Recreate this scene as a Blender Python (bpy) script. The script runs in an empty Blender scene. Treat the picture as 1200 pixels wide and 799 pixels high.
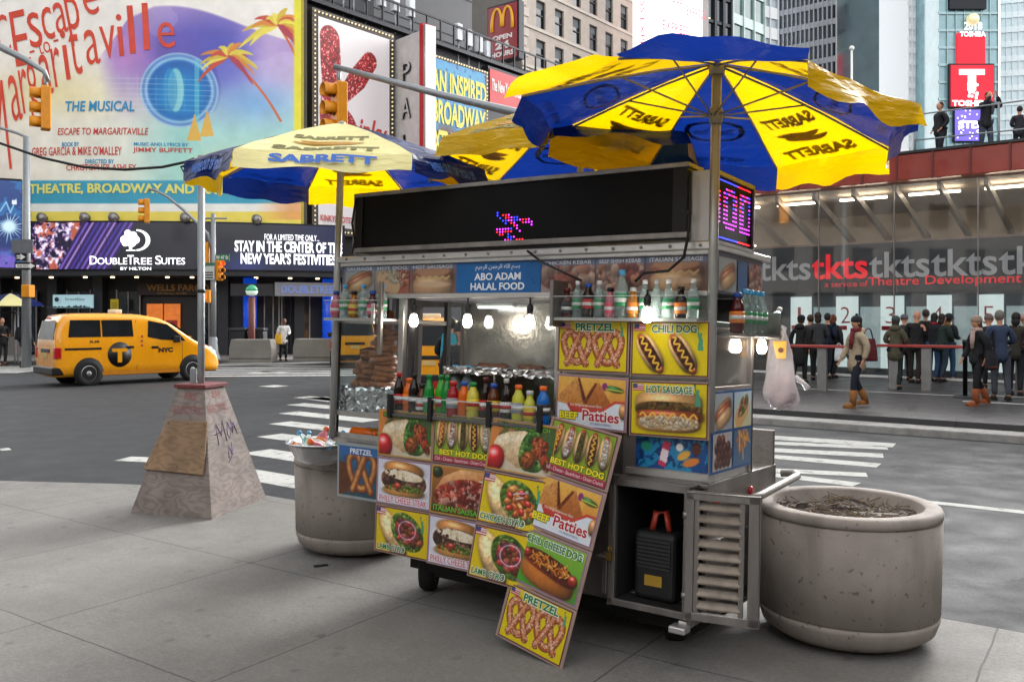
import bpy, bmesh, math, random
import numpy as np
from mathutils import Vector, Matrix
R = math.radians
rnd = random.Random(7)
sc = bpy.context.scene
COL = sc.collection

# ------------------------------------------------------------------ camera, sky, sun, exposure
F, HZ, CH = 1050.0, 370.0, 1.8          # focal length and horizon in photo pixels, camera height in metres
cam = bpy.data.cameras.new('camera'); cam_o = bpy.data.objects.new('camera', cam); COL.objects.link(cam_o)
cam_o.location = (0, 0, CH); cam_o.rotation_euler = (R(90), 0, 0)
cam.sensor_width = 36; cam.lens = 36 * F / 1200; cam.shift_y = -(399.5 - HZ) / 1200
cam.clip_start = .05; cam.clip_end = 2000
sc.camera = cam_o
SUN_EL, SUN_AZ = R(20), R(30)
world = bpy.data.worlds.new('World'); sc.world = world; world.use_nodes = True
nt = world.node_tree; bg = nt.nodes['Background']
sky = nt.nodes.new('ShaderNodeTexSky'); sky.sky_type = 'NISHITA'; sky.sun_disc = False
sky.sun_elevation = SUN_EL; sky.sun_rotation = SUN_AZ; sky.air_density = 1.0; sky.dust_density = 4.0; sky.ozone_density = 1
hs = nt.nodes.new('ShaderNodeHueSaturation'); hs.inputs['Saturation'].default_value = .05; hs.inputs['Value'].default_value = 1.0
nt.links.new(sky.outputs[0], hs.inputs['Color']); nt.links.new(hs.outputs[0], bg.inputs[0]); bg.inputs[1].default_value = .15
sun = bpy.data.lights.new('sun', 'SUN'); sun.energy = .5; sun.angle = R(40); sun.color = (1, .97, .92)
sun_o = bpy.data.objects.new('sun', sun); COL.objects.link(sun_o)
sd = Vector((math.sin(SUN_AZ) * math.cos(SUN_EL), math.cos(SUN_AZ) * math.cos(SUN_EL), math.sin(SUN_EL)))
sun_o.rotation_euler = sd.to_track_quat('Z', 'Y').to_euler()
vs = sc.view_settings; vs.view_transform = 'Standard'; vs.look = 'None'; vs.exposure = 2.58; vs.gamma = 1; vs.use_curve_mapping = False
sc.cycles.max_bounces = 8; sc.cycles.transparent_max_bounces = 12

# ------------------------------------------------------------------ helpers
def gp(px, py, zg=0.0):
    Y = (CH - zg) * F / (py - HZ); return Vector(((px - 600) / F * Y, Y, zg))
def at(px, py, Y): return Vector(((px - 600) / F * Y, Y, CH - (py - HZ) / F * Y))
def lin(c):
    if isinstance(c, str):
        c = [int(c[i:i + 2], 16) / 255 for i in (0, 2, 4)]
    return tuple((x / 12.92 if x <= .04045 else ((x + .055) / 1.055) ** 2.4) for x in c[:3])
MATS = {}
EMK = .21                                  # lamps and screens against the daylight
def M(name, color='808080', rough=.6, metal=0., var=.12, vs_=6., bump=0., bs=40., emit=0., trans=0., ior=1.45, alpha=1., coat=0., spec=.5, streak=False):
    if name in MATS: return MATS[name]
    m = bpy.data.materials.new(name); m.use_nodes = True; t = m.node_tree; b = t.nodes['Principled BSDF']
    c = lin(color) if isinstance(color, str) else tuple(color)
    b.inputs['Base Color'].default_value = (*c, 1); b.inputs['Roughness'].default_value = rough; b.inputs['Metallic'].default_value = metal
    b.inputs['IOR'].default_value = ior; b.inputs['Transmission Weight'].default_value = trans; b.inputs['Alpha'].default_value = alpha
    b.inputs['Coat Weight'].default_value = coat; b.inputs['Specular IOR Level'].default_value = spec
    if emit: b.inputs['Emission Color'].default_value = (*c, 1); b.inputs['Emission Strength'].default_value = emit * EMK
    tc = t.nodes.new('ShaderNodeTexCoord')
    if var:
        n = t.nodes.new('ShaderNodeTexNoise'); n.inputs['Scale'].default_value = vs_; n.inputs['Detail'].default_value = 6; n.inputs['Roughness'].default_value = .65
        if streak:
            mp = t.nodes.new('ShaderNodeMapping'); mp.inputs['Scale'].default_value = (1, 1, .12); t.links.new(tc.outputs['Object'], mp.inputs[0]); t.links.new(mp.outputs[0], n.inputs['Vector'])
        else: t.links.new(tc.outputs['Object'], n.inputs['Vector'])
        r = t.nodes.new('ShaderNodeValToRGB'); r.color_ramp.elements[0].position = .3; r.color_ramp.elements[1].position = .7
        r.color_ramp.elements[0].color = (*[x * (1 - var) for x in c], 1); r.color_ramp.elements[1].color = (*[min(1, x * (1 + var)) for x in c], 1)
        t.links.new(n.outputs['Fac'], r.inputs[0]); t.links.new(r.outputs[0], b.inputs['Base Color'])
        mr = t.nodes.new('ShaderNodeMapRange'); mr.inputs[3].default_value = max(.02, rough - .1); mr.inputs[4].default_value = min(1, rough + .12)
        t.links.new(n.outputs['Fac'], mr.inputs[0]); t.links.new(mr.outputs[0], b.inputs['Roughness'])
    if bump:
        n2 = t.nodes.new('ShaderNodeTexNoise'); n2.inputs['Scale'].default_value = bs; n2.inputs['Detail'].default_value = 5
        t.links.new(tc.outputs['Object'], n2.inputs['Vector'])
        bp = t.nodes.new('ShaderNodeBump'); bp.inputs['Strength'].default_value = bump; bp.inputs['Distance'].default_value = .02
        t.links.new(n2.outputs['Fac'], bp.inputs['Height']); t.links.new(bp.outputs[0], b.inputs['Normal'])
    MATS[name] = m; return m
def picmat(name, emit=0., rough=.28, coat=.0):
    if name in MATS: return MATS[name]
    m = bpy.data.materials.new(name); m.use_nodes = True; t = m.node_tree; b = t.nodes['Principled BSDF']
    a = t.nodes.new('ShaderNodeVertexColor'); a.layer_name = 'Col'
    b.inputs['Roughness'].default_value = rough; b.inputs['Coat Weight'].default_value = coat
    if emit:
        b.inputs['Base Color'].default_value = (.01, .01, .01, 1); t.links.new(a.outputs[0], b.inputs['Emission Color']); b.inputs['Emission Strength'].default_value = emit * EMK
    else: t.links.new(a.outputs[0], b.inputs['Base Color'])
    MATS[name] = m; return m

class MB:
    def __init__(s): s.v = []; s.f = []; s.mi = []; s.sm = []
    def add(s, vs, fs, mi=0, smooth=False, X=None):
        o = len(s.v)
        s.v += [tuple(X @ Vector(p)) if X is not None else tuple(p) for p in vs]
        for f in fs: s.f.append([o + i for i in f]); s.mi.append(mi); s.sm.append(smooth)
        return s
    def box(s, x0, x1, y0, y1, z0, z1, mi=0, X=None):
        vs = [(x, y, z) for z in (z0, z1) for y in (y0, y1) for x in (x0, x1)]
        return s.add(vs, [(0, 2, 3, 1), (4, 5, 7, 6), (0, 1, 5, 4), (2, 6, 7, 3), (0, 4, 6, 2), (1, 3, 7, 5)], mi, False, X)
    def tube(s, pts, r, n=8, mi=0, cap=True, X=None):
        pts = [Vector(p) for p in pts]; k = len(pts); rs = r if isinstance(r, (list, tuple)) else [r] * k
        vs = []; up = None
        for i, p in enumerate(pts):
            d = (pts[min(i + 1, k - 1)] - pts[max(i - 1, 0)]); d = d.normalized() if d.length > 1e-9 else Vector((0, 0, 1))
            if up is None:
                up = Vector((0, 0, 1)) if abs(d.z) < .9 else Vector((1, 0, 0))
            a = d.cross(up)
            if a.length < 1e-6: a = d.orthogonal()
            a.normalize(); b = a.cross(d); b.normalize(); up = b
            for j in range(n):
                t = 2 * math.pi * j / n; vs.append(p + (a * math.cos(t) + b * math.sin(t)) * rs[i])
        fs = [(i * n + j, i * n + (j + 1) % n, (i + 1) * n + (j + 1) % n, (i + 1) * n + j) for i in range(k - 1) for j in range(n)]
        s.add(vs, fs, mi, True, X)
        if cap: s.add(vs[:n], [tuple(range(n))], mi, False, X); s.add(vs[-n:], [tuple(range(n))[::-1]], mi, False, X)
        return s
    def lathe(s, prof, n=20, c=(0, 0, 0), mi=0, X=None, sx=1., sy=1.):
        vs = [(c[0] + r * sx * math.cos(2 * math.pi * j / n), c[1] + r * sy * math.sin(2 * math.pi * j / n), c[2] + z) for r, z in prof for j in range(n)]
        k = len(prof)
        fs = [(i * n + j, i * n + (j + 1) % n, (i + 1) * n + (j + 1) % n, (i + 1) * n + j) for i in range(k - 1) for j in range(n)]
        s.add(vs, fs, mi, True, X)
        for i, rev in ((0, True), (k - 1, False)):
            if prof[i][0] > 1e-4:
                ids = tuple(range(n)); s.add(vs[i * n:(i + 1) * n], [ids[::-1] if rev else ids], mi, False, X)
        return s
    def ball(s, c, r, nu=14, nv=9, mi=0, X=None):
        rx, ry, rz = r if isinstance(r, (tuple, list)) else (r, r, r)
        vs = [(c[0] + rx * math.sin(math.pi * i / nv) * math.cos(2 * math.pi * j / nu), c[1] + ry * math.sin(math.pi * i / nv) * math.sin(2 * math.pi * j / nu), c[2] + rz * math.cos(math.pi * i / nv)) for i in range(nv + 1) for j in range(nu)]
        fs = [(i * nu + j, (i + 1) * nu + j, (i + 1) * nu + (j + 1) % nu, i * nu + (j + 1) % nu) for i in range(nv) for j in range(nu)]
        return s.add(vs, fs, mi, True, X)
    def prism(s, pts, t0, t1, axis='y', mi=0, X=None):
        # 2D outline given in the two other axes, thickness from t0 to t1 along axis
        n = len(pts)
        def mk(p, t): return (p[0], t, p[1]) if axis == 'y' else ((t, p[0], p[1]) if axis == 'x' else (p[0], p[1], t))
        vs = [mk(p, t0) for p in pts] + [mk(p, t1) for p in pts]
        fs = [tuple(range(n))[::-1], tuple(range(n, 2 * n))] + [(i, (i + 1) % n, n + (i + 1) % n, n + i) for i in range(n)]
        return s.add(vs, fs, mi, False, X)
    def grid(s, fn, nu, nv, mi=0, smooth=True, X=None):
        vs = [fn(i / nu, j / nv) for j in range(nv + 1) for i in range(nu + 1)]
        fs = [(j * (nu + 1) + i, j * (nu + 1) + i + 1, (j + 1) * (nu + 1) + i + 1, (j + 1) * (nu + 1) + i) for j in range(nv) for i in range(nu)]
        return s.add(vs, fs, mi, smooth, X)
    def build(s, name, mats, parent=None, bevel=0., warp=None, loc=None, rz=0., seg=2, solid=0.):
        me = bpy.data.meshes.new(name)
        v = [warp(p) for p in s.v] if warp else s.v
        me.from_pydata(v, [], s.f)
        for m in (mats if isinstance(mats, (list, tuple)) else [mats]): me.materials.append(m)
        me.polygons.foreach_set('material_index', s.mi); me.polygons.foreach_set('use_smooth', s.sm)
        bm = bmesh.new(); bm.from_mesh(me); bmesh.ops.remove_doubles(bm, verts=bm.verts, dist=1e-5); bmesh.ops.recalc_face_normals(bm, faces=bm.faces); bm.to_mesh(me); bm.free()
        me.update(); o = bpy.data.objects.new(name, me); COL.objects.link(o)
        if parent is not None: o.parent = parent
        if loc is not None: o.location = loc
        if rz: o.rotation_euler = (0, 0, rz)
        if solid:
            q = o.modifiers.new('thickness', 'SOLIDIFY'); q.thickness = solid; q.offset = 0
        if bevel:
            q = o.modifiers.new('bevel', 'BEVEL'); q.width = bevel; q.segments = seg; q.limit_method = 'ANGLE'; q.angle_limit = R(40)
        return o
def tag(o, label=None, cat=None, group=None, kind=None):
    if label: o['label'] = label
    if cat: o['category'] = cat
    if group: o['group'] = group
    if kind: o['kind'] = kind
    return o
def thing(name, label, cat, mat=None, loc=(0, 0, 0), rz=0., group=None):
    o = bpy.data.objects.new(name, None); o.empty_display_size = .1; COL.objects.link(o)
    if mat is not None: o.matrix_world = mat
    else: o.location = loc; o.rotation_euler = (0, 0, rz)
    return tag(o, label, cat, group)
def copy_tree(o, parent=None):
    c = o.copy(); COL.objects.link(c); c.parent = parent
    for ch in list(o.children): copy_tree(ch, c)
    return c
def T(x, y, z): return Matrix.Translation((x, y, z))
def RZ(a): return Matrix.Rotation(a, 4, 'Z')
def RX(a): return Matrix.Rotation(a, 4, 'X')
def RY(a): return Matrix.Rotation(a, 4, 'Y')

FONTS = {}
def font(kind):
    if kind not in FONTS:
        FONTS[kind] = None
    return FONTS[kind]
def text_geo(s, bold=0., track=1., shear=0., lead=1.0, align='CENTER'):
    c = bpy.data.curves.new('text', 'FONT'); c.body = s; c.size = 1; c.offset = bold; c.space_character = track; c.shear = shear; c.space_line = lead
    c.align_x = align; c.resolution_u = 3
    o = bpy.data.objects.new('text', c); m = o.to_mesh()
    vs = [tuple(v.co) for v in m.vertices]; fs = [tuple(p.vertices) for p in m.polygons]
    o.to_mesh_clear(); bpy.data.objects.remove(o); bpy.data.curves.remove(c)
    return vs, fs
def put_text(mb, s, cx, cz, w, h, y=-.004, mi=0, bold=.02, shear=0., track=1., warp=None, X=None, fit=True, flip=False):
    """text fitted in a w x h box centred on (cx, cz) of the plane y, read from -y"""
    vs, fs = text_geo(s, bold, track, shear)
    if not vs: return
    x0 = min(v[0] for v in vs); x1 = max(v[0] for v in vs); y0 = min(v[1] for v in vs); y1 = max(v[1] for v in vs)
    sx = w / (x1 - x0); sy = h / (y1 - y0)
    if not w: sx = sy
    out = []
    for v in vs:
        px = (v[0] - (x0 + x1) / 2) * sx; pz = (v[1] - (y0 + y1) / 2) * sy
        if flip: px = -px
        p = (cx + px, y, cz + pz); out.append(warp(p) if warp else p)
    mb.add(out, fs, mi, False, X)

class Paint:
    def __init__(s, w, h, n):
        s.w, s.h = w, h; s.nx = n; s.ny = max(3, int(n * h / w)); s.a = h / w
        s.X, s.Y = np.meshgrid(np.linspace(0, 1, s.nx), np.linspace(0, s.a, s.ny)); s.p = 1. / n
        s.C = np.ones((s.ny, s.nx, 3)) * .5
    def c(s, c): return np.array([int(c[i:i + 2], 16) / 255 for i in (0, 2, 4)]) if isinstance(c, str) else np.array(c)
    def mix(s, m, c, a=1.):
        m = np.clip(m, 0, 1)[..., None] * a; s.C = s.C * (1 - m) + (s.c(c) if not isinstance(c, np.ndarray) else c) * m
    def fill(s, c): s.C[:] = s.c(c)
    def grad(s, c0, c1, ax='y', lo=0., hi=None):
        hi = (s.a if ax == 'y' else 1.) if hi is None else hi
        t = np.clip(((s.Y if ax == 'y' else s.X) - lo) / (hi - lo), 0, 1)[..., None]; s.C = s.c(c0) * (1 - t) + s.c(c1) * t
    def loc(s, cx, cy, rot=0.):
        dx, dy = s.X - cx, s.Y - cy; ca, sa = math.cos(R(rot)), math.sin(R(rot)); return dx * ca + dy * sa, -dx * sa + dy * ca
    def em(s, cx, cy, rx, ry, rot=0., soft=None, pw=2.):
        u, v = s.loc(cx, cy, rot); d = (np.abs(u / rx) ** pw + np.abs(v / ry) ** pw) ** (1 / pw)
        sf = soft if soft else s.p / min(rx, ry) * 1.2
        return np.clip(.5 + (1 - d) / sf, 0, 1)
    def ell(s, cx, cy, rx, ry, c, rot=0., soft=None, pw=2., a=1.): m = s.em(cx, cy, rx, ry, rot, soft, pw); s.mix(m, c, a); return m
    def pm(s, pts):
        m = np.zeros(s.X.shape, bool); n = len(pts)
        for i in range(n):
            x0, y0 = pts[i]; x1, y1 = pts[(i + 1) % n]
            if y0 == y1: continue
            m ^= ((s.Y >= min(y0, y1)) & (s.Y < max(y0, y1)) & (s.X < x0 + (s.Y - y0) * (x1 - x0) / (y1 - y0)))
        return m.astype(float)
    def sh(s, cx, cy, rx, ry, c, rot=0, pw=2., tex=.1, gl=.25, seed=1):
        # a rounded thing as a camera sees it: lit from the upper left, darker rim, a little shine
        u, v = s.loc(cx, cy, rot); d = (np.abs(u / rx) ** pw + np.abs(v / ry) ** pw) ** (1 / pw); z = np.sqrt(np.clip(1 - d * d, 0, 1)); dx, dy = s.X - cx, s.Y - cy; rr = max(rx, ry) * .55 + min(rx, ry) * .45
        l = np.clip(.5 + .5 * z + .3 * (dy - dx * .45) / rr,   .3, 1.3) * (1 + tex * 2 * (s.noise(26, seed) - .5)); m = np.clip(.5 + (1 - d) / (s.p / min(rx, ry) * 1.6), 0, 1)
        s.mix(s.em(cx + rx * .06, cy - ry * .12, rx * 1.06, ry * 1.12, rot, .25, pw), '3a2410', .25)
        s.mix(m, np.clip(s.c(c) * l[..., None] + gl * np.exp(-((u / rx + .2) ** 2 * 6 + (v / ry - .45) ** 2 * 14))[..., None], 0, 1)); return m
    def poly(s, pts, c, a=1.): m = s.pm(pts); s.mix(m, c, a); return m
    def lm(s, pts, w):
        d = np.full(s.X.shape, 9.); ws = w if isinstance(w, (list, tuple)) else [w] * len(pts)
        for i in range(len(pts) - 1):
            x0, y0 = pts[i]; x1, y1 = pts[i + 1]; L = (x1 - x0) ** 2 + (y1 - y0) ** 2 + 1e-12
            t = np.clip(((s.X - x0) * (x1 - x0) + (s.Y - y0) * (y1 - y0)) / L, 0, 1)
            d = np.minimum(d, np.hypot(s.X - x0 - t * (x1 - x0), s.Y - y0 - t * (y1 - y0)) - (ws[i] * (1 - t) + ws[i + 1] * t) / 2)
        return np.clip(.5 - d / s.p, 0, 1)
    def line(s, pts, w, c, a=1.): m = s.lm(pts, w); s.mix(m, c, a); return m
    def rect(s, x0, x1, y0, y1, c, a=1.): m = ((s.X >= x0) & (s.X <= x1) & (s.Y >= y0) & (s.Y <= y1)).astype(float); s.mix(m, c, a); return m
    def noise(s, sc_, seed, oct=3):
        g = np.random.RandomState(seed); out = np.zeros(s.X.shape); amp = 1.; tot = 0
        for o in range(oct):
            k = sc_ * 2 ** o; gx, gy = int(k) + 3, int(k * s.a) + 3; L = g.rand(gy, gx); x = s.X * k; y = s.Y * k
            xi = x.astype(int); yi = y.astype(int); fx = x - xi; fy = y - yi; fx = fx * fx * (3 - 2 * fx); fy = fy * fy * (3 - 2 * fy)
            out += amp * ((L[yi, xi] * (1 - fx) + L[yi, xi + 1] * fx) * (1 - fy) + (L[yi + 1, xi] * (1 - fx) + L[yi + 1, xi + 1] * fx) * fy); tot += amp; amp *= .55
        return out / tot
    def crumbs(s, m, cols, n, r, seed, el=1.6):
        g = np.random.RandomState(seed); ys, xs = np.where(m > .5)
        if len(ys) == 0: return
        for i in range(n):
            k = g.randint(len(ys)); q = r * (.5 + g.rand())
            xc, yc, rt = s.X[ys[k], xs[k]], s.Y[ys[k], xs[k]], g.rand() * 180; c_ = s.c(cols[g.randint(len(cols))]); f_ = np.clip(.82 + .38 * ((s.Y - yc) - (s.X - xc) * .5) / q, .45, 1.3)[..., None]
            s.mix(s.em(xc, yc - q * .25, q * 1.12, q / el * 1.2, rt) * m, c_ * .45, .45); s.mix(s.em(xc, yc, q, q / el, rt) * m, np.clip(c_ * f_, 0, 1), .95)
    def mott(s, m, sc_, seed, amt=.3):
        n = (s.noise(sc_, seed) - .5) * 2 * amt; f = 1 + n[..., None] * np.clip(m, 0, 1)[..., None]; s.C = np.clip(s.C * f, 0, 1)
    def build(s, name, parent, x0, z0, y=-.003, mat=None, warp=None):
        nx, ny = s.nx, s.ny; co = np.zeros((ny, nx, 3)); co[..., 0] = x0 + s.X * s.w; co[..., 1] = y; co[..., 2] = z0 + s.Y * s.w; co = co.reshape(-1, 3)
        if warp: co = np.array([warp(p) for p in co])
        me = bpy.data.meshes.new(name); me.vertices.add(nx * ny); me.vertices.foreach_set('co', co.astype(np.float32).ravel())
        i = (np.arange(ny - 1)[:, None] * nx + np.arange(nx - 1)[None]).ravel(); q = np.stack([i, i + 1, i + nx + 1, i + nx], 1)
        me.loops.add(q.size); me.loops.foreach_set('vertex_index', q.ravel().astype(np.int32)); me.polygons.add(len(q)); me.polygons.foreach_set('loop_start', (np.arange(len(q)) * 4).astype(np.int32))
        me.update(calc_edges=True)
        ca = me.color_attributes.new('Col', 'FLOAT_COLOR', 'POINT'); c = np.clip(s.C, 0, 1); c = np.where(c <= .04045, c / 12.92, ((c + .055) / 1.055) ** 2.4)
        ca.data.foreach_set('color', np.concatenate([c.reshape(-1, 3), np.ones((nx * ny, 1))], 1).astype(np.float32).ravel())
        me.materials.append(mat); o = bpy.data.objects.new(name, me); COL.objects.link(o); o.parent = parent; return o

# common materials
STEEL = M('brushed_steel', 'b4b2b0', .32, .9, .14, 9, .06, 60, streak=True)
STEELD = M('worn_steel', '8a8683', .42, .85, .25, 7, .12, 40, streak=True)
ALU = M('aluminium', 'c9c8c6', .35, .8, .08, 8)
GALV = M('galvanised_pole', '8d9194', .5, .55, .12, 10)
BLACK = M('black_plastic', '121214', .45, 0, .15)
DARK = M('dark_metal', '23242a', .5, .4, .15)
RUBBER = M('rubber', '161616', .8, 0, .2)
WHITE = M('white_paint', 'e4e4e0', .5, 0, .06)
WIRE = M('black_cable', '0c0c0d', .5, 0, 0)
GLASS = M('window_glass', 'dfe8e8', .02, 0, 0, trans=1., ior=1.12, alpha=.35)
DGLASS = M('dark_glass', '10151a', .08, 0, .1, 2, spec=.8)
def thin_glass(name, tint=(.9, .93, .93), refl=.16, rough=.03, base=.02):
    if name in MATS: return MATS[name]
    m = bpy.data.materials.new(name); m.use_nodes = True; t = m.node_tree; t.nodes.clear()
    o = t.nodes.new('ShaderNodeOutputMaterial'); mx = t.nodes.new('ShaderNodeMixShader'); tr = t.nodes.new('ShaderNodeBsdfTransparent'); g = t.nodes.new('ShaderNodeBsdfGlossy')
    lw = t.nodes.new('ShaderNodeLayerWeight'); lw.inputs[0].default_value = .3
    mr = t.nodes.new('ShaderNodeMapRange'); mr.inputs[3].default_value = base; mr.inputs[4].default_value = refl
    tr.inputs[0].default_value = (*tint, 1); g.inputs['Roughness'].default_value = rough
    t.links.new(lw.outputs['Facing'], mr.inputs[0]); t.links.new(mr.outputs[0], mx.inputs[0]); t.links.new(tr.outputs[0], mx.inputs[1]); t.links.new(g.outputs[0], mx.inputs[2]); t.links.new(mx.outputs[0], o.inputs[0])
    MATS[name] = m; return m
CLEAR = thin_glass('clear_glass')

# ------------------------------------------------------------------ ground materials
UD = Vector((.8238, -.5668)); VD = Vector((.5662, .8235))      # along the kerb, across the kerb
def ground_mat(name, base, var, joints=None, stain=.35, rough=.75, crack=0, fine=.12, spots=True):
    m = bpy.data.materials.new(name); m.use_nodes = True; t = m.node_tree; b = t.nodes['Principled BSDF']; L = t.links.new
    tc = t.nodes.new('ShaderNodeTexCoord'); mp = t.nodes.new('ShaderNodeMapping'); mp.vector_type = 'POINT'; mp.inputs['Rotation'].default_value = (0, 0, math.atan2(.5668, .8238)); L(tc.outputs['Object'], mp.inputs[0])
    def noise(s, d=6, r=.6):
        n = t.nodes.new('ShaderNodeTexNoise'); n.inputs['Scale'].default_value = s; n.inputs['Detail'].default_value = d; n.inputs['Roughness'].default_value = r; L(mp.outputs[0], n.inputs['Vector']); return n.outputs['Fac']
    def mixc(f, a, c, mode='MIX'):
        x = t.nodes.new('ShaderNodeMix'); x.data_type = 'RGBA'; x.blend_type = mode
        if isinstance(f, float): x.inputs[0].default_value = f
        else: L(f, x.inputs[0])
        for s_, v in ((6, a), (7, c)):
            if isinstance(v, tuple): x.inputs[s_].default_value = (*v, 1)
            else: L(v, x.inputs[s_])
        return x.outputs[2]
    def ramp(v, a, c, lo=0., hi=1.):
        r = t.nodes.new('ShaderNodeMapRange'); r.inputs[1].default_value = a; r.inputs[2].default_value = c; r.inputs[3].default_value = lo; r.inputs[4].default_value = hi; L(v, r.inputs[0]); return r.outputs[0]
    def math_(op, a, c=0.):
        x = t.nodes.new('ShaderNodeMath'); x.operation = op
        for i, v in enumerate((a, c)):
            if isinstance(v, (int, float)): x.inputs[i].default_value = v
            else: L(v, x.inputs[i])
        return x.outputs[0]
    c = mixc(ramp(noise(.7), .3, .7), tuple(x * (1 - var) for x in base), tuple(x * (1 + var) for x in base))
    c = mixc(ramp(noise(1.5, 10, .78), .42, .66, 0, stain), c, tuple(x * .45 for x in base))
    c = mixc(ramp(noise(160, 3, .8), .3, .7, 0, fine * 2), c, tuple(min(1, x * 1.9) for x in base))
    c = mixc(ramp(noise(230, 2, .8), .45, .75, 0, fine * 3), c, tuple(x * .35 for x in base))
    c = mixc(ramp(noise(34, 4, .8), .35, .7, 0, .7), c, tuple(x * .5 for x in base)); c = mixc(ramp(noise(60, 3, .8), .5, .8, 0, .5), c, tuple(min(1, x * 1.6) for x in base))
    if spots:                                                   # trodden gum and drips
        v = t.nodes.new('ShaderNodeTexVoronoi'); v.inputs['Scale'].default_value = 4.2; v.inputs['Randomness'].default_value = 1; L(mp.outputs[0], v.inputs['Vector'])
        nz = noise(30, 3); d = math_('ADD', v.outputs['Distance'], math_('MULTIPLY', math_('SUBTRACT', nz, .5), .22))
        c = mixc(math_('MULTIPLY', ramp(d, .17, .09), ramp(noise(1.1), .38, .55, 0, .8)), c, tuple(x * .45 for x in base))
    bh = None
    if joints:
        sx, sy, ox, oy, w = joints; sp = t.nodes.new('ShaderNodeSeparateXYZ'); L(mp.outputs[0], sp.inputs[0])
        wob = math_('MULTIPLY', math_('SUBTRACT', noise(3), .5), .03)
        def jl(o_, s_, off):
            f = math_('FRACT', math_('DIVIDE', math_('ADD', math_('ADD', o_, off + 50 * s_), wob), s_)); d_ = math_('MULTIPLY', math_('MINIMUM', f, math_('SUBTRACT', 1., f)), s_); return d_
        d_ = math_('MINIMUM', jl(sp.outputs[0], sx, ox), jl(sp.outputs[1], sy, oy))
        k = ramp(d_, w, w * .35); c = mixc(math_('MULTIPLY', k, .8), c, tuple(x * .2 for x in base))
        bh = k
        # slabs poured on different days
        fx = math_('FLOOR', math_('DIVIDE', math_('ADD', sp.outputs[0], ox + 50 * sx), sx)); fy = math_('FLOOR', math_('DIVIDE', math_('ADD', sp.outputs[1], oy + 50 * sy), sy))
        cb = t.nodes.new('ShaderNodeCombineXYZ'); L(fx, cb.inputs[0]); L(fy, cb.inputs[1]); wn = t.nodes.new('ShaderNodeTexWhiteNoise'); wn.noise_dimensions = '2D'; L(cb.outputs[0], wn.inputs[0])
        c = mixc(math_('MULTIPLY', wn.outputs[0], .35), c, tuple(x * .8 for x in base), 'MIX')
    if crack:
        v = t.nodes.new('ShaderNodeTexVoronoi'); v.feature = 'DISTANCE_TO_EDGE'; v.inputs['Scale'].default_value = .22
        ad = t.nodes.new('ShaderNodeVectorMath'); ad.operation = 'ADD'; nn = t.nodes.new('ShaderNodeTexNoise'); nn.inputs['Scale'].default_value = 2.; nn.inputs['Detail'].default_value = 6; L(mp.outputs[0], nn.inputs['Vector']); L(mp.outputs[0], ad.inputs[0]); L(nn.outputs['Color'], ad.inputs[1]); L(ad.outputs[0], v.inputs['Vector'])
        c = mixc(ramp(v.outputs['Distance'], .006, .002, 0, crack), c, tuple(x * .45 for x in base))
    b.inputs['Specular IOR Level'].default_value = .15; L(c, b.inputs['Base Color']); L(ramp(noise(2.), .3, .7, rough - .12, rough + .1), b.inputs['Roughness'])
    bp = t.nodes.new('ShaderNodeBump'); bp.inputs['Strength'].default_value = .25; bp.inputs['Distance'].default_value = .01; h = noise(140, 4)
    if bh is not None: h = math_('SUBTRACT', h, math_('MULTIPLY', bh, 3.))
    L(h, bp.inputs['Height']); L(bp.outputs[0], b.inputs['Normal']); MATS[name] = m; return m
M_ASPH = ground_mat('asphalt', (.04, .042, .045), .1, stain=.14, rough=.72, crack=.7, fine=.14, spots=False)
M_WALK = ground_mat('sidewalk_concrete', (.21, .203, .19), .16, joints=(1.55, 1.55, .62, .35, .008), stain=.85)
M_PLAZA = ground_mat('granite_paving', (.06, .059, .061), .12, joints=(1.9, 1.2, .4, .3, .012), stain=.3, rough=.45)
def worn_paint():
    m = M('road_paint', 'aaaaa6', .8, 0, .12, 9); t = m.node_tree; b = t.nodes['Principled BSDF']; src = b.inputs['Base Color'].links[0].from_socket; tc = t.nodes.new('ShaderNodeTexCoord'); n = t.nodes.new('ShaderNodeTexNoise'); n.inputs['Scale'].default_value = 5; n.inputs['Detail'].default_value = 9; n.inputs['Roughness'].default_value = .75; t.links.new(tc.outputs['Object'], n.inputs['Vector'])
    r = t.nodes.new('ShaderNodeMapRange'); r.inputs[1].default_value = .52; r.inputs[2].default_value = .68; r.inputs[4].default_value = .85; t.links.new(n.outputs['Fac'], r.inputs[0]); x = t.nodes.new('ShaderNodeMix'); x.data_type = 'RGBA'; x.inputs[7].default_value = (.05, .052, .056, 1); t.links.new(r.outputs[0], x.inputs[0]); t.links.new(src, x.inputs[6]); t.links.new(x.outputs[2], b.inputs['Base Color']); b.inputs['Specular IOR Level'].default_value = .2; return m
M_PAINT = worn_paint()
M_KERB = M('kerb_stone', '9c9a94', .8, 0, .3, 5, .2, 50)

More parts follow.
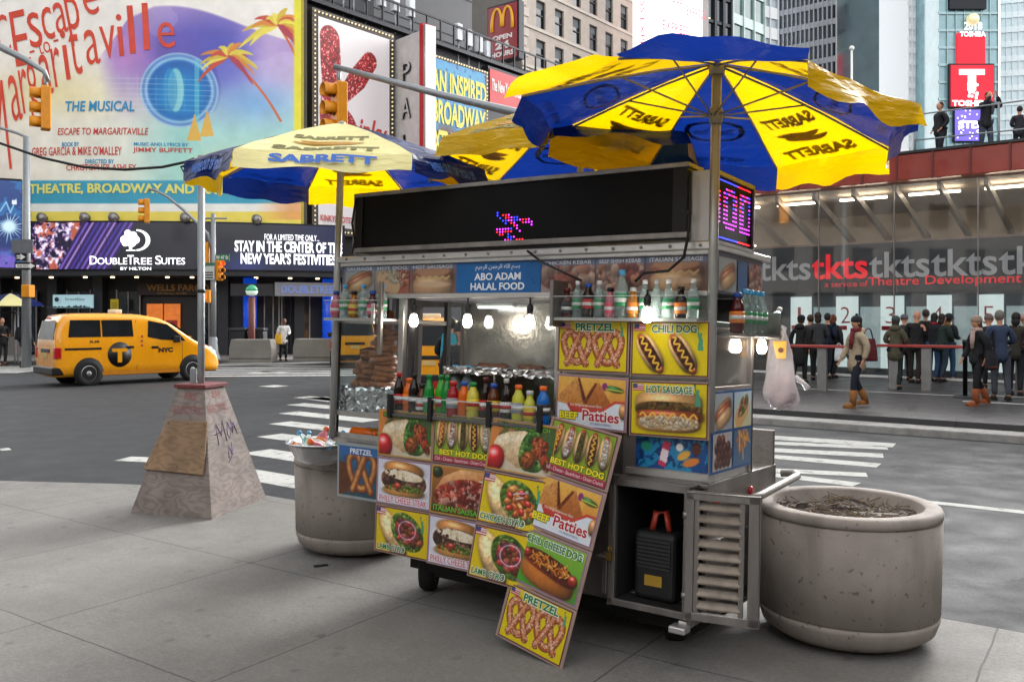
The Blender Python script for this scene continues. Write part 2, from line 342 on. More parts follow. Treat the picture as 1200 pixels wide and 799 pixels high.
g = MB(); g.box(-400, 400, -60, 900, -.4, -.12); tag(g.build('road', M_ASPH), kind='structure')
walk = [(12, -6.9), (2.97 + 4.05, 5.06 - 2.95), (2.97, 5.06), (2.5, 5.4), (-2.15, 8.79), (-2.5, 9.03), (-3.2, 9.37), (-4.2, 9.62), (-5.6, 9.8), (-9, 10.2), (-30, 12), (-30, -8), (12, -8)]
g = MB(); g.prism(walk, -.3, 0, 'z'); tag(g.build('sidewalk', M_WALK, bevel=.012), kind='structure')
def strip(mb, a, b, w, z=-.116):
    a, b = Vector(a[:2]), Vector(b[:2]); n = (b - a).normalized(); n = Vector((-n.y, n.x)) * w / 2
    mb.add([(*(a - n), z), (*(b - n), z), (*(b + n), z), (*(a + n), z)], [(0, 1, 2, 3)])
def gstrip(mb, p, q, wpx):
    a, b = gp(*p, -.12), gp(*q, -.12); m_ = (p[1] + q[1]) / 2; w = gp(600, m_ - wpx / 2, -.12).y - gp(600, m_ + wpx / 2, -.12).y; strip(mb, a, b, w)
g = MB()
for k in range(7):
    c = Vector((-2.45 - .27 * k, 10.3 + 1.7 * k)); d = Vector((.79, -.61)); strip(g, c - d * 1.15, c + d * 1.25, .5)
tag(g.build('crosswalk', M_PAINT), kind='structure')
g = MB()
for k in range(9):
    Y = 28.6 + 1.05 * k; strip(g, (-.36 * Y, Y - .2), (-.19 * Y + 1.5, Y + .5), .5)
tag(g.build('crosswalk', M_PAINT), kind='structure')
g = MB()
for p, q, w in (((880, 511), (1048, 522), 5), ((880, 518), (1040, 525), 4), ((880, 526), (1035, 534), 5), ((880, 533), (1030, 545.5), 5), ((905, 551), (1016, 556.5), 5), ((905, 556), (1004, 568), 5), ((895, 570), (925, 571), 4), ((1086, 588), (1215, 602), 4), ((2, 433), (38, 429), 5), ((-20, 437), (20, 433), 5), ((158, 541), (178, 536), 9), ((300, 436), (330, 437), 2), ((368, 466), (398, 470), 3), ((0, 527), (12, 526), 3), ((312, 452), (330, 453), 2)):
    gstrip(g, p, q, w)
tag(g.build('road_marking', M_PAINT), kind='structure')
# plaza in front of the ticket booth: pale kerb, then dark granite step
ka, kb = gp(890, 497, -.12).xy, gp(1200, 520, -.12).xy; kd = (kb - ka).normalized(); kn = Vector((-kd.y, kd.x))
K0 = ka - kd * 9; K1 = kb + kd * 12
def kq(o0, o1): return [tuple(K0 + kn * o0), tuple(K1 + kn * o0), tuple(K1 + kn * o1), tuple(K0 + kn * o1)]
g = MB(); g.prism(kq(0, .55), -.3, .0, 'z'); tag(g.build('kerb', M('painted_kerb', '8d8b87', .8, 0, .35, 3, .2, 40), bevel=.02), kind='structure')
g = MB(); g.prism(kq(.55, 30), -.3, .1, 'z'); tag(g.build('plaza', M_PLAZA, bevel=.01), kind='structure')
g = MB(); strip(g, gp(900, 453.5, .1), gp(1118, 463.5, .1), .13, .104); strip(g, gp(1128, 470, .1), gp(1215, 474.5, .1), .22, .104); strip(g, gp(1150, 463, .1), gp(1215, 466.5, .1), .13, .104); tag(g.build('plaza_line', M_PAINT), kind='structure')
g = MB(); g.prism([(-60, 34.4), (-22, 35.6), (-9.5, 36.9), (-3.5, 39.2), (4, 45), (20, 66), (80, 145), (80, 300), (-60, 300)], -.3, .0, 'z'); tag(g.build('sidewalk', M('far_sidewalk', '77746f', .8, 0, .15), bevel=.02), kind='structure')

# ------------------------------------------------------------------ the convex hotel front on the far left
BR = 24.0; BXC = -17.5; BY0 = 39.0
BM = T(BXC, BY0, 0)
def bend(p): f = p[0] / BR; r = BR - p[1]; return (r * math.sin(f), BR - r * math.cos(f), p[2])
def bx(px, yoff=0.):
    best = None
    for i in range(-900, 900):
        x = i * .012; q = bend((x, yoff, 0)); e = abs((q[0] + BXC) / (q[1] + BY0) * F + 600 - px)
        if best is None or e < best[0]: best = (e, x)
    return best[1]
def bz(px, py, yoff=0.): q = bend((bx(px, yoff), yoff, 0)); return CH - (py - HZ) / F * (q[1] + BY0)
def bgrid(mb, x0, x1, y0, y1, z0, z1, n=16, mi=0):
    for i in range(n):
        a, b = x0 + (x1 - x0) * i / n, x0 + (x1 - x0) * (i + 1) / n
        vs = [(x, y, z) for z in (z0, z1) for y in (y0, y1) for x in (a, b)]
        fs = [(0, 2, 3, 1), (4, 5, 7, 6), (0, 1, 5, 4), (2, 6, 7, 3)] + ([(0, 4, 6, 2)] if i == 0 else []) + ([(1, 3, 7, 5)] if i == n - 1 else [])
        mb.add(vs, fs, mi)
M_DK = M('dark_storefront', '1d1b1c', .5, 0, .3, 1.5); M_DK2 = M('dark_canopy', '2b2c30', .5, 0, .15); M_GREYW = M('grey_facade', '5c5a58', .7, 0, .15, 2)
hotel = thing('hotel_building', 'dark hotel front at a street corner with a shadowed ground floor under the ribbon screen', 'building', BM)
XA, XB = bx(-60), bx(354)
g = MB(); bgrid(g, XA, XB + .3, .6, 9, 5.2, 22); g.build('wall', M_GREYW, hotel, warp=bend)
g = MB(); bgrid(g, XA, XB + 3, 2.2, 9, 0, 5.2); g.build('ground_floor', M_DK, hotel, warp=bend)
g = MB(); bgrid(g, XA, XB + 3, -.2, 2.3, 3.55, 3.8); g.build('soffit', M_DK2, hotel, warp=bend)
for px in (2, 66, 118, 262, 350, 392):
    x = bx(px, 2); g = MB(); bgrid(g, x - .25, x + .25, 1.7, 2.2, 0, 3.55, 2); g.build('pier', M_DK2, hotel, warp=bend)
for px, w in ((28, 1.4), (92, 1.2), (150, 1.1), (245, .9), (320, .8), (337, .8), (353, .8)):
    x = bx(px, 2); g = MB(); bgrid(g, x - w / 2, x + w / 2, 2.05, 2.12, .1, 2.9, 2); f = g.build('door', M('shop_door_glass', '1a2228', .1, 0, .4, 2, spec=.8), hotel, warp=bend)
    g = MB(); bgrid(g, x - w / 2 - .06, x - w / 2, 2.0, 2.1, .05, 3, 1); bgrid(g, x + w / 2, x + w / 2 + .06, 2.0, 2.1, .05, 3, 1); bgrid(g, x - .03, x + .03, 2.0, 2.08, .05, 2.9, 1); g.build('frame', STEELD, f, warp=bend)
x0 = bx(172, 2); x1 = bx(211, 2)
M_LIT = M('lit_orange_interior', 'd0702a', .5, 0, .35, 2, emit=.5)
for a, b in ((x0, (x0 + x1) / 2 - .04), ((x0 + x1) / 2 + .04, x1)):
    g = MB(); bgrid(g, a, b, 2.0, 2.1, .2, 2.35, 3); d = g.build('lit_door', M_LIT, hotel, warp=bend)
    g = MB(); bgrid(g, a + .12, b - .12, 1.95, 1.99, .9, 1.6, 2); g.build('poster', M('red_notice', '8c1f18', .5, 0, .2, emit=.25), d, warp=bend)
for px in (20, 60, 100, 132, 160, 196, 225, 262, 300, 340, 372):
    x = bx(px, 1); g = MB(); g.lathe([(.0, 0), (.09, .0), (.09, .06), (0, .06)], 10, (x, 1.0, 3.49)); g.build('downlight', M('warm_downlight', 'ffd9a0', .4, 0, 0, emit=4.), hotel, warp=bend)
for px, w in ((293, .62), (384, .5)):
    x = bx(px, .9); g = MB(); g.lathe([(w * .5, 0), (w * .5, 3.5)], 24, (x, .9, 0)); g.build('column', M('blue_lit_column', '0f3fae', .25, 0, .3, 1.2, emit=.55), hotel, warp=bend)

g = MB()
bank = thing('shop_sign', 'dim gold bank lettering on dark fascia below the ribbon screen', 'sign', BM)
xc = bx(205, 1.9); g.box(xc - 1.8, xc + 1.8, 1.86, 1.95, 2.75, 3.3); g.build('fascia', M('brown_fascia', '2a1c18', .5, 0, .1), bank, warp=bend)
g = MB(); put_text(g, 'WELLS FARGO', bx(206, 1.9) + .1, 3.08, 3.0, .3, 1.85, warp=bend); put_text(g, '24 Hour ATM', bx(206, 1.9) - .2, 2.82, 1.4, .1, 1.85, warp=bend); g.build('lettering', M('dim_gold', '7a5628', .5, .3, .1, emit=.12), bank)
sb = thing('shop_sign', 'pale blue lightbox sign with skyline standing above the taxi roof', 'sign', BM)
xc = bx(85, 1.2); g = MB(); bgrid(g, xc - 1.0, xc + 1.0, 1.2, 1.3, 2.15, 2.75, 4); g.build('lightbox', M('pale_blue_lightbox', 'a9cdd6', .5, 0, .12, 1.2, emit=.35), sb, warp=bend)
g = MB(); put_text(g, 'StreetEasy', xc + .12, 2.53, 1.0, .17, 1.19, warp=bend, bold=.0); g.lathe([(.1, 0), (.1, .01)], 14, (0, 0, 0), X=T(xc - .52, 1.19, 2.53) @ RX(R(90)))
for i in range(26): h = .03 + .08 * rnd.random(); g.box(xc - .98 + i * .075, xc - .9 + i * .075, 1.185, 1.2, 2.16, 2.16 + h)
g.build('lettering', M('slate_ink', '31454e', .5), sb, warp=None)
yb = thing('notice_board', 'small yellow notice behind the taxi roof under dark canopy', 'sign', BM); xc = bx(134, 1.2)
g = MB(); bgrid(g, xc - .19, xc + .19, 1.2, 1.24, 2.05, 2.55, 1); g.build('board', M('yellow_notice', 'c9b21f', .5), yb, warp=bend)
g = MB(); [g.box(xc - .12, xc + .12, 1.185, 1.195, 2.15 + .1 * i, 2.18 + .1 * i) for i in range(3)]; g.build('print', M('notice_ink', '5c4a10', .6), yb, warp=bend)
mq = thing('marquee_sign', 'grey entrance marquee with blue hotel lettering by the blue columns', 'sign', BM)
xa, xb = bx(322, .2), bx(400, .2); g = MB(); bgrid(g, xa, xb, .2, .5, bz(350, 347, .2), bz(350, 331, .2), 5); g.build('fascia', M('marquee_grey', '8a8a90', .4, .3, .1), mq, warp=bend)
g = MB(); put_text(g, 'DOUBLETREE', (bx(328, .2) + bx(392, .2)) / 2, bz(350, 339, .2), (bx(392, .2) - bx(328, .2)) * .95, .36, .17, warp=bend); g.build('lettering', M('blue_letter', '6f86c6', .4, 0, 0, emit=.25), mq)
g = MB(); bgrid(g, bx(270, .2), xa - .05, .3, .5, bz(350, 347, .2), bz(350, 333, .2), 4); g.build('dark_panel', M_DK2, mq, warp=bend)

# ribbon screen
rib = thing('ribbon_screen', 'long black LED ribbon screen curving round the hotel front with white tree logo', 'screen', BM)
xa, xb = bx(36, -.3), bx(402, -.3); z0, z1 = 3.82, 5.83
g = MB(); bgrid(g, xa - .1, xb + .1, -.25, .5, z0 - .06, z1 + .08, 20); g.build('housing', DARK, rib, warp=bend)
P = Paint(xb - xa, z1 - z0, 420); P.fill('1b1d27'); S = 1. / 366.
n1 = P.noise(90, 3); n2 = P.noise(40, 5); x_ = P.X / S; y_ = P.Y / S
mk = np.clip((70 - x_ + (y_ - 25) * .25) / 3, 0, 1)
P.mix(mk, '2a1740'); P.mix(mk * (n1 > .5), 'a58ab8', .9); P.mix(mk * (n2 > .62), 'd06a4a', .8); P.mix(mk * (n1 > .64), 'ece2f4', .95); P.mix(mk * (n2 < .36), '14102a', .9)
st = np.clip((112 - x_ + (y_ - 25) * .55) / 4, 0, 1) * np.clip((x_ - 46 - (y_ - 25) * .55) / 3, 0, 1); P.mix(st, '2b1c50')
for k in range(9): P.mix(np.exp(-((x_ - (52 + k * 6.5 + (y_ - 25) * .6)) / 1.4) ** 2) * st, ['8f6be0', 'c9a0e8', '4c3aa8', '6a58c8'][k % 4], .8)
P.mix(np.clip((x_ - 260) / 80, 0, 1), '20264a', .9); P.mix(np.exp(-((x_ - 250) / 30) ** 2 - ((y_ - 5) / 16) ** 2), '3a4aa8', .5)
P.mix(((x_ % 30.5) < .7), '101218', .35)
P.build('screen', rib, xa, z0, -.3, picmat('led_picture', emit=.95), warp=bend)
M_LEDW = M('led_white', 'f4f4fa', .5, 0, 0, emit=1.3)
g = MB()
def bt(s, px0, px1, y0, y1, off, bold=.02):
    a, b = bx(px0, off), bx(px1, off); za, zb = bz((px0 + px1) / 2, y1, off), bz((px0 + px1) / 2, y0, off); put_text(g, s, (a + b) / 2, (za + zb) / 2, b - a, zb - za, off, warp=bend, bold=bold)
bt('D', 105, 114, 300, 310, -.33, .01); bt('OUBLE', 114, 149, 302, 310, -.33, .01); bt('T', 149, 157, 299, 310, -.33, .01); bt('REE', 157, 178, 302, 310, -.33, .01); bt('S', 182, 189, 299.5, 310, -.33, .01); bt('UITES', 189, 217, 302, 310, -.33, .01); bt('BY HILTON', 141, 177, 313, 316.5, -.33)
bt('FOR A LIMITED TIME ONLY...', 310, 374, 275, 282, -.33, .0); bt('STAY IN THE CENTER OF THE', 275, 401, 283, 296, -.33, .03); bt('NEW YEAR\'S FESTIVITIES', 282, 394, 297, 310, -.33, .03)
g.build('lettering', M_LEDW, rib)
xc, zc = bx(159, -.33), bz(159, 281, -.33); k = (bx(169, -.33) - bx(159, -.33)) / 10
g = MB()
for a, b, r_ in ((-8, 3, 6), (-13, 0, 5), (-3, 5, 5), (-5, -3, 6), (-12, -4, 4), (-9, 8, 4), (0, 0, 5)): g.add([(xc + k * (a + r_ * math.cos(t_ * .5236)), -.33 + (a - b) * .0003, zc + k * (b + r_ * math.sin(t_ * .5236))) for t_ in range(12)], [tuple(range(12))])
g.box(xc - k * 7.5, xc - k * 4, -.331, -.33, zc - k * 13, zc - k * 6); g.box(xc - k * 11, xc + k * 0, -.331, -.33, zc - k * 13.5, zc - k * 12.2)
pts = [(xc + k * (1 + 16 * math.sin(t_)), zc + k * (-.5 + 13 * math.cos(t_))) for t_ in [i * math.pi / 14 for i in range(15)]] + [(xc + k * (1 + 11 * math.sin(t_)), zc + k * (-.5 + 11 * math.cos(t_))) for t_ in [i * math.pi / 14 for i in range(14, -1, -1)]]
for i in range(14): g.add([(pts[j][0], -.33, pts[j][1]) for j in (i, i + 1, 28 - i, 29 - i)], [(0, 1, 2, 3)])
g.build('tree_logo', M_LEDW, rib, warp=bend)
# floodlights along the top of the ribbon screen
for i, px in enumerate((48, 98, 132, 216, 300)):
    x = bx(px, -.6); fl = tag(thing('floodlight', 'grey floodlight on a bracket over the ribbon screen', 'light', BM @ T(*bend((x, -.6, 5.95)))), group='floodlights above the ribbon screen')
    g = MB(); g.lathe([(.05, -.12), (.2, 0), (.24, .16), (.0, .2)], 12, X=RX(R(-50))); g.build('lamp_head', STEELD, fl); g = MB(); g.tube([(0, .1, 0), (0, .5, -.1)], .03, 6); g.build('bracket', DARK, fl)

# the big musical billboard
mv = thing('billboard', 'giant pale curved billboard with red musical title, guitar colours and palm trees', 'billboard', BM)
xa, xb = bx(-40, -.2), bx(353, -.2); zb_ = bz(160, 262, -.2); wB = xb - xa; hB = wB * .76
g = MB(); bgrid(g, xa - .12, xb + .12, -.15, .58, zb_ - .12, zb_ + hB + .2, 20); g.build('frame', M('billboard_frame', 'b9a93a', .5, 0, .15), mv, warp=bend)
P = Paint(wB, hB, 460); S = 1 / 393.
_xt = np.linspace(xa - 1, xb + 1, 600); _r = BR + .2; _pt = 600 + F * (_r * np.sin(_xt / BR) + BXC) / (BR - _r * np.cos(_xt / BR) + BY0); _yt = BR - _r * np.cos(_xt / BR) + BY0
def q(px, py): x = float(np.interp(px, _pt, _xt)); return ((x - xa) / wB, (CH - (py - HZ) / F * float(np.interp(x, _xt, _yt)) - zb_) / wB)
px_ = np.interp(xa + P.X * wB, _xt, _pt); py_ = HZ - (zb_ + P.Y * wB - CH) * F / np.interp(xa + P.X * wB, _xt, _yt)
P.grad('f2e8d4', 'f6f2ee'); n1 = P.noise(5, 11); n2 = P.noise(14, 12)
P.mix(np.clip((px_ - 20) / 200, 0, 1) * np.clip((py_ - 60) / 120, 0, 1), 'd5ecdf', .8)
P.mix(np.exp(-((px_ - 60) / 80) ** 2 - ((py_ - 110) / 26) ** 2), 'efe0a8', .8)
top = 28 - 22 * np.sin((px_ - 110) / 55.) * np.clip((px_ - 120) / 60, 0, 1) + np.clip((150 - px_) * 1.1, 0, 200)
gm = np.clip((py_ - top) / 3, 0, 1) * np.clip((px_ - 112 - (py_ - 60) * .12) / 22, 0, 1)
P.mix(gm * np.clip((150 - py_) / 90, 0, 1), 'b69ad2', .95)
P.mix(gm * np.exp(-((px_ - 225) / 75) ** 2 - ((py_ - 62) / 45) ** 2) * 1.3, '5a4fb0', .9)
P.mix(gm * np.exp(-((px_ - 265) / 40) ** 2 - ((py_ - 75) / 55) ** 2), '4a55bf', .8)
P.mix(gm * np.exp(-((px_ - 150) / 28) ** 2 - ((py_ - 62) / 26) ** 2), 'd08ad0', .7)
P.mix(gm * np.exp(-((px_ - 318) / 26) ** 2 - ((py_ - 60) / 80) ** 2), 'c9b0e0', .8)
P.mix(gm * np.clip((py_ - 95) / 60, 0, 1) * np.clip((px_ - 150) / 60, 0, 1), '8ed3d0', .8); P.mix(gm * np.exp(-((px_ - 300) / 45) ** 2 - ((py_ - 120) / 24) ** 2), '5b9fe0', .7)
P.mix(np.clip((py_ - 150) / 40, 0, 1) * np.clip((px_ - 180) / 80, 0, 1), 'bfe3c4', .75)
P.mix(gm * (n1 > .55), 'ffffff', .12)
cx, cy = q(210, 106)
for r_, c_ in ((43, '9fc9e6'), (41, '5a86cc'), (38, '8fc5e6'), (35, '2a6fc0'), (33, '0f62b4')): P.ell(cx, cy, r_ * S, r_ * S, c_, a=.85)
P.ell(cx, cy - 4 * S, 28 * S, 26 * S, '0a7fc6', soft=.5); P.ell(cx - 4 * S, cy, 9 * S, 25 * S, '8fd6dc', a=.9); P.ell(cx - 10 * S, cy, 8 * S, 25 * S, '2a90cc', a=.7); P.rect(cx + 17 * S, cx + 22 * S, cy - 38 * S, cy + 36 * S, '6fd0d8', .55)
for k in range(7): P.line([q(122, 92 + k * 6), q(250, 95 + k * 6)], .8 * S, 'd8e8f4', .45)
for k in range(9): P.line([q(128 + k * 11, 88), q(128 + k * 11, 130)], .7 * S, 'c8d8f0', .35)
for ax, ay in ((228, 165), (243, 160)): P.poly([q(ax - 9, ay), q(ax + 8, ay), q(ax, ay - 32)], 'e8b040', .9)
for sx_, sy_, ex, ey, sc__, sd_ in ((268, 66, 328, 142, 1., 1), (326, 30, 352, 96, 1.15, 2)):
    pts = [q(sx_ + (ex - sx_) * t_ + 6 * math.sin(t_ * 3), sy_ + (ey - sy_) * t_) for t_ in np.linspace(0, 1, 9)]; P.line(pts, [2.6 * S] * 9, 'd4662e')
    rg = random.Random(sd_)
    for k in range(15):
        a_ = R(-200 + k * 17 + rg.uniform(-8, 8)); L_ = (28 + rg.random() * 14) * sc__
        pts = [q(sx_ + math.cos(a_) * L_ * t_, sy_ + math.sin(a_) * L_ * t_ * .8 + 16 * t_ * t_ * sc__) for t_ in np.linspace(0, 1, 7)]
        c_ = ['e6d64a', 'f0e060', 'd8b838', 'e08a38', 'c84a3a'][k % 5] if math.sin(a_) < .35 else ['c84a30', 'd8703a', 'b03a50'][k % 3]
        P.line(pts, [w_ * S * sc__ for w_ in (2, 6, 7, 6, 4, 3, 1)], c_, .95)
P.rect(*[q(338, 0)[0], 1], 0, P.a, 'eee04e', .0)
P.mix(np.clip((px_ - 343) / 3, 0, 1), 'ece23c')
arch = -2.0 + 10.0 * ((px_ - 160) / 190.) ** 2 * .0
P.mix(np.clip((py_ - 211) / 1.2, 0, 1), '3ba0bf'); P.mix(np.clip((py_ - 238) / 1.2, 0, 1), 'eef0ea'); P.mix(np.clip((py_ - 247.5) / 1.2, 0, 1), 'ecd95c')
P.mix(np.clip((px_ - 300) / 40, 0, 1) * np.clip((py_ - 236) / 1, 0, 1) * np.clip((258 - py_) / 1, 0, 1), 'e8a060', .8)
P.mott(np.ones(P.X.shape), 30, 4, .05)
P.build('print', mv, xa, zb_, -.2, picmat('vinyl_print', rough=.55), warp=bend)
def mxy(px, py): u_, v_ = q(px, py); return xa + u_ * wB, zb_ + v_ * wB
def mtext(mb, s, x0, x1, y0, y1, bold=.02, shear=0., rot=0.):
    (a, z1_), (b, z0_) = mxy(x0, y0), mxy(x1, y1); cxx, czz = (a + b) / 2, (z0_ + z1_) / 2; cr, sr = math.cos(R(rot)), math.sin(R(rot))
    def wf(p): dx, dz = p[0] - cxx, p[2] - czz; return bend((cxx + dx * cr - dz * sr, p[1], czz + dx * sr + dz * cr))
    put_text(mb, s, cxx, czz, b - a, z1_ - z0_, -.23, warp=wf, bold=bold, shear=shear)
g = MB()
for s, x, w, base_, xh, up_, dn_, r_ in (('C', 4, 14, 64, 46, 0, 0, 10), ('E', 24, 18, 77, 64, 0, 0, 9), ('s', 41, 15, 56, 41, 0, 0, 10), ('c', 56, 13, 47, 38, 0, 0, 11), ('a', 71, 14, 39, 36, 0, 0, 11), ('p', 87, 15, 32, 36, 0, 22, 11), ('e', 106, 17, 18, 32, 0, 0, 12),
                          ('to', 52, 14, 63, 15, 0, 0, 14), ('-', 38, 6, 62, 2, 0, 0, 14), ('-', 66, 6, 49, 2, 0, 0, 14),
                          ('M', -1, 20, 200, 104, 0, 0, 7), ('a', 18, 12, 142, 54, 0, 0, 9), ('r', 29, 9, 133, 52, 0, 0, 9), ('g', 40, 12, 123, 50, 0, 24, 9), ('a', 54, 13, 111, 47, 0, 0, 9), ('r', 67, 10, 102, 46, 0, 0, 9), ('i', 77, 6, 94, 44, 14, 0, 8), ('t', 88, 12, 88, 42, 14, 0, 8), ('a', 108, 16, 76, 41, 0, 0, 8), ('v', 127, 18, 69, 38, 0, 0, 6), ('i', 141, 6.5, 66, 36, 13, 0, 5), ('l', 154, 7, 63, 35, 21, 0, 4), ('l', 171, 7, 59, 34, 21, 0, 3), ('e', 195, 20, 57, 31, 0, 0, 4)):
    mtext(g, s, x - w / 2, x + w / 2, base_ - xh - up_, base_ + dn_, -.004, 0, r_)
g.build('title_lettering', M('title_red', 'd84a34', .55, 0, .15, 2), mv)
g = MB(); mtext(g, 'THE MUSICAL', 77, 158, 119, 131, .02, .1); mtext(g, 'BOOK BY', 73, 93, 167, 172); mtext(g, 'MUSIC AND LYRICS BY', 157, 221, 167, 172); mtext(g, 'DIRECTED BY', 100, 134, 187, 192); g.build('lettering', M('sign_blue', '2f8fc0', .55), mv)
g = MB(); mtext(g, 'ESCAPE TO MARGARITAVILLE', 68, 174, 150.5, 158.5, .012, .15); mtext(g, 'GREG GARCIA & MIKE O\'MALLEY', 38, 143, 173, 182, .012); mtext(g, 'JIMMY BUFFETT', 156, 226, 173, 181, .012); mtext(g, 'CHRISTOPHER ASHLEY', 78, 160, 193, 200, .012); g.build('lettering', M('sign_red', 'c8423a', .55), mv)
g = MB(); mtext(g, 'S THEATRE, BROADWAY AND 46TH ST', 25, 290, 216, 231, .035); g.build('lettering', M('sign_pale_yellow', 'e6e27a', .55), mv)

# blue winter screen on the far left
fz = thing('billboard', 'narrow dark blue screen with pale snowflake burst at the left edge', 'billboard', T(0, 0, 0))
a = at(-60, 358 - 42, 37.2); b = at(25.5, 316, 38.4)
ang = math.atan2(b.y - a.y, b.x - a.x); Lw = (b - a).length; fz.matrix_world = T(a.x, a.y, 0) @ RZ(ang); za, zc2 = 3.85, 7.55
g = MB(); g.box(0, Lw, .02, .5, za - .1, zc2 + .1); g.build('housing', DARK, fz)
P = Paint(Lw, zc2 - za, 120); P.grad('1a2a6a', '0a3f86'); nn = P.noise(9, 4); P.mix(nn > .6, '2a8fd0', .5); P.mix(np.clip((.35 - P.Y) / .2, 0, 1) * (P.noise(14, 8) > .45), '8a6ad8', .8)
for k in range(22):
    al = R(k * 16.4); r_ = .12 + .2 * rnd.random(); P.line([(.82, .66), (.82 + r_ * math.cos(al), .66 + r_ * math.sin(al))], [.03, .004], 'bfe6fa', .85)
P.ell(.82, .66, .09, .09, 'd8f4ff', soft=.8); P.line([(.7, .9), (.78, 1.05), (.84, .88), (.92, 1.1)], .02, 'a0dcf6', .8); P.rect(.86, .93, 1.02, 1.08, 'e8f0ff')
P.build('screen', fz, 0, za, 0., picmat('led_picture2', emit=.8))
# ------------------------------------------------------------------ the avenue front: theatre boards running away from the viewer
AV = math.atan2(.785, .62); A0 = at(362, 370, 42); A0.z = 0
AM = T(A0.x, A0.y, 0) @ RZ(AV)
def ax_(px, off=0.):
    # distance along the avenue front seen at photo column px
    k = (px - 600) / F; ox, oy = A0.x + off * math.sin(AV), A0.y - off * math.cos(AV)
    return (k * oy - ox) / (math.cos(AV) - k * math.sin(AV))
def az_(px, py, off=0.): t = ax_(px, off); return CH - (py - HZ) / F * (A0.y - off * math.cos(AV) + t * math.sin(AV))
def bulbs(name, x0, x1, z0, z1, par, step=.22, r=.05, y=-.08):
    g = MB(); pts = []
    nx, nz = int((x1 - x0) / step), int((z1 - z0) / step)
    for i in range(nx + 1): pts += [(x0 + i * (x1 - x0) / nx, z0), (x0 + i * (x1 - x0) / nx, z1)]
    for i in range(1, nz): pts += [(x0, z0 + i * (z1 - z0) / nz), (x1, z0 + i * (z1 - z0) / nz)]
    for x, z in pts: g.ball((x, y, z), r, 6, 4)
    tag(g.build(name, M('board_bulb', 'f0d9a8', .3, 0, .1, 30, emit=.55), par), kind='stuff')
th = thing('theatre_building', 'dark narrow theatre block behind the row of show boards', 'building', AM)
g = MB(); g.box(-.6, 24, .6, 14, 0, 17.2); g.build('wall', M('dark_wall', '26252a', .7, 0, .2), th)
g = MB(); g.box(-.6, 26, .2, 1.0, 16.7, 16.9); [g.box(-.4 + i * 1.1, -.33 + i * 1.1, .4, .5, 16.9, 18.2) for i in range(22)]; g.box(-.6, 24, .4, .48, 18.15, 18.25); g.build('roof_railing', DARK, th)
kb_ = thing('billboard', 'white theatre billboard with tall red glitter boots in a border of bulbs', 'billboard', AM)
x0, x1 = 0.15, ax_(461); z1 = 16.3; z0 = 5.7
g = MB(); g.box(x0, x1, -.05, .55, z0, z1); g.build('frame', M('bronze_frame', '4a453f', .5, .4, .15), kb_)
P = Paint(x1 - x0 - .7, z1 - z0 - .7, 150); P.fill('e8e2e4'); S = 1 / 5.2
w = 1.0; A = P.a
def bq(px, py): return ((px - 369) / 86, A - (py - 12 - (px - 369) * .28) / 86 * .8)
for pts, ws in (([bq(382, 36), bq(383, 60), bq(382, 90), bq(380, 120), bq(383, 150), bq(384, 180)], [.26, .27, .2, .22, .26, .22]), ([bq(430, 62), bq(415, 82), bq(399, 100), bq(392, 112)], [.2, .24, .16, .1]), ([bq(390, 112), bq(402, 130), bq(412, 150), bq(414, 165)], [.16, .2, .2, .14])):
    m = P.line(pts, ws, '8c1018'); n = P.noise(60, 5); P.mix(m * (n > .58), 'd83038', .9); P.mix(m * (n > .72), 'ffd0d0', .9); P.mix(m * (n < .34), '4a060c', .8)
P.rect(.06, .94, .0, .09, 'd8d4d6'); P.build('print', kb_, x0 + .35, z0 + .35, -.07, picmat('vinyl_print'))
g = MB()
for s, cx, cz, w_, h_ in (('inky', .70, .53, .42, .2), ('Boots', .73, .36, .44, .19)): put_text(g, s, x0 + .35 + cx * 4.9, z0 + .35 + cz * 9.0, w_ * 4.9, h_ * 9.0 * .9, -.1, bold=.02, shear=.35)
put_text(g, 'KINKYBOOTSTHEMUSICAL.COM', (x0 + x1) / 2, z0 + .75, 4.4, .3, -.1); g.build('lettering', M('sign_red', 'c8423a'), kb_)
bulbs('bulb_border', x0 + .15, x1 - .15, z0 + .15, z1 - .15, kb_)
# vertical blade sign
pal = thing('blade_sign', 'tall grey blade sign with raised vertical letters and a red edge', 'sign')
a = at(462.5, 370, 46.6); b = at(499.5, 370, 44.6); ang = math.atan2(b.y - a.y, b.x - a.x); Lw = (b.xy - a.xy).length; pal.matrix_world = T(a.x, a.y, 0) @ RZ(ang)
g = MB(); g.box(0, Lw * .82, 0, .5, 6, 16.1); g.build('panel', M('blade_grey', 'c8c5c6', .5, .1, .12, 2), pal, bevel=.03)
g = MB(); g.box(Lw * .84, Lw * .93, -.1, .6, 5.8, 16.4); g.build('red_edge', M('blade_red', 'b3202a', .4, 0, .1), pal); g = MB(); g.box(Lw * .93, Lw, -.05, .6, 5.8, 16.3); g.build('trim', ALU, pal)
g = MB()
for i, ch in enumerate('PALACE'): put_text(g, ch, Lw * .4, 14.25 - i * 1.85, .75, 1.05, -.1, bold=.0); put_text(g, ch, Lw * .42, 14.23 - i * 1.85, .75, 1.05, -.06, bold=.03, mi=1)
g.build('lettering', [M('letter_silver', 'c8c6c6', .3, .5, .1), DARK], pal)
ib = thing('billboard', 'blue theatre billboard with tall yellow block lettering beside the blade sign', 'billboard', AM)
x0, x1 = ax_(502), ax_(571)
g = MB(); g.box(x0, x1, -.05, .55, 5.6, 16.0); g.build('frame', M('bronze_frame', '4a453f'), ib)
P = Paint(x1 - x0 - .5, 10.0, 130); P.grad('20306a', '3a86b8', lo=.8, hi=1.7); n = P.noise(8, 9); P.mix(n > .55, '2d9ac0', .5); P.mix(P.noise(20, 4) > .68, '14224a', .5)
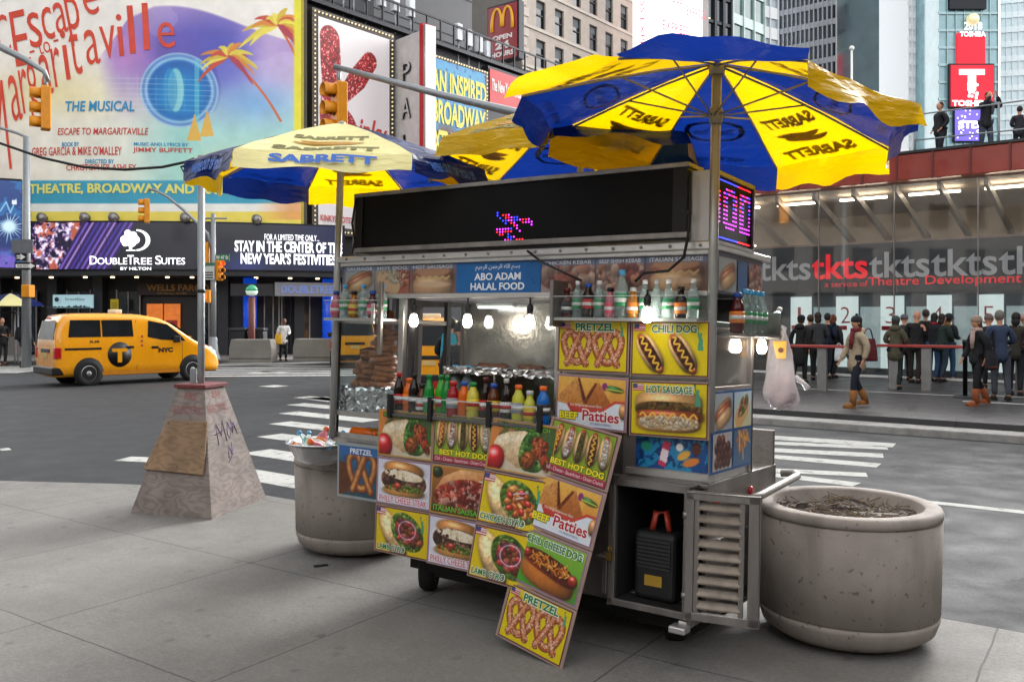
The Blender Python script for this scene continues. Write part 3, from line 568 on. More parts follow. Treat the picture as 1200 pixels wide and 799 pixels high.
for k in range(30):
    al = R(20 + k * 5); P.line([(.25, P.a - .95), (.25 + .22 * math.cos(al), P.a - .95 + .2 * math.sin(al))], [.02, .004], '503020')
P.build('print', ib, x0 + .25, 5.8, -.07, picmat('vinyl_print'))
g = MB(); W = x1 - x0
for s, zc, h, w_ in (('AN INSPIRED', 14.6, 1.25, .92), ('BROADWAY', 12.95, 1.3, .9), ('EXTRAVAGANZA', 11.3, 1.3, .95)): put_text(g, s, x0 + W / 2, zc, W * w_, h, -.1, bold=.035)
put_text(g, '"PURE JOY!"', x0 + W * .62, 9.4, W * .5, .7, -.1); g.build('lettering', M('lemon', 'd8cf4a', .5), ib)
bulbs('bulb_border', x0 + .1, x1 - .1, 5.7, 15.9, ib)
ny = thing('billboard', 'black and red newspaper banner behind the umbrella tops', 'billboard', AM)
x0, x1 = ax_(572), ax_(612); g = MB(); g.box(x0, x1, 0, .5, 8, 16.4); g.build('frame', DARK, ny); zr = az_(590, 104); g = MB(); g.box(x0 + .1, x1 - .1, -.06, 0, zr - 1.3, zr + .9); g.build('banner', M('banner_red', 'c01f28', .5, 0, .1), ny)
g = MB(); put_text(g, 'The New York Times', (x0 + x1) / 2, zr, (x1 - x0) * .85, .7, -.08, bold=.02); g.build('lettering', WHITE, ny)
# antenna boxes on poles above the boards
for i, px in enumerate((402, 414, 428, 447, 463, 481, 537, 549, 561, 571)):
    t = ax_(px, -.6); zt = (18.0 if px < 500 else az_(px, 38 + (px - 537) * .6)); zb2 = 16.6 if px < 500 else 15.0
    o = tag(thing('antenna_mast', 'thin mast with a pale antenna box on the roof line of the show boards', 'antenna', AM @ T(t, .6, zb2)), group='antenna masts along the board tops')
    g = MB(); g.tube([(0, 0, 0), (0, 0, zt - zb2)], .05, 6); g.build('mast', GALV, o); g = MB(); g.box(-.22, .22, -.15, .15, zt - zb2 - .2, zt - zb2 + .75); g.build('antenna_box', M('antenna_white', 'c4c8cc', .5), o, bevel=.03)
dt = thing('office_tower', 'navy black unlit screen tower rising behind the show boards', 'building', AM)
g = MB(); g.box(ax_(438, -4), ax_(553, -4), 4, 20, 13, 60); g.build('wall', M('navy_screen', '12131f', .35, 0, .3, 1.2), dt)
g = MB(); [g.box(ax_(438, -4), ax_(553, -4), 3.96, 4.0, 14 + i * 2.6, 14.05 + i * 2.6) for i in range(14)]; g.build('panel_joint', DARK, dt)

# ------------------------------------------------------------------ buildings with real openings
def wall_holes(mb, x0, x1, z0, z1, xs, zs, depth, mi=0):
    """front wall in the plane y=0 with openings (xs and zs are interval lists) and their reveals"""
    ex = [x0] + [v for a in xs for v in a] + [x1]; ez = [z0] + [v for a in zs for v in a] + [z1]
    for i in range(len(ex) - 1):
        for j in range(len(ez) - 1):
            if i % 2 and j % 2:
                a, b, c, d = ex[i], ex[i + 1], ez[j], ez[j + 1]
                mb.add([(a, 0, c), (b, 0, c), (b, 0, d), (a, 0, d), (a, depth, c), (b, depth, c), (b, depth, d), (a, depth, d)], [(0, 1, 5, 4), (2, 3, 7, 6), (1, 2, 6, 5), (3, 0, 4, 7)], mi)
            else:
                a, b, c, d = ex[i], ex[i + 1], ez[j], ez[j + 1]; mb.add([(a, 0, c), (b, 0, c), (b, 0, d), (a, 0, d)], [(0, 1, 2, 3)], mi)
    return mb
SC0 = at(612, 370, 75); SM = T(SC0.x, SC0.y, 0) @ RZ(AV)
sb_ = thing('stone_building', 'cream stone office building with rows of tall dark sash windows', 'building', SM)
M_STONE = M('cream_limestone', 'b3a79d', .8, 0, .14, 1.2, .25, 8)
xs = [(1.95 + 2.75 * i, 3.3 + 2.75 * i) for i in range(6)]; zs = [(13.0 + 3.37 * k, 15.35 + 3.37 * k) for k in range(9)]
g = MB(); wall_holes(g, 0, 18.4, 0, 44, xs, zs, .35); g.box(0, 18.4, .4, 14, 0, 44); g.build('wall', M_STONE, sb_)
g = MB()
for k in range(9): g.box(-.06, 18.45, -.12, 0, 12.62 + 3.37 * k, 12.86 + 3.37 * k)
for k in range(52): g.box(-.08, .55 if k % 2 else .85, -.08, .02, .1 + k * .84, .78 + k * .84)
g.build('stone_trim', M('pale_limestone', 'c4bab0', .8, 0, .1, 2), sb_, bevel=.03)
gl = MB(); gl.box(0, 1.35, .26, .29, 0, 2.35); fr = MB(); fr.box(0, 1.35, .16, .24, 1.1, 1.2); fr.box(0, .08, .16, .24, 0, 2.35); fr.box(1.27, 1.35, .16, .24, 0, 2.35); fr.box(0, 1.35, .16, .24, 2.26, 2.35); bl = MB(); bl.box(.08, 1.27, .245, .255, 1.4, 2.3)
w0 = gl.build('window', M('sash_glass', '1c232b', .06, 0, .3, .6, spec=.9), sb_); f0 = fr.build('sash', M('sash_frame', '35332f', .5), w0); b0 = bl.build('blind', M('blind_cloth', '6a6f72', .8), w0)
first = True
for k in range(1, 9):
    for i in range(6):
        o = w0 if first else copy_tree(w0, sb_); first = False
        o.location = (xs[i][0], 0, zs[k][0])
        for c in o.children:
            if c.name.startswith('blind'): c.scale = (1, 1, 1); c.location = (0, 0, .85 * (1 - .4) * rnd.random() - .1); 
# the return wall that carries the red sign
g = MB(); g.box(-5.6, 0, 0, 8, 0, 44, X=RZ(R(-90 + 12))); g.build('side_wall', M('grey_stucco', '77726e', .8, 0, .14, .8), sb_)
mc = thing('blade_sign', 'dark red framed sign with big golden arches on the stone corner', 'sign')
a = at(571, 370, 72.6); b = at(608, 370, 70.6); ang = math.atan2(b.y - a.y, b.x - a.x); Lw = (b.xy - a.xy).length; mc.matrix_world = T(a.x, a.y, 0) @ RZ(ang)
ztop, zbot = CH + (370 - 4) / F * 71.5, CH + (370 - 72) / F * 71.5
g = MB(); g.box(0, Lw, .0, .7, zbot, ztop); g.build('housing', DARK, mc, bevel=.04); g = MB(); g.box(.14, Lw - .14, -.05, 0, zbot + .15, ztop - .15); g.build('face', M('sign_face_red', '8e1420', .3, 0, .08, 1, emit=.12), mc)
g = MB(); h = ztop - zbot
for sgn in (-1, 1):
    cx = Lw / 2 + sgn * Lw * .17; pts = [(cx + Lw * .155 * math.cos(R(180 - t_ * 12)) , -.09, zbot + h * (.58 + .01) + h * .33 * max(0, math.sin(R(t_ * 12))) ** .8) for t_ in range(16)]; pts[0] = (pts[0][0], -.09, zbot + h * (.54 if sgn < 0 else .6)); pts[-1] = (pts[-1][0], -.09, zbot + h * (.54 if sgn > 0 else .6)); g.tube(pts, [.14 - .05 * math.sin(math.pi * i / 15) for i in range(16)], 6)
g.build('arches_logo', M('sign_gold', 'e0a92c', .4, 0, 0, emit=.25), mc)
g = MB(); put_text(g, 'OPEN', Lw / 2, zbot + h * .42, Lw * .62, h * .085, -.08, bold=.05); put_text(g, '24', Lw / 2, zbot + h * .28, Lw * .44, h * .13, -.08, bold=.06); put_text(g, 'HOURS', Lw / 2, zbot + h * .13, Lw * .74, h * .09, -.08, bold=.05); g.build('lettering', M('sign_white_lit', 'd8d0d0', .5, 0, 0, emit=.2), mc)

# unseen blocks added behind and beside the viewer to shut out skylight
def block(label, Mx, L_, H_, cols, rows, gm, fm):
    o = thing('sky_blocker', label, 'building', Mx); g = MB(); g.box(0, L_, .3, 14, 0, H_); g.build('glazing', gm, o); g = MB(); fh = H_ / rows; cw = L_ / cols
    for j in range(rows): g.box(0, L_, 0, .35, j * fh, j * fh + fh * .45)
    for i in range(cols + 1): g.box(max(0, i * cw - cw * .2), min(L_, i * cw + cw * .2), -.1, .3, 0, H_)
    g.build('curtain_wall', fm, o); return o
_gm = M('block_glass', '2a3036', .15, 0, .4, .3, spec=.8)
block('unseen brown gridded office block added behind the viewer to cut skylight', T(55, -20, 0) @ RZ(R(180)), 110, 13, 30, 4, _gm, M('block_brown', '6a5f56', .8, 0, .1, .3))
block('unseen grey gridded office block added on the left to cut skylight', T(-36, -20, 0) @ RZ(R(90)), 50, 60, 14, 16, _gm, M('block_grey', '6f6d6a', .8, 0, .1, .3))
block('unseen tan gridded office block added on the right to cut skylight', T(32, 34, 0) @ RZ(R(-90)), 54, 34, 14, 9, _gm, M('block_tan', '7a6c60', .8, 0, .1, .3))
# wrap-round white screen
ES = at(743, 370, 84); em_ = T(ES.x, ES.y, 0) @ RZ(R(4)); ex_ = thing('led_sign', 'glowing white wrap-round screen covered in slanting pink lettering', 'screen', em_)
def eb(p):                                         # quarter turn at the left, then a long side
    s, y, z = p; r = 2.2
    if s < r * 1.2: f = s / r; return ((r - y * 0) * math.sin(f) * .8, r * .6 * (1 - math.cos(f)) + y, z)
    q0 = (r * math.sin(1.2) * .8, r * .6 * (1 - math.cos(1.2))); d = s - r * 1.2; return (q0[0] + d * .85, q0[1] + d * .53 + y, z)
g = MB()
for i in range(20):
    a, b = i * .5, (i + 1) * .5; vs = [(x, y, z) for z in (24.6 + .0 * a, 41) for y in (0, .6) for x in (a, b)]; g.add(vs, [(0, 2, 3, 1), (4, 5, 7, 6), (0, 1, 5, 4), (2, 6, 7, 3)] + ([(0, 4, 6, 2)] if i == 0 else []) + ([(1, 3, 7, 5)] if i == 19 else []))
g.build('screen', M('screen_white', 'f6f0f2', .5, 0, .04, .5, emit=1.05), ex_, warp=eb)
g = MB()
for k in range(4): put_text(g, 'EXPRESS', 4.4 + .9 * k, 35.5 - 2.9 * k + .0, 3.6, .95, -.06, warp=eb, bold=.0); put_text(g, 'EXPRESS', 8.5 + .5 * k, 34.6 - 2.9 * k, 2.6, .9, -.06, warp=eb, bold=.0)
def vt(p): return eb((1.1 + (p[2] - 30) * .9, -.06, 30 - (p[0] - 30)))
put_text(g, 'EXPRESS EXPRESS', 30, 30, 10, .8, -.06, warp=vt, bold=.0); g.build('lettering', M('screen_pink', 'e0405a', .5, 0, 0, emit=.8), ex_)
g = MB(); g.box(.2, 9, 6.4, 14, 0, 41); g.build('backing', M('grey_cladding', 'a6a4a2', .6, .2, .12, .6), ex_)

def tower(name, label, x0p, x1p, Y0, Y1, H_, cols, rows, gmat, fmat, depth=25, zlo=0, sp=.42, mw=.14):
    a, b = at(x0p, 370, Y0), at(x1p, 370, Y1); ang = math.atan2(b.y - a.y, b.x - a.x); L_ = (b.xy - a.xy).length
    o = thing(name, label, 'building', T(a.x, a.y, 0) @ RZ(ang))
    g = MB(); g.box(.02, L_ - .02, .25, depth, zlo, H_); g.build('glazing', gmat, o)
    g = MB(); fh = (H_ - zlo) / rows; cw = L_ / cols
    for j in range(rows): g.box(0, L_, 0, .3, zlo + j * fh, zlo + j * fh + fh * sp)
    for i in range(cols + 1): g.box(max(0, i * cw - cw * mw), min(L_, i * cw + cw * mw), -.12, .25, zlo, H_)
    g.build('curtain_wall', fmat, o); return o, L_
TG = M('tower_glass_green', '4c6a68', .12, 0, .35, .25, spec=.9); TD = M('tower_glass_dark', '20262e', .1, 0, .5, .2, spec=.9)
o, L_ = tower('office_tower', 'near black glass tower right of the white screen', 818, 858, 118, 122, 75, 4, 22, M('tower_glass_navy', '121a24', .1, 0, .4, .2, spec=.9), M('tower_frame_black', '1b2028', .4, .3, .1), sp=.12)
g = MB()
for x, z in ((.8, 40.6), (1.9, 41.3), (1.4, 38.4), (3.1, 36.2)): g.box(x, x + .7, .2, .24, z, z + .25)
g.build('ceiling_light', M('office_light', 'ffe6b0', .5, 0, 0, emit=2.), o)
o, L_ = tower('office_tower', 'green glass tower with pale floor bands', 846, 896, 130, 138, 80, 4, 16, TG, M('tower_band_pale', 'b8c8c6', .5, .1, .08, .5), sp=.3, mw=.04)
g = MB()
for x, z in ((1.6, 40.4), (3.6, 40.7), (1.2, 44.6), (4.4, 35.6)): g.box(x, x + .8, .2, .24, z, z + .25)
g.build('ceiling_light', M('office_light', 'ffe6b0'), o)
tower('office_tower', 'slim pale striped tower between green glass and grey grid towers', 893, 912, 150, 152, 90, 2, 26, M('tower_glass_pale', '9aa4ac', .2, 0, .2), M('tower_white_band', 'd4d6d8', .5, 0, .05), sp=.55, mw=.05)
o, L_ = tower('office_tower', 'tall dark gridded tower with pale mullions above the big umbrella', 908, 980, 165, 158, 100, 14, 30, TD, M('tower_grid_grey', '86868a', .6, 0, .1, .4), sp=.3, mw=.13)
tower('office_tower', 'dark brown flank of a gridded tower beside the white sky', 980.3, 1022, 158.5, 176, 100, 9, 34, M('tower_glass_brown', '1e1c1e', .2, 0, .5, .3), M('tower_grid_brown', '4c4846', .7, 0, .25, .3), sp=.25, mw=.2, depth=6)
dp = thing('flag_pole', 'slim white pole topped with a ball against the dark gridded tower', 'pole', T(*at(998, 370, 60).xy, 0)); g = MB(); g.tube([(0, 0, 0), (0, 0, 19.6)], [.1, .07], 8); g.build('shaft', WHITE, dp); g = MB(); g.ball((0, 0, 19.7), .16); g.build('finial', WHITE, dp)
tower('office_tower', 'pale white tower with diagonal lattice left of the red screens', 1064, 1101, 190, 192, 110, 8, 44, M('tower_glass_white', 'd8dce0', .3, 0, .08), M('tower_lattice_white', 'f0f0f0', .6, 0, .04), sp=.45, mw=.2)
tower('office_tower', 'pale glass tower at the right edge beyond the steps', 1172, 1260, 190, 186, 74, 12, 24, M('tower_glass_ice', 'c6d0d4', .2, 0, .1), M('tower_band_ice', 'dce0e2', .6, 0, .05), sp=.4, mw=.04)
o, L_ = tower('screen_tower', 'slim teal glass tower stacked with red and purple advertising screens', 1100, 1170, 180, 180, 90, 7, 26, M('tower_glass_teal', '7fa6ae', .12, 0, .25, .3, spec=.9), M('tower_frame_teal', '9ab4b8', .4, .3, .1), sp=.14, mw=.04)
def tz(py): return CH - (py - 370) / F * 180
def tx(px): return (px - 1100) / F * 180
def scr(nm, x0, x1, y0, y1, mat, y=-.6): g = MB(); g.box(tx(x0), tx(x1), y, 0, tz(y1), tz(y0)); return g.build(nm, mat, o)
M_SR = M('screen_red', 'e01028', .5, 0, .05, .2, emit=.75); M_SP = M('screen_purple', '6a5ad8', .5, 0, .15, .3, emit=.7); M_SW = M('screen_lit_white', 'ffffff', .5, 0, 0, emit=1.1)
scr('screen_frame', 1111, 1154, -20, 12, DARK, -.7); scr('red_screen', 1120, 1153, 40, 80, M_SR); scr('screen_frame', 1110, 1163, 76, 127, DARK, -.75); scr('red_screen', 1112, 1162, 78, 126, M_SR, -.85); scr('purple_screen', 1117, 1147, 130, 166, M_SP, -.85); scr('screen_frame', 1116, 1148, 128, 167, DARK, -.7)
g = MB(); tt = lambda s, x0, x1, y0, y1, b=.03: put_text(g, s, tx((x0 + x1) / 2), (tz(y0) + tz(y1)) / 2, tx(x1) - tx(x0), tz(y0) - tz(y1), -1.0, bold=b)
tt('TOSHIBA', 1122, 1152, 39, 45); tt('T', 1121, 1151, 83, 108, .06); tt('TOSHIBA', 1113, 1158, 119, 126, .04); tt('STD', 1120, 1146, 143, 152, .05); tt('2018', 1127, 1148, 28, 37, .02)
for i in range(26): x = tx(1131 + rnd.random() * 10); z = tz(100 + rnd.random() * 18); g.box(x, x + .5, -1.0, -.99, z, z + .5)
for i in range(30): x = tx(1118 + rnd.random() * 28); z = tz(131 + rnd.random() * 34); g.box(x, x + .25, -1.0, -.99, z, z + .25)
g.build('lettering', M_SW, o); g = MB(); g.ball((tx(1137), -1, tz(25)), 1.2, 16, 10); g.build('new_year_ball', M('ball_gold', 'e8d8a8', .3, .3, .2, emit=.5), o)

# ------------------------------------------------------------------ glass ticket booth under the red steps
TK0 = Vector((7.57, 26.5)); TA = math.atan2(-.638, .77); TM = T(TK0.x, TK0.y, .1) @ RZ(TA)
def ts(px, off=0.):
    k = (px - 600) / F; ox, oy = TK0.x - off * math.sin(TA) * -1 * 0 + off * -math.sin(TA), TK0.y + off * math.cos(TA); return (k * oy - ox) / (math.cos(TA) - k * math.sin(TA))
def tzz(px, py, off=0.): s = ts(px, off); return CH - .1 - (py - HZ) / F * (TK0.y + off * math.cos(TA) + s * math.sin(TA))
tk = thing('ticket_booth', 'glass ticket booth with red translucent roof steps and ticket windows', 'building', TM)
S0, S1 = -2.6, 13.0
M_RED = M('red_glass_step', '8a3a30', .18, 0, .35, .7, trans=.25, ior=1.3, coat=1., emit=.12)
g = MB(); g.box(S0, S1, -.25, .35, 5.3, 5.98); [g.box(S0, S1, .35 + .42 * k, .8 + .42 * k, 5.4 - .0 * k, 5.985 - .01 * k) for k in range(8)]; g.build('roof_step', M_RED, tk, bevel=.02)
g = MB(); [g.box(S0 + .9 * k, S0 + .9 * k + .05, -.29, -.26, 5.28, 6.0) for k in range(18)]; g.build('step_joint', M('step_joint_brown', '5a2620', .5), tk)
g = MB(); g.box(S0, S1, -.3, 4.2, 5.99, 6.06); g.build('deck_edge', M('deck_edge_dark', '2c2e30', .4, .3), tk)
M_GL = thin_glass('booth_glass', (.92, .93, .92), .5, .03, .09)
g = MB(); x = S0
while x < S1: g.box(x + .012, x + 2.05, .0, .02, .05, 5.25); x += 2.06
g.build('glass_front', M_GL, tk)
g = MB(); x = S0
while x < S1: g.box(x - .012, x + .012, -.02, .04, .05, 5.25); x += 2.06
g.build('mullion', STEELD, tk)
M_BEAM = M('beam_grey', 'b0aaa4', .4, .3, .15, 2)
for k in range(14):
    s = S0 + .5 + 1.12 * k; g = MB(); X_ = T(s, .15, 5.25)
    g.add([(0, 0, 0), (.1, 0, 0), (.1, 3.4, -1.15), (0, 3.4, -1.15), (0, 0, -.2), (.1, 0, -.2), (.1, 3.4, -1.4), (0, 3.4, -1.4)], [(0, 1, 2, 3), (4, 7, 6, 5), (0, 4, 5, 1), (2, 6, 7, 3), (1, 5, 6, 2), (0, 3, 7, 4)], 0, False, X_)
    g.build('roof_beam', M_BEAM, tk)
g = MB(); g.add([(S0, .3, 5.28), (S1, .3, 5.28), (S1, 4.2, 4.9), (S0, 4.2, 4.9)], [(0, 1, 2, 3)]); g.build('ceiling', M('booth_ceiling', 'b8a898', .7, 0, .15, .6), tk, solid=.04)
g = MB(); g.box(S0, S1, 4.0, 4.2, .05, 5.2); g.build('back_wall', M('booth_back_wall', 'b8a898', .7, 0, .2, .7), tk); g = MB(); g.box(S0, S1, -.1, 4.2, -.02, .02); g.build('booth_floor', M('booth_floor', '6a6866', .6), tk)
g = MB()
for k in range(8): g.box(S0 + .6 + 1.9 * k, S0 + 1.9 + 1.9 * k, .9, 1.0, 5.02, 5.08)
for k in range(6): g.box(S0 + .3 + .12 * k, S0 + .36 + .12 * k, .5 + .4 * k, .8 + .4 * k, 4.6 - .12 * k, 4.64 - .12 * k)
g.build('strip_light', M('warm_strip_light', 'fff0d8', .5, 0, 0, emit=11.), tk)
zb0, zb1 = 2.35, 3.72
g = MB(); g.box(S0, S1, .4, .5, zb0, zb1); g.build('sign_band', M('band_charcoal', '46474b', .35, .2, .12, .8), tk); g = MB(); g.box(S0, S1, .38, .52, zb1, zb1 + .05); g.build('band_trim', M('band_trim_rose', '9a8078', .5, .2), tk)
g = MB(); W_ = 1.62; sx0 = ts(951, .38)
for k in range(-2, 7):
    if k != 0: put_text(g, 'tkts', sx0 + W_ * (k + .5), 3.1, W_ * .98, .72, .36, bold=.015)
g.build('grey_lettering', M('letter_grey', '9b9ba0', .5, .2, .08, emit=.25), tk)
g = MB(); put_text(g, 'tkts', sx0 + W_ * .5, 3.1, W_ * .98, .72, .35, bold=.02); put_text(g, 'Theatre Development Fund', sx0 + W_ + 2.35, 2.62, 4.7, .3, .35, bold=.0); put_text(g, 'a service of', sx0 + W_ * .62, 2.6, 1.2, .16, .35, bold=.0); g.build('red_lettering', M('letter_red', 'c81c26', .5, 0, .05, emit=.9), tk)
g = MB(); g.box(S0, S1, .5, .6, .05, zb0); g.build('counter_wall', M('counter_wall_grey', '55585c', .4, .1, .15, .9), tk)
M_TP = M('ticket_panel', 'a9b6b6', .35, 0, .12, 1.2, emit=1.1)
for k, px in enumerate((940, 994, 1047, 1102, 1162, 1222)):
    s = ts(px, .4); g = MB(); g.box(s - .33, s + .28, .36, .42, .25, 2.25); w_ = g.build('ticket_panel', M_TP, tk)
    g = MB(); put_text(g, str(k + 1), s - .06, 1.72, 0.09 if k == 0 else .26, .46, .34, bold=-.012); g.build('number', M('number_red', 'b0303a', .5), w_)
    g = MB(); g.box(s - .3, s - .02, .345, .355, 1.3, 1.42); g.build('notice', M('notice_red', 'a3242c', .5), w_)
    g = MB(); g.box(s + .34, s + 1.0, .40, .44, .25, 1.95); w2 = g.build('ticket_window', M('ticket_window_pale', '7e8c8e', .2, 0, .2, 1.5, emit=.8), tk)
    g = MB(); g.box(s + .3, s + 1.04, .2, .5, .84, .89); g.build('sill', ALU, w2)
g = MB(); g.box(S0, S1, -.12, -.02, .02, .08); g.build('base_strip', M('base_strip_white', 'c8c8c4', .5), tk)
M_RAILR = M('rail_red', '9c3a34', .35, 0, .1)
for nm, px0, px1, yb, lab in (('queue_counter', 903, 1016, 458, 'red topped queue rail on grey posts behind the black padded coat'), ('queue_counter', 1034, 1130, 457.5, 'red topped queue rail on grey posts before the numbered windows'), ('queue_counter', 1178, 1250, 462, 'red topped queue rail at the right edge of the ticket queue')):
    a = gp(px0, yb - (px1 - px0) * .022, .1); b = gp(px1, yb + (px1 - px0) * .022, .1); d = (b - a); L_ = d.length; o = thing(nm, lab, 'railing', T(a.x, a.y, .1) @ RZ(math.atan2(d.y, d.x)))
    g = MB(); g.box(-.1, L_ + .1, -.13, .13, .98, 1.04); g.build('rail_top', M_RAILR, o, bevel=.01)
    for x in ((.25, L_ * .55) if L_ > 1.4 else (.3,)): g = MB(); g.box(x - .1, x + .1, -.06, .06, 0, .98); g.build('leg', M('post_grey', '8b8988', .4, .6, .1), o, bevel=.006)
p = gp(1131, 466, .1); o = thing('queue_stanchion', 'black belt stanchion with round base in front of the queue', 'stanchion', T(*p)); g = MB(); g.lathe([(.24, 0), (.24, .015), (.05, .05)], 20); g.build('base', DARK, o); g = MB(); g.lathe([(.045, .04), (.045, 1.12), (.055, 1.12), (.055, 1.2), (.0, 1.21)], 12); g.build('post', BLACK, o)
g = MB()
ra = at(1072, 135, 25.5); rb = at(1290, 106, 21.0)
o = thing('guard_rail', 'two slim steel guard cables along the top of the red steps', 'railing', T(0, 0, 0))
for dz in (0, -.72): g = MB(); g.tube([ra + Vector((0, 0, dz)), rb + Vector((0, 0, dz))], .022, 6); g.build('rail', GALV, o)
for t_ in (0, .5, 1): q_ = ra.lerp(rb, t_); g = MB(); g.tube([(q_.x, q_.y, 6.1), (q_.x, q_.y, q_.z + .05)], .03, 6); g.build('post', GALV, o)
# ------------------------------------------------------------------ the food cart; its frame: x right along the front, y to the back, z up
C0 = Vector((.99, 4.6, 0))
CART = Matrix(((.82384, .56621, .02618, C0.x), (-.56678, .82346, .02617, C0.y), (-.00674, -.03639, .99931, C0.z), (0, 0, 0, 1)))
cart = thing('food_cart', 'stainless steel street food cart covered in menu boards under striped umbrellas', 'food cart', CART)
M_IN = M('cart_inner_grey', '8b8890', .5, .35, .1, 3)
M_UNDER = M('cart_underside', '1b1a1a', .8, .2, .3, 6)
g = MB(); g.box(-2.13, 0, .02, 1.05, .24, .30); g.box(-2.13, -.49, .0, .03, .24, 1.15); g.box(-2.13, -2.1, .0, 1.05, .24, 1.15); g.box(-.03, 0, .0, 1.08, .22, .92); g.box(-2.13, 0, 1.02, 1.05, .24, 1.14); g.box(-2.13, -.9, 0, 1.05, 1.13, 1.15); g.box(-.9, 0, -.01, 1.08, .905, .93)
g.build('body', STEELD, cart, bevel=.006)
g = MB(); g.box(-2.0, -.1, .1, .95, .12, .235); g.box(-2.05, -.05, .06, .12, .16, .24); g.box(-2.0, -.6, .06, 1.0, .31, 1.1); g.build('chassis', M_UNDER, cart)
g = MB(); g.box(-.9, -.03, 0, .03, .93, 1.78); g.box(-.9, 0, .6, .64, .93, 1.92); g.box(-.9, -.87, 0, .6, .93, 1.92); g.box(-.9, 0, -.02, .66, 1.74, 1.775); g.box(-.03, 0, 0, .64, 1.405, 1.43); g.box(-.03, 0, 0, .03, .93, 1.93); g.box(-.03, 0, .61, .64, .93, 1.93); g.box(-.9, 0, .0, .05, 1.78, 1.93); g.box(-.04, -.01, .03, .61, .93, 1.405)
g.build('upper_cabinet', STEEL, cart, bevel=.004)
g = MB(); g.box(-.022, -.014, .03, .61, 1.43, 1.72); g.build('side_window', thin_glass('case_glass', (.88, .88, .88), .4, .05, .1), cart)
g = MB(); g.box(-.6, -.06, .25, .6, 1.43, 1.44); g.build('case_shelf', STEEL, cart)
g = MB(); g.box(-.06, -.035, -.012, -.001, .95, .975, 0); g.box(-.47, -.0, -.02, .0, .945, .975); g.build('panel_ledge', ALU, cart)
# header with its printed fascia, roof
g = MB(); g.box(-2.69, -.0, .004, .77, 1.925, 2.145); g.build('header', M_IN, cart, bevel=.004)
g = MB(); g.box(-2.72, .02, -.05, .85, 2.145, 2.185); g.box(-2.70, .01, -.03, .005, 1.90, 1.93); g.box(-2.70, .01, -.03, .003, 2.12, 2.146); g.build('roof', ALU, cart, bevel=.006)
g = MB()
for i in range(16): g.lathe([(.009, 0), (.009, .006), (0, .008)], 8, X=T(-2.6 + .17 * i, -.05, 2.165) @ RX(R(90)))
g.build('rivet', STEELD, cart)
# window bay: uprights, back wall, sill, door panel
for x in (-2.13, -.925): g = MB(); g.box(x - .022, x + .022, -.01, .03, 1.15, 1.925); g.build('upright', STEEL, cart, bevel=.004)
g = MB(); g.box(-2.07, -2.04, .0, .03, 1.15, 1.925); g.build('upright', M('dark_upright', '4a494b', .4, .7, .1), cart)
g = MB(); g.box(-2.085, -.9, .62, .64, 1.15, 1.925); g.build('back_wall', M('splash_steel', 'c2bcb4', .22, .9, .18, 5, .1, 30), cart); g = MB(); g.box(-2.70, -2.66, .53, .64, 1.15, 1.925); g.build('side_wall', M_IN, cart)
g = MB(); g.box(-2.72, -2.52, .6, .63, 1.13, 1.925); g.build('rear_door', M('lilac_door', '8f8a96', .4, .2, .1), cart); g = MB(); g.tube([(-2.56, .59, 1.48), (-2.56, .56, 1.5), (-2.56, .56, 1.6), (-2.56, .59, 1.62)], .008, 6); g.build('door_handle', STEEL, cart)
g = MB(); g.box(-2.52, -2.495, .6, .64, 1.15, 1.925); g.box(-2.11, -2.08, .6, .64, 1.15, 1.925); g.box(-2.5, -2.1, .6, .64, 1.87, 1.925); g.build('rear_window_frame', STEELD, cart)
g = MB(); g.box(-2.12, -.9, .02, .62, 1.895, 1.925); g.build('bay_ceiling', M_IN, cart)
g = MB(); g.box(-1.83, -.95, .12, .6, 1.44, 1.452); g.box(-1.83, -1.815, .12, .6, 1.15, 1.45); g.build('warming_shelf', STEELD, cart)
def crumple(x0, x1, y0, y1, z0, z1, name, parent, n=26, amp=.012, seed=3):
    g = MB(); r_ = random.Random(seed)
    def f(pa):
        a, fx = pa
        return lambda u, v: None
    def jit(p): return (p[0] + r_.uniform(-amp, amp), p[1] + r_.uniform(-amp, amp), p[2] + r_.uniform(-amp, amp))
    g.grid(lambda u, v: jit((x0 + (x1 - x0) * u, y0, z0 + (z1 - z0) * v)), n, max(3, int(n * (z1 - z0) / (x1 - x0))), smooth=False); g.grid(lambda u, v: jit((x0 + (x1 - x0) * u, y0 + (y1 - y0) * v, z1)), n, 8, smooth=False)
    g.grid(lambda u, v: jit((x0, y0 + (y1 - y0) * u, z0 + (z1 - z0) * v)), 8, 6, smooth=False); g.grid(lambda u, v: jit((x1, y0 + (y1 - y0) * u, z0 + (z1 - z0) * v)), 8, 6, smooth=False)
    return g.build(name, M('crumpled_foil', 'd6d6d8', .2, .95, .1, 20), parent)
crumple(-1.84, -.94, .09, .5, 1.425, 1.465, 'foil_lining', cart, 40, .009)
g = MB(); [g.ball((-1.75 + .06 * i + rnd.uniform(-.02, .02), .25 + rnd.random() * .2, 1.475), (.06, .04, .02), 8, 5) for i in range(8)]; g.build('grilled_meat', M('brown_meat', '6a3a22', .6, 0, .4, 60, .4, 80), cart)
g = MB(); g.box(-1.83, -1.82, .1, .11, 1.46, 1.9); g.box(-1.83, -.95, .1, .104, 1.47, 1.9); g.build('sneeze_guard', CLEAR, cart)
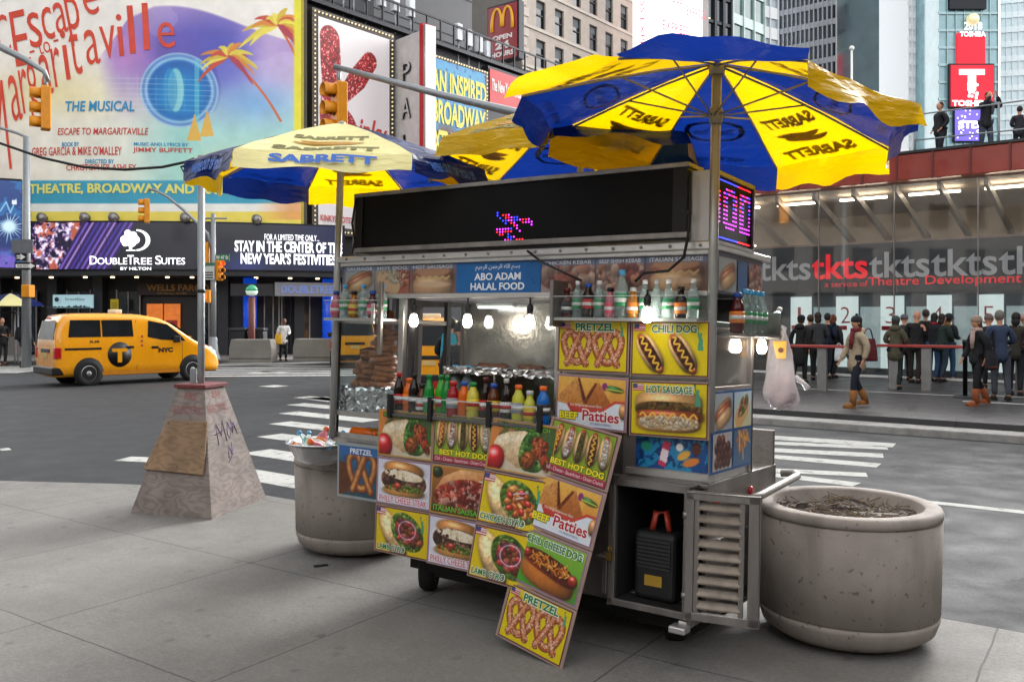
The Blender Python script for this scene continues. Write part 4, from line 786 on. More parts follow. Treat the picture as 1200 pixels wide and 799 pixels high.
# the LED sign on the roof, its return box
led = thing('led_sign', 'long black scrolling LED sign on the cart roof showing a few red and blue dots', 'sign', CART)
g = MB(); g.box(-2.5, -.12, -.06, .1, 2.2, 2.59); g.build('housing', BLACK, led)
g = MB(); g.box(-2.515, -.11, -.085, .02, 2.205, 2.235); g.box(-2.515, -.11, -.085, .12, 2.575, 2.60); g.box(-2.52, -2.50, -.08, .1, 2.2, 2.6); g.build('frame', STEELD, led, bevel=.003)
for a_, b_ in ((-2.5, -2.44), (-.2, -.12)): g = MB(); g.box(a_, b_, -.076, -.055, 2.235, 2.575); g.build('edge_tape', M('black_tape', '0b0b0c', .6), led)
def led_mat(name, pitch):
    m = bpy.data.materials.new(name); m.use_nodes = True; t = m.node_tree; b = t.nodes['Principled BSDF']; tc = t.nodes.new('ShaderNodeTexCoord'); v = t.nodes.new('ShaderNodeTexVoronoi'); v.inputs['Randomness'].default_value = 0; v.inputs['Scale'].default_value = 1 / pitch
    t.links.new(tc.outputs['Object'], v.inputs['Vector']); r = t.nodes.new('ShaderNodeValToRGB'); r.color_ramp.elements[0].position = .25; r.color_ramp.elements[0].color = (.014, .014, .015, 1); r.color_ramp.elements[1].position = .4; r.color_ramp.elements[1].color = (.003, .003, .0035, 1)
    t.links.new(v.outputs['Distance'], r.inputs[0]); t.links.new(r.outputs[0], b.inputs['Base Color']); b.inputs['Roughness'].default_value = .6; b.inputs['Specular IOR Level'].default_value = .15; return m
LEDM = led_mat('led_matrix', .0195)
g = MB(); g.box(-2.44, -.2, -.068, -.06, 2.235, 2.575); g.build('screen', LEDM, led)
EM = [M('led_red', 'ff2030', .5, 0, 0, emit=2.2), M('led_blue', '2a3cff', .5, 0, 0, emit=2.6), M('led_magenta', 'e03cff', .5, 0, 0, emit=2.2)]
pat = ["b.......... ..", "b.rrm.......", ".b.rrmbb.....", "..bbmmbbmrrm", "...b.rm..rmmm", "......rm....m", "mmmmmb.m", "rmmrrr..m", ".rr.b..", "....bbm", "...mrb.rrr"]
g = MB(); px0, pz0, st = -1.335, 2.405, .0205
for j, row in enumerate(pat):
    for i, ch in enumerate(row):
        if ch in 'rbm':
            x, z = px0 + i * st, pz0 - j * .0165; k = 'rbm'.index(ch); g.lathe([(.0052, 0), (.0052, .002), (0, .003)], 8, mi=k, X=T(x, -.069, z) @ RX(R(90)))
g.build('lit_dots', EM, led)
led2 = thing('led_sign', 'short LED sign on the cart end glowing in pink dotted letters', 'sign', CART)
g = MB(); g.box(-.118, 0, -.03, .55, 2.186, 2.56); g.build('housing', M('return_box', 'b9b7b6', .45, .4, .1), led2, bevel=.006)
g = MB(); g.box(0, .022, -.035, .555, 2.175, 2.195); g.box(0, .022, -.035, .555, 2.535, 2.56); g.box(0, .022, -.035, -.02, 2.18, 2.56); g.box(0, .022, .535, .555, 2.18, 2.56); g.build('frame', STEELD, led2); g = MB(); g.box(.001, .01, -.02, .535, 2.195, 2.535); g.build('screen', LEDM, led2)
O_ = [" ####", "######", "##..##", "##..##", "##..##", "##..##", "##..##", "##..##", "######", ".####."]; D_ = ["#####.", "######", "##..##", "##..##", "##..##", "##..##", "##..##", "##..##", "######", "#####."]; F_ = ["#######", "######", "##....", "##....", "#####.", "#####.", "##....", "##....", "##....", "##...."]
g = MB()
def sdot(y, z, k, w=.014): g.add([(.0125, y - w / 2, z - .004), (.0125, y + w / 2, z - .004), (.0125, y + w / 2, z + .004), (.0125, y - w / 2, z + .004)], [(0, 1, 2, 3)], k)
for li, L_ in enumerate((O_, O_, D_)):
    for j, row in enumerate(L_):
        for i, ch in enumerate(row):
            y = -.13 + li * .24 + i * .034
            if ch == '#' and 0 <= y < .52: sdot(y, 2.478 - j * .0225, 2 if j > 4 or (i + j) % 2 else (1 if i % 3 == 1 else 0), .026)
for i in range(24): sdot(-.01 + i * .022, 2.518, 1 if i < 15 else 0, .018); sdot(-.01 + i * .022, 2.215, 1 if i < 15 else 0, .018)
g.build('lit_dots', EM, led2)
# left glass pretzel case
for x, y in ((-2.735, .02), (-2.735, .5), (-2.15, .5)): g = MB(); g.box(x - .018, x + .018, y - .02, y + .02, .93, 1.93); g.build('case_post', M('dark_upright', '4a494b'), cart, bevel=.003)
g = MB(); g.box(-2.74, -2.14, 0, .52, .92, .95); g.box(-2.74, -2.14, -.02, .52, 1.105, 1.14); g.box(-2.74, -2.14, 0, .52, 1.735, 1.765); g.box(-2.74, -2.14, -.012, .0, .95, .99); g.build('case_deck', STEEL, cart, bevel=.003)
g = MB(); g.box(-2.72, -2.15, .0, .006, 1.14, 1.735); g.box(-2.735, -2.729, .02, .5, 1.14, 1.735); g.build('case_glass', CLEAR, cart)
g = MB(); g.box(-2.74, -2.14, .5, .52, 1.14, 1.30); g.build('case_back', M_IN, cart)
crumple(-2.70, -2.17, .03, .45, 1.14, 1.30, 'foil_bed', cart, 26, .014, 5)
g = MB(); g.box(-2.72, -2.72 + .57, .5, .51, .93, 1.13); g.build('bin_back', M_UNDER, cart)
# bottle shelves with acrylic fronts
def shelf(x0, x1, z, nm='bottle_shelf', h=.115):
    g = MB(); g.box(x0, x1, -.15, 0, z - .018, z); o = g.build(nm, ALU, cart, bevel=.003)
    g = MB(); g.box(x0, x1, -.156, -.151, z - .01, z + h); g.build('acrylic_front', thin_glass('acrylic', (.93, .95, .95), .15, .04, .03), o); g = MB(); g.box(x0, x1, -.1565, -.1505, z + h, z + h + .004); g.build('acrylic_edge', M('acrylic_edge', 'b8bcbc', .2), o)
    return o
s1 = shelf(-.875, -.02, 1.782); s2 = shelf(-2.70, -2.165, 1.765)
g = MB(); g.box(-.895, -.872, -.16, .0, 1.73, 1.99); g.box(-.893, -.875, -.162, -.156, 1.73, 1.99); g.build('shelf_bracket', STEELD, s1); g = MB(); g.box(-2.19, -2.165, -.165, -.14, 1.53, 2.0); g.build('slot_rail', STEELD, s2, bevel=.003); g = MB(); g.box(-2.25, -2.225, -.166, -.158, 1.73, 1.86); g.build('bracket', ALU, s2)
g = MB(); g.box(-2.05, -.9, -.2, 0, 1.155, 1.172); s3 = g.build('counter_rail', M('counter_lip', '6a686a', .4, .6), cart, bevel=.003)
g = MB(); g.box(-2.05, -.9, -.204, -.198, 1.172, 1.275); g.build('acrylic_front', thin_glass('acrylic'), s3); g = MB(); g.box(-2.05, -.9, -.206, -.197, 1.275, 1.281); g.build('acrylic_edge', M('acrylic_edge'), s3)
for x in (-2.045, -1.72, -1.28, -.93): g = MB(); g.box(x, x + .03, -.212, -.19, 1.14, 1.29); g.build('clip', BLACK, s3, bevel=.002)
g = MB(); g.box(-2.05, -2.0, -.208, -.2, 1.17, 1.29); g.build('black_cap', BLACK, s3)
# side tray
g = MB(); g.box(.0, .17, .05, .62, 1.70, 1.712); s4 = g.build('side_tray', STEELD, cart); g = MB(); g.box(.168, .173, .05, .62, 1.71, 1.82); g.box(0, .17, .05, .055, 1.71, 1.82); g.build('acrylic_front', thin_glass('acrylic'), s4); g = MB(); g.box(.0, .16, .615, .63, 1.69, 1.84); g.build('tray_end', STEELD, s4)
# printed food panels screwed to the cart
def pprint(P, name, parent, x0, z0, y=-.002, mat=None, X=None):
    o = P.build(name, parent, x0, z0, y, mat or picmat('laminate_print', rough=.3))
    if X is not None: o.matrix_basis = X
    return o
def p_hotdog(P, cx, cy, L, W, rot=0, seed=1, top='mustard', bun='ecc088'):
    u, v = P.loc(cx, cy, rot)
    P.sh(cx, cy, L, W, bun, rot, 2.6, .12, .2, seed); P.sh(cx, cy, L * 1.04, W * .5, 'a8482a', rot, 3, .15, .4, seed + 1)
    ca_, sa_ = math.cos(R(rot)), math.sin(R(rot)); P.sh(cx + ca_ * L * .9, cy + sa_ * L * .9, W * .42, W * .4, 'b04a2c', rot, gl=.5)
    if top in ('chili', 'relish', 'kraut', 'cheese', 'onion'):
        c = dict(chili=['5a2412', '7a3418', '401808', '8c5030'], relish=['5a5a20', '7a7a30', '3f4418', '6b4a20'], kraut=['e8e0c8', 'f4f0e4', 'd0c4a0', 'fff8f0'], cheese=['e8962c', 'f0b04a', 'd07a1c', 'f4c060'], onion=['f0e8e0', 'fff8f4', 'c8604a', 'e8d8d0'])[top]
        mm = P.em(cx, cy, L * .86, W * (.62 if top == 'chili' else .46), rot, pw=3); P.mix(mm, c[0]); P.crumbs(mm, c, int(130), W * .24, seed)
    if top in ('mustard', 'chili'):
        pts = []
        for i in range(40):
            a = (i / 39 - .5) * 1.8 * L; b = W * .24 * math.sin(i * .8); ca, sa = math.cos(R(rot)), math.sin(R(rot)); pts.append((cx + a * ca - b * sa, cy + a * sa + b * ca))
        P.line([(x + W * .03, y - W * .05) for x, y in pts], W * .2, '6a4008', .6); P.line(pts, W * .17, 'e8b420'); P.line([(x - W * .02, y + W * .03) for x, y in pts], W * .05, 'fae080')
def p_pretzel(P, cx, cy, s, c1='a8552a', c2='d08a58', c3='6a2a10', salt=70, seed=1, w=.2):
    pts = [(-.62, -.78), (-.2, -.35), (.2, .0), (.55, .35), (.62, .75), (.32, .98), (.0, .78)]
    def cr(P_, n=8):
        o = []
        for i in range(len(P_) - 1):
            a, b, c, d = P_[max(i - 1, 0)], P_[i], P_[i + 1], P_[min(i + 2, len(P_) - 1)]
            for k in range(n):
                t = k / n; o.append(tuple(.5 * ((2 * b[j]) + (-a[j] + c[j]) * t + (2 * a[j] - 5 * b[j] + 4 * c[j] - d[j]) * t * t + (-a[j] + 3 * b[j] - 3 * c[j] + d[j]) * t ** 3) for j in (0, 1)))
        return o + [P_[-1]]
    shape = cr([(-.5, -.95), (-.3, -.55), (.05, -.1), (.5, .25), (.8, .6), (.68, .95), (.35, .95), (.06, .6), (0, .15)])
    loop = [(-.62, -.62), (-.28, -.25), (.12, .05), (.48, .3), (.78, .62), (.66, .95), (.3, .92), (.05, .62)]
    full = cr([(.68, -.6), (.35, -.42), (.0, -.05), (-.35, .25), (-.62, .1), (-.85, .5), (-.62, .95), (-.2, .88), (0, .55), (.2, .88), (.62, .95), (.85, .5), (.62, .1), (.35, .25), (.0, -.05), (-.35, -.42), (-.68, -.6)])
    ring = cr([(.0, .35), (-.18, .82), (-.55, .98), (-.86, .65), (-.8, .1), (-.5, -.45), (0, -.72), (.5, -.45), (.8, .1), (.86, .65), (.55, .98), (.18, .82), (.0, .35)])
    arms = [cr([(-.18, .82), (.05, .35), (.25, -.05), (.45, -.5), (.62, -.8)]), cr([(.18, .82), (-.05, .35), (-.25, -.05), (-.45, -.5), (-.62, -.8)])]
    allm = np.zeros(P.X.shape)
    for pl in [ring] + arms:
        q_ = [(cx + x * s, cy + y * s) for x, y in pl]; m = P.line(q_, w * 2 * s * .9, c3); P.line([(x - .01 * s, y + .02 * s) for x, y in q_], w * 1.55 * s, c1); P.line([(x - .03 * s, y + .06 * s) for x, y in q_], w * .7 * s, c2, .8); allm = np.maximum(allm, m)
    g_ = np.random.RandomState(seed); ys, xs = np.where(allm > .8)
    for i in range(salt): k = g_.randint(len(ys)); P.ell(P.X[ys[k], xs[k]], P.Y[ys[k], xs[k]], .035 * s, .03 * s, 'f6ead8', a=.85)
def p_flag(P, x, y, w):
    h = w * .62
    for i in range(7): P.rect(x, x + w, y + h * i / 7, y + h * (i + 1) / 7, 'b8404a' if i % 2 == 0 else 'e8dcdc')
    P.rect(x, x + w * .45, y + h * .43, y + h, '3a4a80')
def p_statue(P, x, y, h): P.poly([(x - h * .14, y), (x + h * .14, y), (x + h * .1, y + h * .5), (x + h * .04, y + h * .62), (x - h * .06, y + h * .62), (x - h * .1, y + h * .45)], '4a9a7a'); P.ell(x, y + h * .7, h * .07, h * .09, '4a9a7a'); P.line([(x - h * .08, y + h * .55), (x - h * .16, y + h * .95)], h * .07, '3f8f6c'); P.ell(x - h * .16, y + h, h * .06, h * .05, '2a5a4a')
def small_food(kind, seed=1, n=70, a=1.):
    P = Paint(1, a, n); P.grad('8a7a6a', 'b8b0a0'); P.mix(P.noise(5, seed) > .55, 'a89880', .6)
    if kind == 'dog': P.grad('9aa0a8', 'a8b0b8'); P.sh(.5, a * .56, .42, .16, 'b88a58', 20, 2.6); P.sh(.48, a * .5, .44, .12, 'b0502c', 20, 2.8, .2, .5); P.sh(.54, a * .32, .42, .15, 'd8ac78', 20, 2.6)
    if kind == 'kraut': P.ell(.6, a * .5, .5, .4, 'a8503a'); P.crumbs(P.em(.6, a * .6, .45, .3), ['d87858', 'c85838', 'e8c8a0', '984028'], 60, .06, seed); P.ell(.4, a * .4, .36, .2, 'dcb080', -30, pw=2.5); P.crumbs(P.em(.5, a * .65, .36, .16, -20), ['e8dcc0', 'c8b890', 'f0e8d0'], 60, .035, seed)
    if kind == 'sausage': P.grad('8a5a48', '6a4a58'); P.sh(.5, a * .6, .42, .14, 'b88458', pw=3); P.sh(.5, a * .52, .43, .12, '8a3820', pw=3, gl=.4); P.sh(.5, a * .24, .43, .18, 'd09c6c', pw=3); P.line([(.15 + i * .07, a * (.53 + .05 * (-1) ** i)) for i in range(11)], .03, 'e0b870'); P.ell(.5, a * .82, .36, .1, 'b88058', pw=3); P.ell(.5, a * .3, .36, .05, 'e4b890')
    if kind == 'kebab': P.grad('a89088', '8a7890'); P.crumbs(P.em(.5, a * .5, .55, a * .5), ['b85a4a', '8a3a30', 'd88a70', 'c8a090', '6a2a28', 'e0b8a0'], 150, .09, seed)
    if kind == 'rings': P.fill('b0a8a8'); [P.sh(.2 + .2 * (i % 4) + .1 * (i // 4 % 2), a * (.2 + .2 * (i // 4)), .12, .11, ['5a2a20', '6a3428', '4a2018'][i % 3]) for i in range(14)]
    if kind == 'fries': P.fill('4a6a8a'); [P.line([(.15 + .8 * rnd.random(), .1 + rnd.random() * .5), (.2 + .7 * rnd.random(), .4 + rnd.random() * .5)], .05, ['d08a3a', 'e0a850', 'b86a28'][i % 3]) for i in range(18)]
    if kind == 'pret': P.fill('3a6a98'); p_pretzel(P, .5, a * .5, .42, salt=20)
    if kind == 'gyro': P.grad('d0c8a0', 'b0c8d8'); P.ell(.45, a * .4, .42, .22, 'd8a868', 30, pw=2.5); P.crumbs(P.em(.5, a * .6, .36, .17, 30), ['c84a2a', '5a8a30', 'e8d8b0', 'a83020'], 60, .05, seed)
    return P
fas = picmat('faded_print', rough=.3)
for x0, w, kind, s, txt in ((-2.655, .275, 'dog', 1, 'SAUSAGE'), (-2.375, .3, 'kraut', 2, 'HOT DOG'), (-2.07, .385, 'sausage', 3, 'HOT SAUSAGE'), (-1.055, .36, 'kebab', 4, 'CHICKEN KEBAB'), (-.69, .3, 'kebab', 6, 'BEEF SHISH KEBAB'), (-.385, .36, 'sausage', 7, 'ITALIAN SAUSAGE')):
    P = small_food(kind, s, 64, .185 / w); P.w = w; P.h = .185; P.mix(P.Y > P.a * .83, '5a7aa8', .7); P.C = P.C * .7 + .13; o = pprint(P, 'food_photo', cart, x0, 1.932, -.004, fas)
    g = MB(); put_text(g, txt, x0 + w / 2, 2.101, w * .85, .022, -.007, bold=.0); g.build('lettering', M('fascia_white', 'd8dce4', .5), o)
g = MB(); g.box(-1.685, -1.058, -.006, .003, 1.932, 2.117); hb = g.build('name_panel', M('name_panel_blue', '1d5f9e', .3, 0, .1, 6), cart)
g = MB(); put_text(g, 'ABO ADAM', -1.37, 2.03, .345, .045, -.008, bold=.03); put_text(g, 'HALAL FOOD', -1.37, 1.97, .40, .045, -.008, bold=.03)
ar = ''.join(reversed('\ufe91\ufeb4\ufee2 \ufe8d\ufedf\ufee0\ufeea \ufe8d\ufedf\ufeae\ufea3\ufee4\ufee6 \ufe8d\ufedf\ufeae\ufea3\ufef4\ufee2')); put_text(g, ar, -1.37, 2.085, .33, .04, -.008, bold=.005); g.build('lettering', M('panel_white', 'dfe4ec', .4), hb)
# the end fascia and end food panels (plane x=0, facing right)
EX = Matrix.Translation((.004, 0, 0)) @ RZ(R(90))
def endpanel(P, y0, z0, name='food_photo'): o = P.build(name, cart, y0, z0, -.004, fas); o.matrix_basis = EX; return o
for y0, w, k, s in ((.06, .26, 'dog', 11), (.34, .15, None, 0), (.51, .22, 'kebab', 12)):
    if k: P = small_food(k, s, 50, .18 / w)
    else: P = Paint(w, .18, 40); P.fill('2a5a98')
    P.w = w; P.h = .18; P.C = P.C * .8 + .08; o = endpanel(P, y0, 1.937)
    if k is None: g = MB(); put_text(g, 'ABO', .415, 2.05, .09, .03, -.007, X=EX); put_text(g, 'ADAM', .415, 2.01, .1, .03, -.007, X=EX); g.build('lettering', M('panel_white', 'dfe4ec'), o)
for y0, z0, k, s in ((.03, 1.2, 'dog', 21), (.325, 1.2, 'gyro', 22), (.03, .99, 'rings', 23), (.325, .99, 'fries', 24)):
    P = small_food(k, s, 60, .195 / .27); P.w = .27; P.h = .195; endpanel(P, y0, z0)
g = MB(); g.box(.0, .004, .02, .61, .975, 1.405); g.build('panel_backing', M('backing_blue', '2e5f9a', .4), cart)
# drinks picture beneath the boards
P = Paint(.41, .17, 80); P.fill('1a4a86'); nn = P.noise(7, 3); P.mix(nn > .5, '2a9ac0', .7); P.mix(P.noise(12, 6) > .62, '0c2a5a', .8); P.poly([(.32, .06), (.42, .02), (.5, .34), (.4, .38)], 'c03a58'); P.poly([(.34, .12), (.44, .08), (.47, .24), (.38, .27)], 'e8d8e0'); P.ell(.68, .2, .1, .05, 'e0a84a', 30); P.ell(.78, .12, .12, .05, 'd8803a', 20); P.ell(.85, .3, .06, .08, '5a3020'); P.ell(.62, .3, .05, .05, 'e8e0d8'); P.ell(.15, .28, .08, .06, '2a8a70')
pprint(P, 'drinks_photo', cart, -.415, .985, -.008)
# generator bay with louvred door
g = MB(); g.box(-.48, -.455, -.15, .42, .27, .925); g.box(-.07, -.045, -.15, .42, .27, .925); g.box(-.48, -.045, -.15, .42, .27, .29); g.box(-.48, -.045, -.15, .0, .90, .925); g.box(-.49, -.04, -.158, -.14, .265, .30); g.box(-.49, -.46, -.158, -.14, .265, .93); g.box(-.065, -.04, -.158, -.14, .265, .93); g.box(-.49, -.04, -.158, -.14, .895, .93)
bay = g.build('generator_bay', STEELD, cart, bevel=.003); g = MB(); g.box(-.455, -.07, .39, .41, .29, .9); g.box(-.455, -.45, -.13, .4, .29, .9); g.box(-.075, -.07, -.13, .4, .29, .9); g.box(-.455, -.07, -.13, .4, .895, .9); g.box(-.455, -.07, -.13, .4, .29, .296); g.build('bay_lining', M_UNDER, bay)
DX = CART.to_3x3().inverted() @ Vector((.94, -.34, 0)); DM = T(-.045, -.165, .28) @ RZ(math.atan2(DX.y, DX.x))
g = MB(); W_, H_ = .36, .635
g.box(0, W_, -.03, 0, 0, .04); g.box(0, W_, -.03, 0, H_ - .04, H_); g.box(0, .04, -.03, 0, 0, H_); g.box(W_ - .055, W_, -.03, 0, 0, H_); g.box(W_ - .012, W_, -.03, .03, 0, H_); g.box(0, W_, -.03, .03, H_ - .012, H_)
g.box(.04, .065, -.022, -.005, .04, H_ - .04); g.box(W_ - .10, W_ - .075, -.022, -.005, .04, H_ - .04)
door = g.build('bay_door', STEELD, cart, bevel=.003); door.matrix_basis = DM
g = MB()
for i in range(9): z = .06 + i * .061; g.add([(.06, -.03, z), (W_ - .09, -.03, z), (W_ - .09, -.002, z + .03), (.06, -.002, z + .03), (.06, -.03, z + .008), (W_ - .09, -.03, z + .008), (W_ - .09, -.002, z + .037), (.06, -.002, z + .037)], [(0, 3, 2, 1), (4, 5, 6, 7), (0, 1, 5, 4), (2, 3, 7, 6), (1, 2, 6, 5), (0, 4, 7, 3)])
g.build('louvre', M('rusty_steel', '8f867c', .45, .75, .3, 9), door); g = MB(); g.lathe([(.013, 0), (.013, .03)], 8, (-.005, -.02, .1)); g.lathe([(.013, 0), (.013, .03)], 8, (-.005, -.02, .5)); g.build('hinge', STEELD, door)
g = MB(); g.box(-.49, -.46, -.18, -.165, .50, .54); g.tube([(-.475, -.17, .54), (-.485, -.17, .565), (-.47, -.17, .575), (-.462, -.17, .545)], .004, 6); g.build('padlock', M('brass', '9a7a3a', .4, .8), bay)
# push handle, reflectors, wheels, jack feet
g = MB(); g.tube([(.02, .3, .80), (.12, .3, .83), (.14, .4, .84), (.14, 1.05, .875), (.10, 1.12, .88), (.02, 1.12, .87)], .022, 10); g.build('push_handle', M('grey_pipe', '8d8884', .5, .3, .15), cart)
for y in (.1, .62): g = MB(); g.lathe([(.03, 0), (.03, .012), (.0, .016)], 14, X=T(.0, y, .82) @ RY(R(90))); g.build('reflector', M('reflector_red', '9a1420', .15, 0, .1), cart)
def wheel(x, y, rz, r=.17):
    X_ = T(x, y, r - .012 + .036 * y - .0) @ RZ(rz); g = MB(); g.lathe([(r * .6, -.05), (r * .93, -.05), (r, -.03), (r, .03), (r * .93, .05), (r * .6, .05), (r * .6, -.05)], 24, X=X_ @ RY(R(90))); w = g.build('wheel', RUBBER, cart)
    g = MB(); g.lathe([(0.001, -.03), (r * .62, -.035), (r * .62, .035), (0.001, .03)], 18, X=X_ @ RY(R(90))); g.build('rim', STEELD, w); g = MB(); g.box(-.07, -.055, -.03, .03, 0, .16, X=X_); g.box(.055, .07, -.03, .03, 0, .16, X=X_); g.box(-.07, .07, -.04, .04, .16, .19, X=X_); g.build('fork', M_UNDER, w)
wheel(-2.0, .2, R(30)); wheel(-2.0, .85, R(20)); wheel(-.35, .75, R(20)); wheel(-.3, .3, R(20), .15)
g = MB(); g.box(-.1, -.05, -.13, .3, .20, .25); g.box(-.12, -.03, -.2, -.12, .2, .235); g.build('tow_foot', ALU, cart, bevel=.008); g = MB(); g.box(-.545, -.515, -.12, .0, .30, .52); g.box(-.56, -.5, -.16, -.08, .5, .515); g.build('stay_bracket', STEELD, cart, bevel=.01)
g = MB(); g.box(.0, .012, .12, 1.0, .45, .46); g.box(.0, .012, .12, 1.0, .62, .628); g.build('body_trim', STEELD, cart)
# hanging cable over the LED sign
g = MB(); g.tube([(-.1, -.09, 2.55), (-.09, -.1, 2.35), (-.1, -.1, 2.2), (-.12, -.1, 2.1), (-.2, -.11, 2.03), (-.34, -.11, 2.02), (-.4, -.09, 1.98)], .008, 6); g.ball((-.1, -.1, 2.33), .02, 8, 6); g.tube([(-1.12, -.06, 2.17), (-1.0, -.09, 2.1), (-.86, -.09, 2.04), (-.74, -.08, 1.99)], .007, 6); g.tube([(-2.49, -.09, 2.57), (-2.51, -.1, 2.4), (-2.48, -.1, 2.28), (-2.52, -.08, 2.2)], .007, 6)
tag(g.build('power_cable', WIRE), 'black power cables draped from the LED sign over the food pictures', 'cable').matrix_world = CART
# generator
gen = thing('generator', 'black portable generator with a red handle inside the open steel bay', 'generator', CART @ T(-.27, .02, .296))
g = MB(); g.box(-.12, .12, -.08, .25, .0, .36); g.build('casing', M('generator_black', '1a1b1c', .5, 0, .2), gen, bevel=.03, seg=3)
g = MB(); [g.box(-.095, .095, -.088, -.075, .17 + i * .02, .182 + i * .02) for i in range(8)]; g.build('grille', M('generator_grille', '2d2e30', .5), gen); g = MB(); g.box(-.05, .05, -.086, -.078, .08, .135); g.build('label', M('label_ochre', 'a8842a', .5), gen); g = MB(); g.tube([(-.05, .0, .355), (-.03, .0, .45), (.03, .0, .46), (.05, .0, .36)], .018, 8); g.build('handle', M('handle_red', 'b0402f', .4), gen)
# ------------------------------------------------------------------ menu boards
M_LAM = M('laminate_edge', '9a8078', .35, 0, .15); M_CREAM = M('poster_cream', 'e8e0d8', .35)
TXT = {k: M('ink_' + k, c, .4, 0, 0) for k, c in dict(green='1a7a40', red='b02038', yellow='e6d82a', white='ece8e4', pale='f0d8d8', lime='6ab83a', blue='5a6aa0', magenta='c02060').items()}
def art(kind, seed=1):
    P = Paint(.425, .27, 126); A = P.a
    if kind == 'pretzel':
        P.fill('dcc60c'); p_pretzel(P, .265, A * .42, .225, 'a85430', 'dc9c70', '6e2c14', 130, 1, .26); p_pretzel(P, .725, A * .42, .225, 'a85430', 'dc9c70', '6e2c14', 130, 2, .26); p_flag(P, .01, A * .84, .15); p_statue(P, .93, A * .7, .16)
    elif kind == 'chili':
        P.fill('dcc60c')
        for cx in (.24, .68): p_hotdog(P, cx, A * .41, .265, .125, -56, 3, 'chili')
        p_flag(P, .01, A * .84, .16); p_statue(P, .91, A * .48, .27)
    elif kind == 'hotsausage':
        P.fill('dcc60c'); P.sh(.5, A * .24, .43, .12, 'c88a48', pw=3, seed=2); P.sh(.5, A * .6, .45, .17, 'dca868', pw=3, seed=3); m = P.em(.5, A * .49, .44, .1, pw=3); P.mix(m, '4a3a14'); P.crumbs(m, ['6a5420', '4a3a14', '8a6a30', '6a3a1c'], 150, .035, 3); P.sh(.52, A * .37, .44, .075, 'b04a24', pw=4, gl=.4); P.line([(.12 + i * .0195, A * .37 + .03 * math.sin(i * .9)) for i in range(40)], .026, 'e8a820'); P.line([(.12 + i * .0195, A * .38 + .03 * math.sin(i * .9)) for i in range(40)], .009, 'fad870'); m = P.em(.5, A * .24, .4, .085, pw=3); P.mix(m, 'd8bc88', .7); P.crumbs(m, ['f4e4c4', 'd8b080', 'fff0d8', 'e8cca0'], 160, .026, 5, 3.); p_flag(P, .01, A * .84, .15); p_statue(P, .89, A * .58, .26)
    elif kind == 'best':
        P.fill('8aa62c'); P.mix(P.noise(4, 2) > .55, '7c9a26', .5)
        for i, tp in enumerate(('mustard', 'onion', 'relish', 'chili', 'kraut')): p_hotdog(P, .115 + .193 * i, A * .63, .2, .092, 90 - (2 - i) * 3, 3 + i, tp)
        P.rect(0, 1, 0, A * .13, 'a83048')
    elif kind == 'patties':
        P.grad('d88838', 'e8b850', lo=.2); P.mix(P.noise(4, 3) > .5, 'f0c060', .4); pk = [(.02, A * .62), (.24, A * .97), (.33, A * .98), (.43, A * .52), (.36, A * .33), (.05, A * .36)]
        for pts, c1, c2 in ((pk, 'c07834', 'e0a860'), ([(.38, A * .46), (.54, A * .9), (.62, A * .9), (.8, A * .5), (.64, A * .34)], 'a85a24', 'd08a48')):
            m = P.pm(pts); P.mix(m, c1); P.mix(m * np.clip((P.Y - A * .4) * 3 + (P.noise(9, 4) - .5), 0, 1), c2, .9); P.mix(m * (P.noise(40, 6) > .6), '8a4818', .35)
        P.line([(.31, A * .97), (.41, A * .52)], [.03, .055], '5a2410'); P.line([(.42, A * .5), (.57, A * .88)], [.055, .03], '6a2c14'); P.line([(.03, A * .5), (.2, A * .42), (.38, A * .46)], .012, 'f0c888', .7)
        P.mix(P.noise(25, 7) > .58, 'd88838', .2); P.poly([(0, 0), (1, 0), (1, A * .52), (.86, A * .52), (.7, A * .36), (.3, A * .3), (.18, A * .42), (0, A * .46)], 'dce4ee'); P.line([(.18, A * .42), (.24, A * .34), (.68, A * .36)], [.06, .1, .05], 'c03a30'); P.line([(.2, A * .42), (.4, A * .36), (.7, A * .38), (.86, A * .54), (1, A * .54)], .035, 'c84838'); P.sh(.84, A * .8, .13, .04, '3a7a40', -8); P.ell(.7, A * .84, .04, .05, '8a3070'); P.line([(.72, A * .8), (.96, A * .77)], .014, 'd8d84a'); P.sh(.98, A * .36, .06, .1, 'c88a50')
    elif kind == 'chilicheese':
        P.grad('4a9a2a', '8ab83a'); P.sh(.5, A * .27, .44, .17, 'c8742c', -8, pw=2.5, gl=.3); P.sh(.5, A * .47, .46, .1, '9a3018', -10, pw=2.8, gl=.3); m = P.em(.48, A * .53, .38, .1, -9, pw=2.6); P.mix(m, '4a1a0c'); g_ = random.Random(4)
        P.crumbs(m, ['5a2008', '7a3418', '3a1006', '8a4420'], 130, .035, 6)
        for i in range(60): x = .18 + g_.random() * .62; y = A * (.64 - x * .2) + g_.uniform(-.06, .06); d_ = (g_.uniform(-.06, .06), g_.uniform(-.05, .05)); P.line([(x, y - .006), (x + d_[0], y + d_[1] - .006)], .024, '6a3008', .6); P.line([(x, y), (x + d_[0], y + d_[1])], .018, ['e89030', 'f4b458', 'd87820'][i % 3])
        P.sh(.89, A * .4, .075, .07, 'a8301c', gl=.5); P.sh(.11, A * .6, .065, .055, 'a8301c', gl=.4)
    elif kind == 'falafel':
        P.grad('c8783a', '3a5a28', 'x', .0, .9); P.mix(P.noise(6, 4) > .55, '2a4a1c', .6); P.rect(0, .1, 0, A, 'd8803a', .8); P.mix(P.Y < A * .3, 'd8c8b4', .9); P.mix(P.noise(14, 5) > .5, 'b8a088', .1)
